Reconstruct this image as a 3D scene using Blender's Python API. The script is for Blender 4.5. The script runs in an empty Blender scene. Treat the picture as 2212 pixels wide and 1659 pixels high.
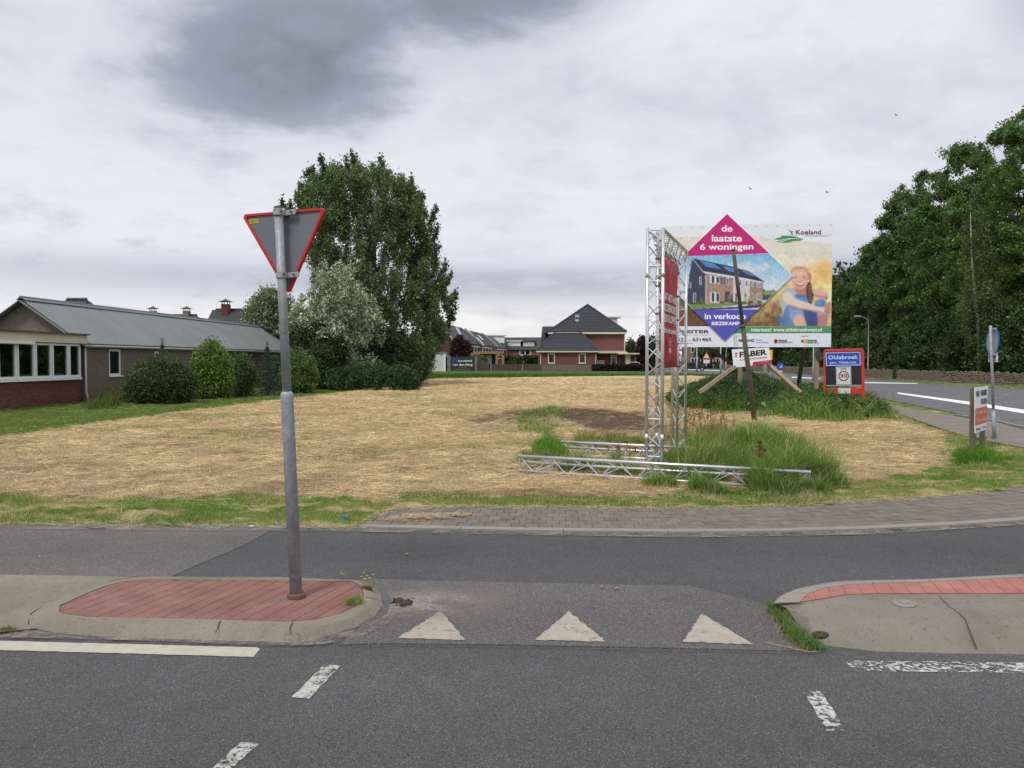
import bpy, math, random
import numpy as np
from mathutils import Vector, Matrix
random.seed(7)
RNG = np.random.default_rng(11)
S = bpy.context.scene
COL = S.collection
PI = math.pi
# ------------------------------------------------------------------ camera
F = 1661.7          # focal length in units of a 2212 px wide picture
HC = 1.65           # eye height
PITCH = math.atan((829.5 - 779.0) / F)
cam_d = bpy.data.cameras.new('camera')
cam = bpy.data.objects.new('camera', cam_d); COL.objects.link(cam)
cam_d.sensor_width = 36.0; cam_d.lens = 36.0 * F / 2212.0
cam_d.clip_start = 0.05; cam_d.clip_end = 4000
cam.location = (0, 0, HC); cam.rotation_euler = (PI / 2 - PITCH, 0, 0)
S.camera = cam
# ------------------------------------------------------------------ world: overcast sky
W = bpy.data.worlds.new('World'); S.world = W; W.use_nodes = True
nt = W.node_tree; N = nt.nodes; L = nt.links
for n in list(N): N.remove(n)
SUN_EL, SUN_AZ = math.radians(56), math.radians(208)     # behind the camera, a little to the left
def wn(t, **k):
    n = N.new(t)
    for a, b in k.items(): setattr(n, a, b)
    return n
def wm(op, a, b=None, c=None, clamp=False):
    n = wn('ShaderNodeMath', operation=op); n.use_clamp = clamp
    for i, x in enumerate((a, b, c)):
        if x is None: continue
        if isinstance(x, (int, float)): n.inputs[i].default_value = x
        else: L.new(x, n.inputs[i])
    return n.outputs[0]
tc = wn('ShaderNodeTexCoord'); sep = wn('ShaderNodeSeparateXYZ'); L.new(tc.outputs['Generated'], sep.inputs[0])
sx, sy, sz = sep.outputs
az = wm('ARCTAN2', sx, sy); el = wm('ARCSINE', sz)
azd = wm('MULTIPLY', az, 180 / PI); eld = wm('MULTIPLY', el, 180 / PI)
def gauss(a0, e0, wa, we, rot=0.0):
    da = wm('SUBTRACT', azd, a0); de = wm('SUBTRACT', eld, e0)
    c, s = math.cos(math.radians(rot)), math.sin(math.radians(rot))
    x = wm('DIVIDE', wm('ADD', wm('MULTIPLY', da, c), wm('MULTIPLY', de, s)), wa)
    y = wm('DIVIDE', wm('SUBTRACT', wm('MULTIPLY', de, c), wm('MULTIPLY', da, s)), we)
    q = wm('ADD', wm('MULTIPLY', x, x), wm('MULTIPLY', y, y))
    return wm('EXPONENT', wm('MULTIPLY', q, -1.0))
zc = wm('ADD', wm('MAXIMUM', sz, 0.0), 0.22)
comb = wn('ShaderNodeCombineXYZ')
L.new(wm('DIVIDE', sx, zc), comb.inputs[0]); L.new(wm('DIVIDE', sy, zc), comb.inputs[1])
def noise(scale, detail, rough, dist, vec, off=(0, 0, 0)):
    mp = wn('ShaderNodeMapping'); mp.inputs['Location'].default_value = off; L.new(vec, mp.inputs[0])
    n = wn('ShaderNodeTexNoise'); n.inputs['Scale'].default_value = scale; n.inputs['Detail'].default_value = detail
    n.inputs['Roughness'].default_value = rough; n.inputs['Distortion'].default_value = dist
    L.new(mp.outputs[0], n.inputs['Vector']); return n.outputs[0]
n1 = noise(0.8, 7, 0.55, 0.35, comb.outputs[0], (3.1, 1.7, 0.4))
n2 = noise(2.6, 6, 0.6, 0.25, comb.outputs[0], (0.3, 5.2, 1.0))
wob = wm('MULTIPLY', wm('SUBTRACT', n2, 0.5), 1.0)
big = wm('MULTIPLY', wm('SUBTRACT', n1, 0.5), 1.0)
# brightness of the cloud cover
n3 = noise(6.5, 6, 0.62, 0.5, comb.outputs[0], (2.2, 0.7, 3.0))
fin = wm('SUBTRACT', n3, 0.5)
b = wm('ADD', 0.77, wm('MULTIPLY', big, 0.50))
b = wm('ADD', b, wm('MULTIPLY', wob, 0.55))
b = wm('ADD', b, wm('MULTIPLY', fin, 0.24))
def smooth(x, lo, hi):
    n = wn('ShaderNodeMapRange'); n.interpolation_type = 'SMOOTHSTEP'; L.new(x, n.inputs[0]); n.inputs[1].default_value = lo; n.inputs[2].default_value = hi; return n.outputs[0]
turb = wm('ADD', wm('ADD', wm('MULTIPLY', wob, 1.5), big), wm('MULTIPLY', fin, 0.5))
def addg(b, g, k, wb=0.5, lo=0.15, hi=0.85):
    s = smooth(wm('ADD', g, wm('MULTIPLY', turb, wb)), lo, hi)
    return wm('ADD', b, wm('MULTIPLY', s, k))
dark1 = wm('MAXIMUM', wm('MAXIMUM', gauss(-15, 21.5, 14, 6.3, 12), gauss(-4, 25.2, 15, 6.0, 8)), gauss(-20, 28, 18, 4.5, 0))
b = addg(b, dark1, -0.50, 1.3, 0.12, 1.0)              # the big dark cloud upper left and centre
b = addg(b, gauss(-16, 19.5, 5, 2.6, 10), -0.08, 0.3)
b = addg(b, gauss(36, 22, 6, 6, 0), -0.24, 0.5, .3, .9)  # grey corner upper right
b = addg(b, gauss(12, 23, 8, 5, 0), 0.08, 0.5)
b = addg(b, gauss(0, 5.8, 60, 1.8, 0), -0.25, 1.0, .2, 1.0)      # blue-grey band low in the sky
b = addg(b, gauss(21, 7.5, 7, 2.6, 0), -0.12, 0.5)
b = addg(b, gauss(0, 1.8, 80, 1.9, 0), 0.16, 0.4)        # bright strip on the horizon
b = wm('MINIMUM', wm('MAXIMUM', b, 0.20), 0.93)
ov = wm('MULTIPLY', wm('SMOOTH_MIN', 1.0, wm('MAXIMUM', 0.0, wm('DIVIDE', wm('SUBTRACT', eld, 32), 40)), 0.2), 0.35)
b = wm('ADD', b, ov)
ramp = wn('ShaderNodeValToRGB'); L.new(b, ramp.inputs[0])
cr = ramp.color_ramp; cr.elements[0].position = 0.12; cr.elements[0].color = (0.16, 0.175, 0.215, 1)
cr.elements[1].position = 1.0; cr.elements[1].color = (0.86, 0.88, 0.93, 1)
e = cr.elements.new(0.36); e.color = (0.30, 0.335, 0.415, 1)
e = cr.elements.new(0.60); e.color = (0.57, 0.595, 0.67, 1)
warm = gauss(0, 2.6, 60, 2.2)
mixw = wn('ShaderNodeMixRGB', blend_type='MULTIPLY'); L.new(wm('MULTIPLY', warm, 0.75), mixw.inputs[0])
L.new(ramp.outputs[0], mixw.inputs[1]); mixw.inputs[2].default_value = (1.03, 0.97, 0.90, 1)
bgc = wn('ShaderNodeBackground'); L.new(mixw.outputs[0], bgc.inputs[0]); bgc.inputs[1].default_value = 0.98
sky = wn('ShaderNodeTexSky', sky_type='NISHITA'); sky.sun_disc = False
sky.sun_elevation = SUN_EL; sky.sun_rotation = SUN_AZ
bgs = wn('ShaderNodeBackground'); L.new(sky.outputs[0], bgs.inputs[0]); bgs.inputs[1].default_value = 0.08
mx = wn('ShaderNodeMixShader'); mx.inputs[0].default_value = 0.96
L.new(bgs.outputs[0], mx.inputs[1]); L.new(bgc.outputs[0], mx.inputs[2])
wo = wn('ShaderNodeOutputWorld'); L.new(mx.outputs[0], wo.inputs[0])
# ------------------------------------------------------------------ sun (through cloud) and exposure
sd = bpy.data.lights.new('sun', 'SUN'); sd.energy = 1.8; sd.angle = math.radians(15); sd.color = (1.0, 0.965, 0.91)
so = bpy.data.objects.new('sun', sd); COL.objects.link(so)
sv = Vector((math.sin(SUN_AZ) * math.cos(SUN_EL), math.cos(SUN_AZ) * math.cos(SUN_EL), math.sin(SUN_EL)))
so.rotation_euler = sv.to_track_quat('Z', 'Y').to_euler(); so.location = (0, -5, 30)
S.view_settings.view_transform = 'Standard'; S.view_settings.look = 'None'
S.view_settings.exposure = 0.22; S.view_settings.gamma = 1.0
try: S.view_settings.use_curve_mapping = False
except Exception: pass
S.render.engine = 'CYCLES'
S.cycles.max_bounces = 5; S.cycles.transparent_max_bounces = 12; S.cycles.diffuse_bounces = 3

# ------------------------------------------------------------------ placing: a line of sight to a point
cp, sp = math.cos(PITCH), math.sin(PITCH)
def ray(u, v):
    x = (u - 1106.0) / F; s = -(v - 829.5) / F
    return Vector((x, cp + s * sp, -sp + s * cp))
def G(u, v, z=0.0):
    r = ray(u, v); t = (z - HC) / r.z
    return Vector((r.x * t, r.y * t, z))
def P(u, v, Y):
    r = ray(u, v); t = Y / r.y
    return Vector((r.x * t, Y, HC + r.z * t))
def Pz(u, v, z): return G(u, v, z)

# ------------------------------------------------------------------ materials
MATS = {}
def lin(c):
    return tuple((x / 12.92 if x <= 0.04045 else ((x + 0.055) / 1.055) ** 2.4) for x in (y / 255.0 for y in c))
class NT:
    def __init__(s, name):
        s.m = bpy.data.materials.new(name); s.m.use_nodes = True; s.t = s.m.node_tree
        s.b = s.t.nodes['Principled BSDF']; s.o = s.t.nodes['Material Output']
    def n(s, t, **k):
        x = s.t.nodes.new(t)
        for a, b in k.items():
            if a[0] == 'i' and a[1:].isdigit(): x.inputs[int(a[1:])].default_value = b
            else: setattr(x, a, b)
        return x
    def l(s, a, b): s.t.links.new(a, b)
    def pos(s, obj=False):
        if obj: return s.n('ShaderNodeTexCoord').outputs['Object']
        return s.n('ShaderNodeNewGeometry').outputs['Position']
    def noise(s, vec, scale, detail=4, rough=.55, dist=0, stretch=None):
        if stretch:
            mp = s.n('ShaderNodeMapping'); mp.inputs['Scale'].default_value = stretch; s.l(vec, mp.inputs[0]); vec = mp.outputs[0]
        x = s.n('ShaderNodeTexNoise'); s.l(vec, x.inputs['Vector'])
        x.inputs['Scale'].default_value = scale; x.inputs['Detail'].default_value = detail
        x.inputs['Roughness'].default_value = rough; x.inputs['Distortion'].default_value = dist
        return x.outputs[0]
    def vor(s, vec, scale, feature='F1', out='Distance'):
        x = s.n('ShaderNodeTexVoronoi'); x.feature = feature; s.l(vec, x.inputs['Vector']); x.inputs['Scale'].default_value = scale
        return x.outputs[out]
    def math(s, op, a, b=0.0, c=0.0, clamp=False):
        x = s.n('ShaderNodeMath', operation=op); x.use_clamp = clamp
        for i, y in enumerate((a, b, c)):
            if isinstance(y, (int, float)): x.inputs[i].default_value = y
            else: s.l(y, x.inputs[i])
        return x.outputs[0]
    def rng(s, v, a, b, c, d):
        x = s.n('ShaderNodeMapRange'); s.l(v, x.inputs[0])
        for i, y in enumerate((a, b, c, d)): x.inputs[i + 1].default_value = y
        return x.outputs[0]
    def mix(s, f, a, b, mode='MIX'):
        x = s.n('ShaderNodeMixRGB', blend_type=mode)
        for i, y in enumerate((f, a, b)):
            if isinstance(y, (int, float)): x.inputs[i].default_value = y
            elif isinstance(y, tuple): x.inputs[i].default_value = (*y[:3], 1)
            else: s.l(y, x.inputs[i])
        return x.outputs[0]
    def scl(s, col, f):     # colour times scalar
        x = s.n('ShaderNodeVectorMath', operation='SCALE')
        if isinstance(col, tuple): x.inputs[0].default_value = col[:3]
        else: s.l(col, x.inputs[0])
        if isinstance(f, (int, float)): x.inputs[3].default_value = f
        else: s.l(f, x.inputs[3])
        return x.outputs[0]
    def bump(s, h, strength, dist):
        x = s.n('ShaderNodeBump'); x.inputs['Strength'].default_value = strength; x.inputs['Distance'].default_value = dist
        s.l(h, x.inputs['Height']); s.l(x.outputs[0], s.b.inputs['Normal'])
    def base(s, c): s.l(c, s.b.inputs['Base Color'])
def M(name, col, rough=.7, metal=0.0, var=.12, scale=2.0, fine=0.0, fscale=60, bump=0.0, bscale=40, bdist=.004, spec=.35, stretch=None, obj=False):
    if name in MATS: return MATS[name]
    t = NT(name); v = t.pos(obj)
    f = t.rng(t.noise(v, scale, 5, .6, 0, stretch), .25, .75, 1 - var, 1 + var)
    if fine: f = t.math('MULTIPLY', f, t.rng(t.noise(v, fscale, 2, .6, 0, stretch), .25, .75, 1 - fine, 1 + fine))
    t.base(t.scl(tuple(col), f))
    t.b.inputs['Roughness'].default_value = rough; t.b.inputs['Metallic'].default_value = metal
    t.b.inputs['Specular IOR Level'].default_value = spec
    if bump: t.bump(t.noise(v, bscale, 4, .6, 0, stretch), bump, bdist)
    MATS[name] = t.m; return t.m
def MA(name, rough=.7, var=.1, scale=30.0, trans=0.0, spec=.25, bump=0.0, bscale=60, tint=1.0):
    """colour comes from the mesh's own colour attribute 'col'"""
    if name in MATS: return MATS[name]
    t = NT(name); v = t.pos()
    a = t.n('ShaderNodeVertexColor'); a.layer_name = 'col'
    c = t.scl(a.outputs[0], t.rng(t.noise(v, scale, 3), .25, .75, 1 - var, 1 + var))
    t.base(c); t.b.inputs['Roughness'].default_value = rough; t.b.inputs['Specular IOR Level'].default_value = spec
    if bump: t.bump(t.noise(v, bscale, 4), bump, .01)
    if trans:
        tr = t.n('ShaderNodeBsdfTranslucent'); t.l(t.mix(1.0, c, (1.1, 1.25, .6), 'MULTIPLY'), tr.inputs[0])
        ms = t.n('ShaderNodeMixShader'); ms.inputs[0].default_value = trans
        t.l(t.b.outputs[0], ms.inputs[1]); t.l(tr.outputs[0], ms.inputs[2]); t.l(ms.outputs[0], t.o.inputs[0])
    MATS[name] = t.m; return t.m

# ------------------------------------------------------------------ objects
def setp(o, label=None, cat=None, group=None, kind=None):
    if label: o['label'] = label
    if cat: o['category'] = cat
    if group: o['group'] = group
    if kind: o['kind'] = kind
    return o
def empty(name, loc, label, cat, group=None, kind=None):
    o = bpy.data.objects.new(name, None); o.empty_display_size = .2; COL.objects.link(o); o.location = Vector(loc)
    return setp(o, label, cat, group, kind)
def woff(o):
    v = Vector((0, 0, 0))
    while o is not None: v += o.location; o = o.parent
    return v
def link(name, me, mat=None, parent=None, loc=(0, 0, 0), rot=None, **k):
    o = bpy.data.objects.new(name, me); COL.objects.link(o)
    if mat is not None and not me.materials: me.materials.append(mat)
    o.location = Vector(loc)
    if rot is not None: o.rotation_euler = rot
    if parent is not None: o.parent = parent
    return setp(o, **k)
class MB:
    def __init__(s): s.v = []; s.f = []; s.c = []; s.smooth = False
    def add(s, vs, fs, col=None):
        n = len(s.v); s.v += [tuple(x) for x in vs]; s.f += [tuple(i + n for i in q) for q in fs]
        s.c += [col] * len(fs); return s
    def box(s, c, size, ax=None, col=None):
        """centre, full size, ax = three axes (columns)"""
        c = Vector(c); a = ax or (Vector((1, 0, 0)), Vector((0, 1, 0)), Vector((0, 0, 1)))
        h = [a[i] * (size[i] / 2) for i in range(3)]
        vs = [c + h[0] * i + h[1] * j + h[2] * k for k in (-1, 1) for j in (-1, 1) for i in (-1, 1)]
        return s.add(vs, [(0, 2, 3, 1), (4, 5, 7, 6), (0, 1, 5, 4), (2, 6, 7, 3), (0, 4, 6, 2), (1, 3, 7, 5)], col)
    def bar(s, p, q, w, d, up=Vector((0, 0, 1)), col=None):
        p = Vector(p); q = Vector(q); z = (q - p); ln = z.length; z.normalize()
        x = up.cross(z)
        if x.length < 1e-4: x = Vector((1, 0, 0)).cross(z)
        x.normalize(); y = z.cross(x)
        return s.box((p + q) / 2, (w, d, ln), (x, y, z), col)
    def tube(s, pts, r, n=10, caps=True, col=None):
        pts = [Vector(p) for p in pts]; k = len(pts)
        rs = r if isinstance(r, (list, tuple)) else [r] * k
        vs = []; prev = None
        for i, p in enumerate(pts):
            t = (pts[min(i + 1, k - 1)] - pts[max(i - 1, 0)]).normalized()
            if prev is None:
                x = t.cross(Vector((0, 0, 1)))
                if x.length < 1e-3: x = t.cross(Vector((0, 1, 0)))
            else: x = prev - t * prev.dot(t)
            x.normalize(); prev = x; y = t.cross(x)
            vs += [p + (x * math.cos(2 * PI * j / n) + y * math.sin(2 * PI * j / n)) * rs[i] for j in range(n)]
        fs = [(i * n + j, i * n + (j + 1) % n, (i + 1) * n + (j + 1) % n, (i + 1) * n + j) for i in range(k - 1) for j in range(n)]
        if caps: fs += [tuple(reversed(range(n))), tuple(range((k - 1) * n, k * n))]
        return s.add(vs, fs, col)
    def prism(s, poly, vec, col=None):
        """3D polygon extruded along vec"""
        n = len(poly); poly = [Vector(p) for p in poly]; vec = Vector(vec)
        vs = poly + [p + vec for p in poly]
        return s.add(vs, [tuple(reversed(range(n))), tuple(range(n, 2 * n))] + [(i, (i + 1) % n, n + (i + 1) % n, n + i) for i in range(n)], col)
    def face(s, pts, col=None): return s.add(pts, [tuple(range(len(pts)))], col)
    def build(s, name, mat=None, parent=None, origin=None, smooth=False, bevel=0, **k):
        off = woff(parent) if parent is not None else Vector(origin if origin is not None else (0, 0, 0))
        if parent is None and origin is None and s.v:
            xs = np.array(s.v); off = Vector(((xs[:, 0].min() + xs[:, 0].max()) / 2, (xs[:, 1].min() + xs[:, 1].max()) / 2, xs[:, 2].min()))
        me = bpy.data.meshes.new(name)
        me.from_pydata([(x[0] - off.x, x[1] - off.y, x[2] - off.z) for x in s.v], [], s.f)
        if any(c is not None for c in s.c):
            at = me.color_attributes.new('col', 'FLOAT_COLOR', 'CORNER'); arr = []
            for p, c in zip(me.polygons, s.c):
                c = c or (.5, .5, .5)
                arr += [c[0], c[1], c[2], 1.0] * p.loop_total
            at.data.foreach_set('color', arr)
        if smooth: me.polygons.foreach_set('use_smooth', [True] * len(me.polygons))
        me.update()
        o = link(name, me, mat, parent, loc=(off if parent is None else (0, 0, 0)), **k)
        if bevel:
            b = o.modifiers.new('bevel', 'BEVEL'); b.width = bevel; b.segments = 2; b.limit_method = 'ANGLE'
        return o
def npmesh(name, V, Fq, mat, parent=None, cols=None, origin=(0, 0, 0), smooth=False, **k):
    """V (n,3), Fq (m,3|4) indices, cols (m,3) per face"""
    off = woff(parent) if parent is not None else Vector(origin)
    me = bpy.data.meshes.new(name); n, m, q = len(V), len(Fq), Fq.shape[1]
    me.vertices.add(n); me.vertices.foreach_set('co', (V - np.array(off)).astype(np.float32).ravel())
    me.loops.add(m * q); me.loops.foreach_set('vertex_index', Fq.astype(np.int32).ravel())
    me.polygons.add(m); me.polygons.foreach_set('loop_start', np.arange(0, m * q, q, dtype=np.int32))
    try: me.polygons.foreach_set('loop_total', np.full(m, q, dtype=np.int32))
    except Exception: pass
    if smooth: me.polygons.foreach_set('use_smooth', np.ones(m, dtype=bool))
    me.update(calc_edges=True)
    if cols is not None:
        at = me.color_attributes.new('col', 'FLOAT_COLOR', 'CORNER')
        c4 = np.ones((m, q, 4), np.float32)
        c4[..., :3] = cols[:, None, :] if cols.ndim == 2 else cols
        at.data.foreach_set('color', c4.ravel())
    return link(name, me, mat, parent, loc=(off if parent is None else (0, 0, 0)), **k)
def copy_tree(o, loc=None, rotz=None, parent=None, label=None, top=True):
    c = o.copy(); COL.objects.link(c)
    if parent is not None: c.parent = parent
    if top:
        if loc is not None: c.location = Vector(loc)
        if rotz is not None: c.rotation_euler = (c.rotation_euler[0], c.rotation_euler[1], rotz)
        if label: c['label'] = label
    for ch in list(o.children): copy_tree(ch, parent=c, top=False)
    return c
# numpy value noise
def vnoise(x, y, seed=0):
    xi = np.floor(x).astype(np.int64); yi = np.floor(y).astype(np.int64); fx = x - xi; fy = y - yi
    fx = fx * fx * (3 - 2 * fx); fy = fy * fy * (3 - 2 * fy)
    def h(a, b):
        n = (a * 374761393 + b * 668265263 + seed * 982451653) & 0xffffffff
        n = ((n ^ (n >> 13)) * 1274126177) & 0xffffffff
        return ((n ^ (n >> 16)) & 0xffff) / 65535.0
    return (h(xi, yi) * (1 - fx) + h(xi + 1, yi) * fx) * (1 - fy) + (h(xi, yi + 1) * (1 - fx) + h(xi + 1, yi + 1) * fx) * fy
def fbm(x, y, o=4, seed=0):
    s = 0; a = .5
    for i in range(o): s = s + a * vnoise(x * 2 ** i, y * 2 ** i, seed + i); a *= .5
    return s / (1 - .5 ** o)
def inside(px, py, poly):
    r = np.zeros(px.shape, bool); n = len(poly)
    for i in range(n):
        x1, y1 = poly[i][0], poly[i][1]; x2, y2 = poly[(i + 1) % n][0], poly[(i + 1) % n][1]
        if y1 == y2: continue
        c = ((y1 > py) != (y2 > py)) & (px < (x2 - x1) * (py - y1) / (y2 - y1) + x1); r ^= c
    return r
def sdist(px, py, poly):
    """signed distance, positive inside"""
    d = np.full(px.shape, 1e9); n = len(poly)
    for i in range(n):
        x1, y1 = poly[i][0], poly[i][1]; x2, y2 = poly[(i + 1) % n][0], poly[(i + 1) % n][1]
        dx, dy = x2 - x1, y2 - y1; l2 = dx * dx + dy * dy + 1e-12
        t = np.clip(((px - x1) * dx + (py - y1) * dy) / l2, 0, 1)
        d = np.minimum(d, (px - x1 - t * dx) ** 2 + (py - y1 - t * dy) ** 2)
    d = np.sqrt(d); return np.where(inside(px, py, poly), d, -d)
def clip_poly(subj, win):
    """clip 2D polygon subj by convex ccw window"""
    out = list(subj); n = len(win)
    for i in range(n):
        a = win[i]; b = win[(i + 1) % n]; inp = out; out = []
        if not inp: break
        def side(p): return (b[0] - a[0]) * (p[1] - a[1]) - (b[1] - a[1]) * (p[0] - a[0])
        for j in range(len(inp)):
            p, q = inp[j - 1], inp[j]; sp_, sq = side(p), side(q)
            if (sp_ >= 0) != (sq >= 0):
                t = sp_ / (sp_ - sq); out.append((p[0] + t * (q[0] - p[0]), p[1] + t * (q[1] - p[1])))
            if sq >= 0: out.append((q[0], q[1]))
    return out
def area2(p):
    return abs(sum(p[i - 1][0] * p[i][1] - p[i][0] * p[i - 1][1] for i in range(len(p)))) / 2
def GP(pts, z=0.0): return [G(u, v, z) for u, v in pts]
# flat print on a plane
class Plane:
    """vertical plane through two ground-plan points; f turns a point of the photo into a point of the plane"""
    def __init__(s, a, b, f, tilt=0.0):
        s.a = Vector(a); e = Vector(b) - s.a; e.z = 0; s.e = e.normalized()
        s.n = Vector((s.e.y, -s.e.x, 0))            # towards the viewer's side
        if s.n.y > 0: s.n = -s.n
        s.f = f
    def pt(s, x, y, off=0.0):
        u, v = s.f(x, y); r = ray(u, v)
        den = r.dot(s.n); t = (s.a - Vector((0, 0, HC))).dot(s.n) / den
        return Vector((0, 0, HC)) + r * t + s.n * off
TXT = {}
def text_geo(txt, bold=0.0, spacing=1.0):
    k = (txt, bold, spacing)
    if k in TXT: return TXT[k]
    cu = bpy.data.curves.new('lettering', 'FONT'); cu.body = txt; cu.offset = bold; cu.space_character = spacing; cu.resolution_u = 4
    o = bpy.data.objects.new('lettering', cu); COL.objects.link(o)
    dg = bpy.context.evaluated_depsgraph_get(); me = o.evaluated_get(dg).to_mesh()
    vs = [(v.co.x, v.co.y) for v in me.vertices]; fs = [tuple(p.vertices) for p in me.polygons]
    o.evaluated_get(dg).to_mesh_clear(); bpy.data.objects.remove(o); bpy.data.curves.remove(cu)
    xs = [v[0] for v in vs]; ys = [v[1] for v in vs]; x0, x1, y0, y1 = min(xs), max(xs), min(ys), max(ys)
    vs = [((x - x0) / (x1 - x0), (y - y0) / (y1 - y0)) for x, y in vs]
    TXT[k] = (vs, fs); return TXT[k]
class Art:
    def __init__(s, plane): s.p = plane; s.mb = MB()
    def poly(s, pts, col, off):
        s.mb.face([s.p.pt(x, y, off) for x, y in pts], lin(col)); return s
    def text(s, txt, x0, y0, x1, y1, col, off, slope=0.0, bold=0.0, spacing=1.0):
        """fills the box; slope = how far the right end is higher (photo px)"""
        vs, fs = text_geo(txt, bold, spacing)
        s.mb.add([s.p.pt(x0 + a * (x1 - x0), y1 + b * (y0 - y1) - slope * a, off) for a, b in vs], fs, lin(col)); return s
    def build(s, name, parent, mat=None, **k):
        return s.mb.build(name, mat or MA('printed_surface', .55, .04, 5.0), parent, **k)
# ================================================================== GROUND
def asphalt(name, base, dark, light, tintvar=.12, patch=None):
    t = NT(name); v = t.pos()
    sp1 = t.noise(v, 150, 3, .75); sp2 = t.vor(v, 190, 'F1', 'Color'); sep_ = t.n('ShaderNodeSeparateColor'); t.l(sp2, sep_.inputs[0])
    big_ = t.rng(t.noise(v, .55, 5, .65, .6), .3, .7, 1 - tintvar, 1 + tintvar)
    mid = t.rng(t.noise(v, 5, 4, .6), .3, .7, .93, 1.07)
    sx_ = t.n('ShaderNodeSeparateXYZ'); t.l(v, sx_.inputs[0])
    wv = t.math('ADD', t.math('MULTIPLY', sx_.outputs[1], 3.4), t.math('MULTIPLY', t.noise(v, .35, 3), 1.6))
    track = t.rng(t.math('SINE', wv), -1, 1, .93, 1.06); blot = t.rng(t.noise(v, 1.7, 6, .7, .8), .55, .8, 1, .80)
    big_ = t.math('MULTIPLY', big_, t.math('MULTIPLY', track, blot))
    c = t.mix(t.rng(sp1, .34, .66, 0, 1), dark, base)
    c = t.mix(t.rng(sep_.outputs[0], .86, .93, 0, .8), c, light)
    c = t.mix(t.rng(sep_.outputs[1], .82, .92, 0, .75), c, tuple(x * .35 for x in dark))
    t.base(t.scl(c, t.math('MULTIPLY', big_, mid)))
    t.b.inputs['Roughness'].default_value = .88; t.b.inputs['Specular IOR Level'].default_value = .25
    t.bump(t.math('ADD', sp1, t.math('MULTIPLY', t.noise(v, 260, 2, .6), .6)), .75, .006)
    MATS[name] = t.m; return t.m
m_road = asphalt('asphalt_main_road', (.104, .103, .104), (.072, .071, .072), (.20, .195, .19))
m_side = asphalt('asphalt_side_street', (.096, .094, .096), (.062, .060, .062), (.19, .185, .18), .08)
m_old = asphalt('asphalt_old_grey', (.142, .134, .128), (.10, .094, .09), (.30, .29, .28), .08)
m_mouth = asphalt('asphalt_worn_mouth', (.142, .13, .132), (.095, .087, .09), (.29, .28, .27), .12)
m_far = asphalt('asphalt_far_road', (.15, .15, .158), (.12, .12, .125), (.2, .2, .2), .06)
def sheet(name, pts, z, mat, **k):
    mb = MB(); p = [(x, y, z) for x, y in pts]
    if 0.003 < z < .013 and len(p) > 8: mb.prism([(a, b, .0006) for a, b, c in p], (0, 0, z - .0006))
    else: mb.face(p)
    return mb.build(name, mat, origin=(0, 0, 0), kind='structure', **k)
def xy(pts, z=0): return [(p.x, p.y) for p in GP(pts, z)]
# outlines, read off the photograph and laid on the ground plane
VERGE = xy([(-700, 1126), (0, 1137), (200, 1138), (400, 1140), (600, 1141), (785, 1142)])
PAVE_TOP = xy([(785, 1142), (818, 1120), (850, 1103), (1000, 1100), (1200, 1100), (1400, 1104), (1600, 1101), (1800, 1092), (2000, 1079), (2212, 1057), (2420, 1030), (2700, 985)])
KERB = xy([(775, 1143), (900, 1146), (1100, 1150), (1300, 1153), (1500, 1154.5), (1700, 1153), (1900, 1147), (2060, 1139), (2212, 1129), (2420, 1110), (2700, 1080)])
PATH_UP = xy([(1880, 866), (1915, 874.5), (2000, 888), (2080, 902), (2155, 912), (2212, 929), (2420, 950), (2700, 975)])
PATH_LO = xy([(2700, 1015), (2400, 1012), (2212, 967), (2105, 947.5), (2027, 924), (1940, 893), (1880, 872)])
ROAD2_LO = xy([(1400, 802), (1488, 806), (1577, 812), (1700, 828), (1780, 838), (1869, 854), (1980, 876), (2092, 898), (2155, 911), (2212, 928), (2600, 1000)])
ROAD2_UP = xy([(2700, 862), (2212, 842), (1988, 828), (1869, 817), (1728, 808), (1640, 803), (1560, 798), (1486, 796), (1400, 794.5)])
FRONT = VERGE + PAVE_TOP + [(18, 3), (18, -9), (-16, -9), (-16, 5)]
PATH = PATH_UP + PATH_LO; ROAD2 = ROAD2_LO + ROAD2_UP
PAVED = [FRONT, PATH, ROAD2]

big_ground = MB(); big_ground.face([(-900, -300, -.09), (900, -300, -.09), (900, 1500, -.09), (-900, 1500, -.09)])
big_ground.build('ground', M('far_grass', (.055, .085, .025), .95, var=.3, scale=.05, fine=.3, fscale=3), origin=(0, 0, 0), kind='structure')
# main road and everything asphalted, each a few millimetres above the one below
sheet('main_road', [(-40, -12), (40, -12), (40, 5.4), (-40, 5.4)], 0.0, m_road)
mouth = xy([(730, 1396), (800, 1392), (1100, 1395), (1400, 1401), (1700, 1408), (1790, 1402), (1700, 1330), (1650, 1306), (1490, 1268), (1200, 1262), (860, 1255), (780, 1250), (800, 1300), (770, 1370)])
side = xy([(-800, 1225), (0, 1246), (370, 1254), (600, 1256), (860, 1258), (1200, 1266), (1490, 1270), (1680, 1312), (1760, 1300), (2212, 1262), (3000, 1226), (3000, 1040), (2700, 1082), (2420, 1112), (2212, 1130), (2060, 1140), (1900, 1148), (1700, 1154), (1500, 1155), (1300, 1153), (1100, 1150), (900, 1146), (775, 1142), (600, 1140), (400, 1139), (0, 1136), (-800, 1120)])
sheet('side_street', side, .004, m_side)
old_w = xy([(-800, 1225), (0, 1243), (300, 1247), (365, 1250), (420, 1225), (530, 1178), (590, 1144), (620, 1139), (400, 1139), (0, 1136), (-800, 1120)])
sheet('old_asphalt_path', old_w, .008, m_old)
sheet('road_mouth', mouth, .008, m_mouth)
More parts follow.
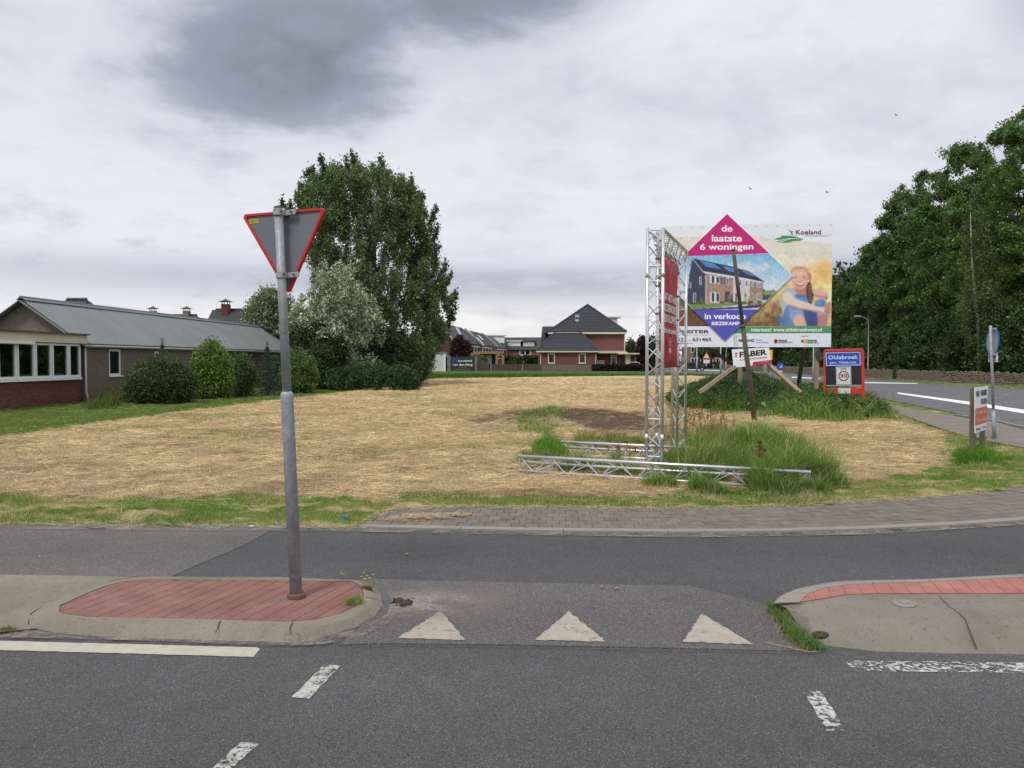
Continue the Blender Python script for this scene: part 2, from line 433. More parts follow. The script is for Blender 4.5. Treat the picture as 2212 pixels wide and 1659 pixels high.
gut = xy([(0, 1376), (60, 1364), (170, 1380), (400, 1384), (640, 1390), (780, 1362), (838, 1330), (848, 1300), (862, 1322), (840, 1350), (780, 1380), (700, 1396), (640, 1399), (500, 1396), (300, 1388), (150, 1384), (0, 1382)])
def sandy(lobe=None):
    t = NT('sand_dust'); v = t.pos()
    c = t.mix(t.rng(t.noise(v, 60, 4, .7), .35, .65, 0, 1), (.20, .17, .15), (.34, .29, .25))
    t.base(c); t.b.inputs['Roughness'].default_value = .95
    tr = t.n('ShaderNodeBsdfTransparent'); ms = t.n('ShaderNodeMixShader')
    q = t.math('ADD', t.noise(v, 2.3, 5, .7, .5), t.math('MULTIPLY', t.math('SUBTRACT', t.noise(v, 40, 3, .7), .5), .55))
    fac = t.rng(q, .36, .66, 0, .85)
    if lobe:
        sx_ = t.n('ShaderNodeSeparateXYZ'); t.l(v, sx_.inputs[0]); cx_, cy_, wx_, wy_ = lobe
        dx = t.math('DIVIDE', t.math('SUBTRACT', sx_.outputs[0], cx_), wx_); dy = t.math('DIVIDE', t.math('SUBTRACT', sx_.outputs[1], cy_), wy_)
        r2 = t.math('ADD', t.math('MULTIPLY', dx, dx), t.math('MULTIPLY', dy, dy)); fall = t.math('EXPONENT', t.math('MULTIPLY', r2, -1.0))
        fac = t.math('MULTIPLY', fall, t.rng(q, .28, .62, .15, 1.0), clamp=True)
    t.l(fac, ms.inputs[0]); t.l(tr.outputs[0], ms.inputs[1]); t.l(t.b.outputs[0], ms.inputs[2]); t.l(ms.outputs[0], t.o.inputs[0])
    return t.m
m_sand = sandy()
sheet('sand_dust', gut, .0135, m_sand)
lc = G(925, 1306)
sheet('sand_dust', xy([(815, 1258), (1250, 1262), (1240, 1340), (1060, 1385), (840, 1385), (836, 1330), (846, 1300)]), .0138, sandy((lc.x, lc.y, .46, .30)))
# dust where the asphalt sheets meet the verge
sheet('verge_edge_dust', xy([(-300, 1138), (0, 1145), (400, 1149), (760, 1151), (1100, 1158), (1500, 1164), (1900, 1157), (2212, 1136), (2212, 1128), (1900, 1146), (1500, 1153), (1100, 1148), (780, 1141), (400, 1136), (0, 1132), (-300, 1126)]), .0135, m_sand)
# a tar seam between mouth and main road
sm = MB()
seam = GP([(760, 1394), (900, 1393), (1100, 1396), (1400, 1402), (1740, 1409)], .0125)
for a, b_ in zip(seam, seam[1:]):
    d = (b_ - a).normalized(); w = Vector((-d.y, d.x, 0)) * .003
    sm.face([a - w, b_ - w, b_ + w, a + w])
sm.build('tar_seam', M('tar', (.085, .080, .078), .9), origin=(0, 0, 0), kind='structure')
# the concrete apron left of the island
def concrete(name, c, dark=.22):
    t = NT(name); v = t.pos()
    k = t.rng(t.noise(v, 1.6, 6, .65, .3), .3, .7, 1 - dark, 1 + dark * .7)
    k = t.math('MULTIPLY', k, t.rng(t.noise(v, 85, 3, .7), .3, .7, .84, 1.14))
    cr_ = t.vor(v, 60, 'F1', 'Color'); s_ = t.n('ShaderNodeSeparateColor'); t.l(cr_, s_.inputs[0])
    col = t.mix(t.rng(s_.outputs[0], .955, .985, 0, .5), c, tuple(x * .45 for x in c))
    col = t.mix(t.rng(t.noise(v, 4, 5, .7), .5, .75, 0, .5), col, (c[0] * .8, c[1] * .83, c[2] * .66))
    t.base(t.scl(col, k)); t.b.inputs['Roughness'].default_value = .92; t.b.inputs['Specular IOR Level'].default_value = .2
    t.bump(t.math('ADD', t.noise(v, 70, 4, .7), t.math('MULTIPLY', t.noise(v, 9, 3), 1.2)), .5, .006)
    MATS[name] = t.m; return t.m
m_conc = concrete('concrete_worn', (.225, .20, .158)); m_conc2 = concrete('concrete_light', (.26, .245, .215), .12)
sheet('concrete_apron', xy([(-700, 1220), (0, 1245), (160, 1247), (300, 1250), (250, 1256), (110, 1302), (66, 1330), (60, 1352), (80, 1362), (0, 1370), (-700, 1350)]), .014, m_conc)
# ------------------------------------------------------------------ islands
def island(name, rings, mat, label, top_inner=None):
    """rings: list of (list of points uv, z); closed rings of equal length, last ring filled"""
    mb = MB(); n = len(rings[0][0])
    R = [GP(r, z) for r, z in rings]
    for r in R: mb.v += [tuple(p) for p in r]
    for k in range(len(R) - 1):
        for i in range(n):
            j = (i + 1) % n
            mb.f.append((k * n + i, k * n + j, (k + 1) * n + j, (k + 1) * n + i)); mb.c.append(None)
    mb.f.append(tuple((len(R) - 1) * n + i for i in range(n))); mb.c.append(None)
    o = mb.build(name, mat, smooth=False, origin=(0, 0, 0)); o['kind'] = 'structure'
    m = o.modifiers.new('bevel', 'BEVEL'); m.width = .02; m.segments = 3; m.limit_method = 'ANGLE'; m.angle_limit = .3
    return o
LI_OUT = [(64, 1354), (117, 1367), (200, 1374), (332, 1379), (456, 1382), (622, 1387), (700, 1375), (768, 1355), (813, 1333), (830, 1308), (826, 1283), (809, 1263), (788, 1253), (600, 1246), (303, 1245), (254, 1251), (211, 1262), (150, 1278), (88, 1305), (51, 1336)]
LI_IN = [(126, 1322), (150, 1328), (187, 1332), (300, 1334), (415, 1336), (622, 1343), (685, 1338), (735, 1326), (770, 1310), (787, 1293), (788, 1278), (779, 1263), (760, 1256), (581, 1253.5), (311, 1252), (270, 1256), (232, 1264), (200, 1276), (166, 1291), (128, 1308)]
ZI = .062
def lerp2(a, b, t): return [(p[0] + (q[0] - p[0]) * t, p[1] + (q[1] - p[1]) * t) for p, q in zip(a, b)]
isl = island('traffic_island', [(LI_OUT, .0), (lerp2(LI_OUT, LI_IN, .62), .052), (LI_IN, ZI), (lerp2(LI_IN, [(470, 1295)] * 20, .015), ZI - .012)], m_conc, '')
def brick_fill(parent, outline, z0, step, size, axis, origin, mat, name='brick', h=.012, limit=300, stagger=.5, gap=.006, jit=.0015):
    """lays bricks (long side along axis) inside a 2D outline, each clipped to it"""
    ax = Vector((axis[0], axis[1])).normalized(); ay = Vector((-ax.y, ax.x)); o = Vector(origin)
    q = [((Vector(p) - o).dot(ax), (Vector(p) - o).dot(ay)) for p in outline]
    a0, a1 = min(p[0] for p in q), max(p[0] for p in q); b0, b1 = min(p[1] for p in q), max(p[1] for p in q)
    out = []; lx, ly = size; mbs = MB(); r = random.Random(5)
    for j in range(int(math.floor(b0 / ly)), int(math.ceil(b1 / ly)) + 1):
        sh = (j % 2) * lx * stagger
        for i in range(int(math.floor((a0 - sh) / lx)), int(math.ceil((a1 - sh) / lx)) + 1):
            x0 = i * lx + sh + gap / 2; x1 = (i + 1) * lx + sh - gap / 2; y0 = j * ly + gap / 2; y1 = (j + 1) * ly - gap / 2
            c = clip_poly(q, [(x0, y0), (x1, y0), (x1, y1), (x0, y1)])
            if len(c) >= 3 and area2(c) > lx * ly * .04: out.append([o + ax * p[0] + ay * p[1] for p in c])
    out.sort(key=lambda c: (sum(p.y for p in c) / len(c)) + .15 * abs(sum(p.x for p in c) / len(c)))
    for k, c in enumerate(out):
        zt = z0 + h + r.uniform(-jit, jit)
        cx = sum(p.x for p in c) / len(c); cy = sum(p.y for p in c) / len(c)
        top = [(cx + (p.x - cx) * .97, cy + (p.y - cy) * .97, zt) for p in c]; bot = [(p.x, p.y, zt - .004) for p in c]; n = len(c)
        fs = [tuple(range(n))] + [(n + i, n + (i + 1) % n, (i + 1) % n, i) for i in range(n)]
        m = MB() if k < limit else mbs
        m.add(top + bot, fs)
        if k < limit: m.build(name, mat, parent)
    if mbs.v: mbs.build(name, mat, parent, kind='stuff')
def brickmat(name, c, var=.16, weather=None, dust=0.0):
    t = NT(name); v = t.pos()
    oi = t.n('ShaderNodeObjectInfo')
    k = t.rng(oi.outputs['Random'], 0, 1, 1 - var, 1 + var)
    k = t.math('MULTIPLY', k, t.rng(t.noise(v, 5.5, 3, .6), .3, .7, .86, 1.14))
    k = t.math('MULTIPLY', k, t.rng(t.noise(v, 110, 3, .7), .3, .7, .86, 1.14))
    col = t.mix(t.rng(t.noise(v, 1.7, 5, .65, .5), .42, .72, 0, .55), c, weather or tuple(x * .75 for x in c))
    if dust: col = t.mix(t.rng(t.noise(v, 3.1, 6, .75, .6), .40, .68, 0, dust), col, (.26, .22, .18))
    t.base(t.scl(col, k)); t.b.inputs['Roughness'].default_value = .88; t.b.inputs['Specular IOR Level'].default_value = .2
    t.bump(t.noise(v, 120, 4, .7), .45, .003)
    MATS[name] = t.m; return t.m
m_redpave = brickmat('red_paving', (.225, .100, .082), .05, (.185, .105, .088), dust=.34)
m_redjoint = M('red_joint', (.205, .105, .085), .95, fine=.3)
li_in = xy(lerp2(LI_IN, [(470, 1295)] * 20, .012), ZI)
bed = MB(); bed.face([(x, y, ZI - .004) for x, y in li_in]); bed.build('joint_sand', m_redjoint, isl)
a_, b__ = G(180, 1303.5, ZI), G(320, 1253.7, ZI); axd = (b__ - a_)
brick_fill(isl, li_in, ZI - .006, 0, (.205, .100), (axd.x, axd.y), (a_.x, a_.y), m_redpave, h=.0065, gap=.0035, jit=.0006)
isl2_out = [(1666, 1306), (1680, 1289), (1718, 1272), (1779, 1258.6), (1836, 1254), (2008, 1250), (2212, 1239.6), (2600, 1219), (2600, 1424), (2212, 1413), (2046, 1411), (1893, 1407), (1798, 1396), (1760, 1388), (1725, 1350), (1690, 1322)]
isl2_top = [(1676, 1304), (1690, 1288), (1725, 1273.5), (1783, 1260.6), (1838, 1256.5), (2008, 1252.5), (2212, 1242), (2600, 1222), (2600, 1350), (2212, 1338), (2046, 1337), (1893, 1336), (1824, 1353), (1790, 1352), (1745, 1334), (1700, 1314)]
isl2_z = [0.07, .088, .098, .1, .1, .1, .1, .1, .1, .1, .1, .1, .08, .065, .055, .058]
mb = MB(); n = len(isl2_out)
R0 = GP(isl2_out, 0); R1 = [G(p[0], p[1], z) for p, z in zip(isl2_top, isl2_z)]
cen = [G(2300, 1300, .1), G(2000, 1300, .1), G(1860, 1305, .1), G(1780, 1308, .09)]
isl2_in = [(1729, 1302), (1746, 1284), (1780, 1272.5), (1836, 1263), (1900, 1261), (2008, 1258), (2212, 1247), (2600, 1230), (2600, 1318), (2212, 1316), (2046, 1314), (1893, 1311), (1852, 1306), (1816, 1304), (1778, 1303), (1742, 1303)]
R2 = [G(p[0], p[1], .1) for p in isl2_in]
mb.v = [tuple(p) for p in R0 + R1 + R2]
mb.f = [(k * n + i, k * n + (i + 1) % n, (k + 1) * n + (i + 1) % n, (k + 1) * n + i) for k in range(2) for i in range(n)] + [tuple(2 * n + i for i in range(n))]; mb.c = [None] * (2 * n + 1)
isl2 = mb.build('traffic_island', concrete('concrete_smooth', (.205, .183, .153), .2), origin=(0, 0, 0), kind='structure')
bv = isl2.modifiers.new('bevel', 'BEVEL'); bv.width = .03; bv.segments = 4; bv.limit_method = 'ANGLE'; bv.angle_limit = .25
red2_in = [(1727, 1302), (1745, 1283), (1779, 1271.5), (1836, 1263), (2008, 1258.5), (2212, 1247.5), (2500, 1232), (2500, 1283), (2212, 1283), (1893, 1283), (1828, 1285), (1779, 1294)]
red2 = xy(red2_in, .1)
b2 = MB(); b2.face([(x, y, .1035) for x, y in red2]); b2.build('joint_sand', M('red_joint_pale', (.28, .118, .098), .95, fine=.2), isl2)
m_redpave2 = brickmat('red_paving_pink', (.37, .150, .122), .04, (.34, .142, .118), dust=.15)
brick_fill(isl2, red2, .1, 0, (.205, .102), (axd.x * .9, axd.y), (a_.x, a_.y), m_redpave2, h=.0065, gap=.003, jit=.0004)
# light concrete kerb stones along the back of the right island
ks = [(1727, 1302), (1745, 1283), (1779, 1271.5), (1836, 1263), (2008, 1258.5), (2212, 1247.5), (2500, 1232)]
ko = [(1672, 1304), (1688, 1287), (1725, 1273), (1783, 1260), (2008, 1252), (2212, 1241.5), (2500, 1226)]
ko = [(1672, 1304), (1690, 1287), (1728, 1272.5), (1812, 1258), (2008, 1252.2), (2212, 1241.8), (2500, 1226)]
for i in range(len(ks) - 1):
    kz = (.078, .094, .102, .104, .104, .104, .104)
    a, b_, c, d = G(*ks[i], .104), G(*ks[i + 1], .104), G(*ko[i + 1], kz[i + 1]), G(*ko[i], kz[i])
    e_ = (b_ - a).normalized() * .004
    MB().prism([a + e_, b_ - e_, c - e_, d + e_], (0, 0, .006)).build('kerb_stone', m_conc2, isl2)
# recessed round cap in the concrete
cap = MB(); c0 = G(1953, 1305, .1); pr = []
for r_, z_ in ((.072, .1035), (.066, .112), (.05, .112), (.046, .1075), (.028, .1075), (.024, .117), (.0, .119)):
    pr.append([(c0.x + r_ * math.cos(t * PI / 12), c0.y + r_ * math.sin(t * PI / 12), z_) for t in range(24)])
for k in range(len(pr) - 1):
    cap.add(pr[k] + pr[k + 1], [(i, (i + 1) % 24, 24 + (i + 1) % 24, 24 + i) for i in range(24)])
cap.build('survey_cap', m_conc2, smooth=True, label='small round raised cap set into the concrete of the right island', cat='cap')
# joints in the concrete: thin dark cracks
def crack(parent, pts, zs, w=.006):
    m = MB(); P_ = [G(u, v, z) + Vector((0, 0, .0015)) for (u, v), z in zip(pts, zs)]
    for i, (a, b_) in enumerate(zip(P_, P_[1:])):
        d = (b_ - a).normalized(); s_ = Vector((-d.y, d.x, 0)) * w * (.6 + .8 * random.random())
        m.face([a - s_, b_ - s_, b_ + s_, a + s_])
    return m.build('joint', M('joint_dark', (.06, .055, .048), .95), parent)
crack(isl2, [(2028, 1288), (2050, 1310), (2072, 1325), (2085, 1338)], [.101, .101, .101, .102], .0035)
crack(isl2, [(2085, 1338), (2098, 1372), (2110, 1403)], [.102, .062, .012], .005)
crack(isl, [(476, 1341), (470, 1356), (466, 1370)], [ZI, .057, .035], .004)
crack(isl, [(632, 1344), (626, 1358), (628, 1372)], [ZI, .057, .033], .004)
crack(isl, [(790, 1290), (812, 1292), (826, 1298)], [ZI, .05, .01], .004)
# ------------------------------------------------------------------ brick pavement with its kerb
kerb3 = [Vector((x, y, 0)) for x, y in KERB]
def resample(pts, step):
    out = [pts[0].copy()]; acc = 0.0
    for a, b_ in zip(pts, pts[1:]):
        ln = (b_ - a).length; t = step - acc
        while t <= ln: out.append(a + (b_ - a) * (t / ln)); t += step
        acc = (acc + ln) % step
    return out
def smoothline(pts, it=2):
    for _ in range(it):
        q = [pts[0]]
        for a, b_ in zip(pts, pts[1:]): q += [a * .75 + b_ * .25, a * .25 + b_ * .75]
        pts = q + [pts[-1]]
    return pts
ks3 = smoothline(kerb3, 3)
pave = MB(); pave.face([(x, y, .006) for x, y in PAVE_TOP] + [(x, y, .006) for x, y in reversed(KERB)])
pav = pave.build('pavement', M('pave_joint_sand', (.075, .066, .058), .95, fine=.4, fscale=80), origin=(0, 0, 0), kind='structure')
m_klinker = brickmat('grey_klinker', (.175, .146, .124), .12, (.15, .128, .11))
kst = resample(ks3, 1.0)
for a, b_ in zip(kst, kst[1:]):
    d = (b_ - a).normalized(); n_ = Vector((-d.y, d.x, 0)); g_ = d * .004
    MB().prism([a + g_ + Vector((0, 0, .004)), b_ - g_ + Vector((0, 0, .004)), b_ - g_ + n_ * .12 + Vector((0, 0, .004)), a + g_ + n_ * .12 + Vector((0, 0, .004))], (0, 0, .022)).build('kerb_stone', m_conc2, pav)
outl = PAVE_TOP[1:] + [(p.x, p.y) for p in reversed(ks3)]
fine = resample(ks3, .135); cells = []
def off_pt(i, t):
    i = max(0, min(len(fine) - 2, i)); d = (fine[i + 1] - fine[i]).normalized()
    return fine[i] + Vector((-d.y, d.x, 0)) * t
fine2 = resample(ks3, .0675)
def offp(i, t):
    i = max(0, min(len(fine2) - 1, i)); a = fine2[max(0, i - 3)]; b_ = fine2[min(len(fine2) - 1, i + 3)]
    d = (b_ - a).normalized(); return fine2[i] + Vector((-d.y, d.x, 0)) * t
topx = PAVE_TOP + [(18, 3), (18, -9), (-16, -9), (-16, 5)]
for r_ in range(22):
    t0, t1 = .13 + r_ * .178, .13 + (r_ + 1) * .178
    for i in range(0, len(fine2) - 3, 2):
        j = i + (r_ % 2)
        q = [offp(j, t0 + .004), offp(j + 2, t0 + .004), offp(j + 2, t1 - .004), offp(j, t1 - .004)]
        cx = sum(p.x for p in q) / 4; cy = sum(p.y for p in q) / 4
        cells.append((cx, cy, q))
cx = np.array([c[0] for c in cells]); cy = np.array([c[1] for c in cells]); sd_ = sdist(cx, cy, topx)
good = [cells[i] for i in range(len(cells)) if sd_[i] > -.02 and cells[i][1] < 12]
good.sort(key=lambda c: math.hypot(c[0] * 1.0, c[1]) + (2 if c[0] > 5.2 else 0))
rest = MB()
for k, (x_, y_, q) in enumerate(good):
    c = Vector((x_, y_, 0)); h = .022 + random.uniform(-.003, .003); sh = .955
    top = [c + (p - c) * sh + Vector((0, 0, h)) for p in q]; bot = [c + (p - c) * .985 + Vector((0, 0, h - .006)) for p in q]
    m = MB() if k < 300 else rest
    m.add(top + bot, [(0, 1, 2, 3)] + [(4 + i, 4 + (i + 1) % 4, (i + 1) % 4, i) for i in range(4)])
    if k < 300: m.build('brick', m_klinker, pav)
if rest.v: rest.build('brick', m_klinker, pav, kind='stuff')
# far cycle path (brick) and far road
def gridmat(name, c, lx, ly):
    t = NT(name); v = t.pos(); br = t.n('ShaderNodeTexBrick'); t.l(v, br.inputs['Vector'])
    br.inputs['Scale'].default_value = 1; br.inputs['Brick Width'].default_value = lx; br.inputs['Row Height'].default_value = ly
    br.inputs['Mortar Size'].default_value = .006; br.inputs['Color1'].default_value = (*c, 1); br.inputs['Color2'].default_value = (*[x * .82 for x in c], 1)
    br.inputs['Mortar'].default_value = (*[x * .5 for x in c], 1)
    t.base(t.scl(br.outputs[0], t.rng(t.noise(v, 1.2, 5, .6), .3, .7, .88, 1.12))); t.b.inputs['Roughness'].default_value = .9
    return t.m
path_o = sheet('cycle_path', PATH, .004, gridmat('far_klinker', (.225, .18, .155), .2, .1))
sheet('far_road', ROAD2, .0, m_far)
# kerb between path and road
kk = smoothline([Vector((x, y, 0)) for x, y in xy([(2060, 898.5), (2105, 905), (2155, 912), (2212, 929), (2420, 951)])], 2)
kt = resample(kk, 1.2)
for a, b_ in zip(kt, kt[1:]):
    d = (b_ - a).normalized(); n_ = Vector((-d.y, d.x, 0)) * .12; g_ = d * .005
    MB().prism([a + g_, b_ - g_, b_ - g_ + n_, a + g_ + n_], (0, 0, .05)).build('kerb_stone', m_conc2, path_o)
# ------------------------------------------------------------------ painted markings
def paint(name, c, lo, hi, sc=22, crackk=0.0):
    t = NT(name); v = t.pos()
    t.base(t.scl(tuple(c), t.rng(t.noise(v, 14, 4, .7), .3, .7, .86, 1.1))); t.b.inputs['Roughness'].default_value = .75
    tr = t.n('ShaderNodeBsdfTransparent'); ms = t.n('ShaderNodeMixShader')
    q = t.math('ADD', t.math('MULTIPLY', t.noise(v, sc, 4, .75, .6), .75), t.math('MULTIPLY', t.noise(v, 3.5, 2), .25))
    f = t.rng(q, lo, hi, 0, 1)
    if crackk:
        e_ = t.vor(v, 12, 'DISTANCE_TO_EDGE'); f = t.math('MULTIPLY', f, t.rng(e_, .004, .02 * crackk, .25, 1))
    t.l(f, ms.inputs[0]); t.l(tr.outputs[0], ms.inputs[1]); t.l(t.b.outputs[0], ms.inputs[2]); t.l(ms.outputs[0], t.o.inputs[0])
    t.bump(t.noise(v, 120, 3), .5, .004); return t.m
p_full = paint('road_paint_cream', (.42, .41, .33), .24, .32, 26)
p_dash = paint('road_paint_worn', (.43, .42, .39), .44, .50, 34, 1.0)
p_worn = paint('road_paint_very_worn', (.47, .47, .45), .485, .535, 26)
p_tri = paint('road_paint_beige', (.37, .32, .265), .35, .43, 30)
p_wht = paint('road_paint_white', (.75, .75, .72), .2, .28, 6)
def marking(pts, mat, z=.017, rough=.0):
    g = GP(pts, z); m = MB()
    if rough:
        out = []
        for i, a in enumerate(g):
            b_ = g[(i + 1) % len(g)]; k = max(2, int((b_ - a).length / .03)); d = (b_ - a).normalized(); s_ = Vector((-d.y, d.x, 0))
            out += [a + (b_ - a) * (j / k) + s_ * (random.uniform(-rough, rough) if j else 0) for j in range(k)]
        g = out
    m.face(g); return m.build('road_marking', mat, origin=(0, 0, 0), kind='structure')
marking([(-300, 1377), (0, 1384), (556, 1398.5), (562, 1402), (548, 1419), (0, 1404), (-300, 1398)], p_full, .004, .003)
marking([(700, 1436), (736, 1437), (668, 1509), (630, 1506)], p_dash, .004, .004)
marking([(520, 1603), (561, 1605), (497, 1662), (452, 1664)], p_dash, .004, .004)
marking([(1734, 1491), (1776, 1493), (1824, 1577), (1784, 1578)], p_worn, .004, .004)
marking([(1822, 1427), (2500, 1434), (2500, 1457), (1850, 1449)], p_worn, .004, .004)
for apex, l_, r_ in (((952, 1320), (858, 1378), (1004, 1382)), ((1229, 1320), (1156, 1382), (1309, 1386)), ((1517, 1326), (1475, 1386), (1628, 1392))):
    marking([l_, r_, apex], p_tri, .012, .007)
marking([(1939, 847.5), (1939, 850.5), (2098, 874.5), (2212, 893), (2420, 922), (2420, 913), (2212, 885), (2098, 868)], p_wht, .006)
marking([(1868, 825.2), (1868, 827.4), (1982, 829.3), (1982, 827.8)], p_wht, .006)
marking([(1710, 813.6), (1710, 815.8), (1772, 818.6), (1772, 816.8)], p_wht, .006)
marking([(1486, 797.6), (1486, 798.6), (1640, 804.8), (1640, 803.6)], p_wht, .006)

# ------------------------------------------------------------------ FIELD (mown hay, verges, lawn) -------------
STRAW = xy([(-500, 968), (0, 946), (150, 926), (300, 904), (450, 884), (610, 864), (760, 846), (860, 830), (940, 819), (1100, 816), (1250, 813.5), (1400, 812), (1495, 812), (1560, 815), (1600, 822), (1750, 836), (1850, 868), (1950, 906), (2040, 942), (2078, 985), (2055, 1012), (1950, 1036), (1850, 1046), (1700, 1062), (1500, 1063), (1300, 1068), (1000, 1066), (880, 1070), (850, 1088), (800, 1094), (760, 1084), (620, 1070), (480, 1074), (400, 1072), (220, 1084), (120, 1082), (0, 1068), (-500, 1060)])
LAWN = xy([(-900, 1000), (0, 946), (150, 926), (300, 904), (450, 884), (610, 864), (760, 846), (700, 838), (400, 845), (180, 858), (-900, 880)])
DIRT = xy([(1010, 905), (1090, 893), (1200, 882), (1290, 884), (1400, 900), (1405, 935), (1340, 942), (1210, 925), (1100, 925), (1030, 925)])
CLEAR = [(-14.5, 18), (-9, 38)]
def terrain_z(x, y):
    z = .02 + .05 * (fbm(x * .9, y * .9, 3, 3) - .5) + .06 * (fbm(x * 3.6, y * 3.6, 4, 9) - .5) + .05 * (fbm(x * 10, y * 10, 2, 19) - .5) * np.clip((30 - y) / 15, 0, 1)
    mc = G(1250, 925); dx = (x - mc.x - 0.2); dy = (y - mc.y - 1.3)
    z = z + .34 * np.exp(-(dx / 2.1) ** 2 - (dy / 1.2) ** 2) * (.45 + 1.1 * fbm(x * 1.6, y * 2.2, 4, 5))
    d = np.minimum.reduce([-sdist(x, y, FRONT), -sdist(x, y, PATH), -sdist(x, y, ROAD2)])
    k = np.clip(d / .35, 0, 1); k = k * k * (3 - 2 * k)
    return np.where(d < 0, -.06, -.012 + (z + .012) * k), d
SC = np.array([.60, .455, .28]); SB = np.array([.38, .255, .145]); SG = np.array([.20, .24, .055]); LG = np.array([.075, .115, .022]); VG = np.array([.17, .195, .05]); DT = np.array([.135, .088, .062])
def ground_col(x, y):
    nz = fbm(x * 1.3, y * 1.3, 4, 21); nf = fbm(x * 6, y * 6, 3, 31)
    d = sdist(x, y, STRAW) + (nz - .5) * .9 + (nf - .5) * .35
    s = np.clip(d / .22 + .5, 0, 1)
    dl = sdist(x, y, LAWN); lw = np.clip(dl / .2 + .5, 0, 1)
    green = VG + (np.array([.085, .155, .02]) - VG) * np.clip((fbm(x * .8, y * 1.6, 4, 41) - .38) * 5, 0, 1)[..., None]
    green = green + (SC * .75 - green) * np.clip((fbm(x * 2.5, y * 5, 3, 55) - .60) * 6, 0, .8)[..., None]
    far = np.clip((y - 40) / 30, 0, 1)[..., None]; green = green + (np.array([.085, .125, .035]) - green) * far
    green = green + (LG * (0.85 + .5 * nz[..., None]) - green) * lw[..., None]
    st = SC + (SB - SC) * np.clip((fbm(x * .7, y * 1.5, 5, 61) - .50) * 4, 0, .85)[..., None]
    st = st + (SG - st) * np.clip((fbm(x * .45, y * .8, 5, 71) - .58) * 6, 0, .45)[..., None]
    st = st * (0.84 + .32 * nf[..., None])
    dd = np.clip(sdist(x, y, DIRT) / .7 + .35 + (nz - .5) * 4.5 + (nf - .5) * 2.5, 0, 1)
    st = st + (DT - st) * (dd * .9)[..., None]
    hard = (s > .5)
    s_sharp = np.clip((s - .5) * 2.2 + .5, 0, 1)
    s_sharp = np.where(lw > .3, (sdist(x, y, STRAW) + (nf - .5) * .5 > 0).astype(float), s_sharp)
    return green + (st - green) * s_sharp[..., None], s_sharp
na, nd = 480, 440
ang = np.linspace(-.80, .80, na); dist = 6.2 * (170 / 6.2) ** (np.linspace(0, 1, nd) ** 1.0)
A, D = np.meshgrid(ang, dist); X = np.tan(A) * D; Y = D.copy()
Z, DD = terrain_z(X, Y); CC, _ = ground_col(X, Y)
idx = np.arange(na * nd).reshape(nd, na)
Q = np.stack([idx[:-1, :-1], idx[:-1, 1:], idx[1:, 1:], idx[1:, :-1]], -1).reshape(-1, 4)
dm = DD.ravel(); keep = (dm[Q] > -.5).any(1); Q = Q[keep]
CC = CC * (1 - (.42 * _ * np.clip((48 - Y) / 34, 0, 1)))[..., None]  # near straw base darkened: shade in the gaps between stalks, put into the colour
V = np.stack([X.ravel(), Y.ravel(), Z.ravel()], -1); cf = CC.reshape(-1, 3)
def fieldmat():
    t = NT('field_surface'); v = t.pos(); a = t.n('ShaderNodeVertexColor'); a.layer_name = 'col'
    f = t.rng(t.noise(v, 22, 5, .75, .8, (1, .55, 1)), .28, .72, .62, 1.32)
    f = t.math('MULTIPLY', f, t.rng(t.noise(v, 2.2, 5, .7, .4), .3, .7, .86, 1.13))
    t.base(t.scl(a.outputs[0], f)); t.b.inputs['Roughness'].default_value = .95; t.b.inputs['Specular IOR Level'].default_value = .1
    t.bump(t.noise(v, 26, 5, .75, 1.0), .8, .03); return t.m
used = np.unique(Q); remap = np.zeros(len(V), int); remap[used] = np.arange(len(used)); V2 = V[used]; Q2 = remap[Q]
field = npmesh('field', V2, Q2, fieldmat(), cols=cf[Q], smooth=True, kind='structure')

# blades of straw and grass -----------------------------------------------------------------------------------
m_blade = MA('grass_blade', .75, .08, 8, trans=.28, spec=.15)
m_straw = MA('straw_blade', .8, .08, 8, trans=.12, spec=.15)
def hz(x, y): return terrain_z(x, y)[0]
def blades(name, x, y, z, h, w, lean, cols, mat, parent=None, flat=False, simple=False, **k):
    """tapering bent blades: 2 segments (quad + tri made of a degenerate quad)"""
    n = len(x); th = RNG.uniform(0, 2 * PI, n); ph = RNG.uniform(0, 2 * PI, n)
    b0 = np.stack([x, y, z], -1); dirh = np.stack([np.cos(th), np.sin(th), np.zeros(n)], -1)
    side_ = np.stack([-np.sin(ph), np.cos(ph), np.zeros(n)], -1) * (w / 2)[:, None]
    up = np.array([0, 0, 1.0])
    if flat:
        p1 = b0 + dirh * (h * .5)[:, None] + up * (lean * h * .5)[:, None]; p2 = b0 + dirh * h[:, None] + up * (lean * h * .35)[:, None]
        side_ = np.stack([-np.sin(th), np.cos(th), RNG.uniform(-.6, .6, n)], -1) * (w / 2)[:, None]
    else:
        p1 = b0 + up * (h * .55)[:, None] + dirh * (lean * h * .25)[:, None]
        p2 = b0 + up * (h * (1 - .35 * lean))[:, None] + dirh * (lean * h * .95)[:, None]
    V = np.stack([b0 - side_, b0 + side_, p1 + side_ * .8, p1 - side_ * .8, p2 + side_ * .12, p2 - side_ * .12], 1).reshape(-1, 3)
    if simple:
        V = np.stack([b0 - side_, b0 + side_, p2 + side_ * .25, p2 - side_ * .25], 1).reshape(-1, 3)
        return npmesh(name, V, np.arange(n * 4).reshape(n, 4), mat, parent, cols=cols, **k)
    i = np.arange(n)[:, None] * 6
    Fq = np.concatenate([i + np.array([0, 1, 2, 3]), i + np.array([3, 2, 4, 5])], 1).reshape(-1, 4)
    return npmesh(name, V, Fq, mat, parent, cols=np.repeat(cols, 2, 0), **k)
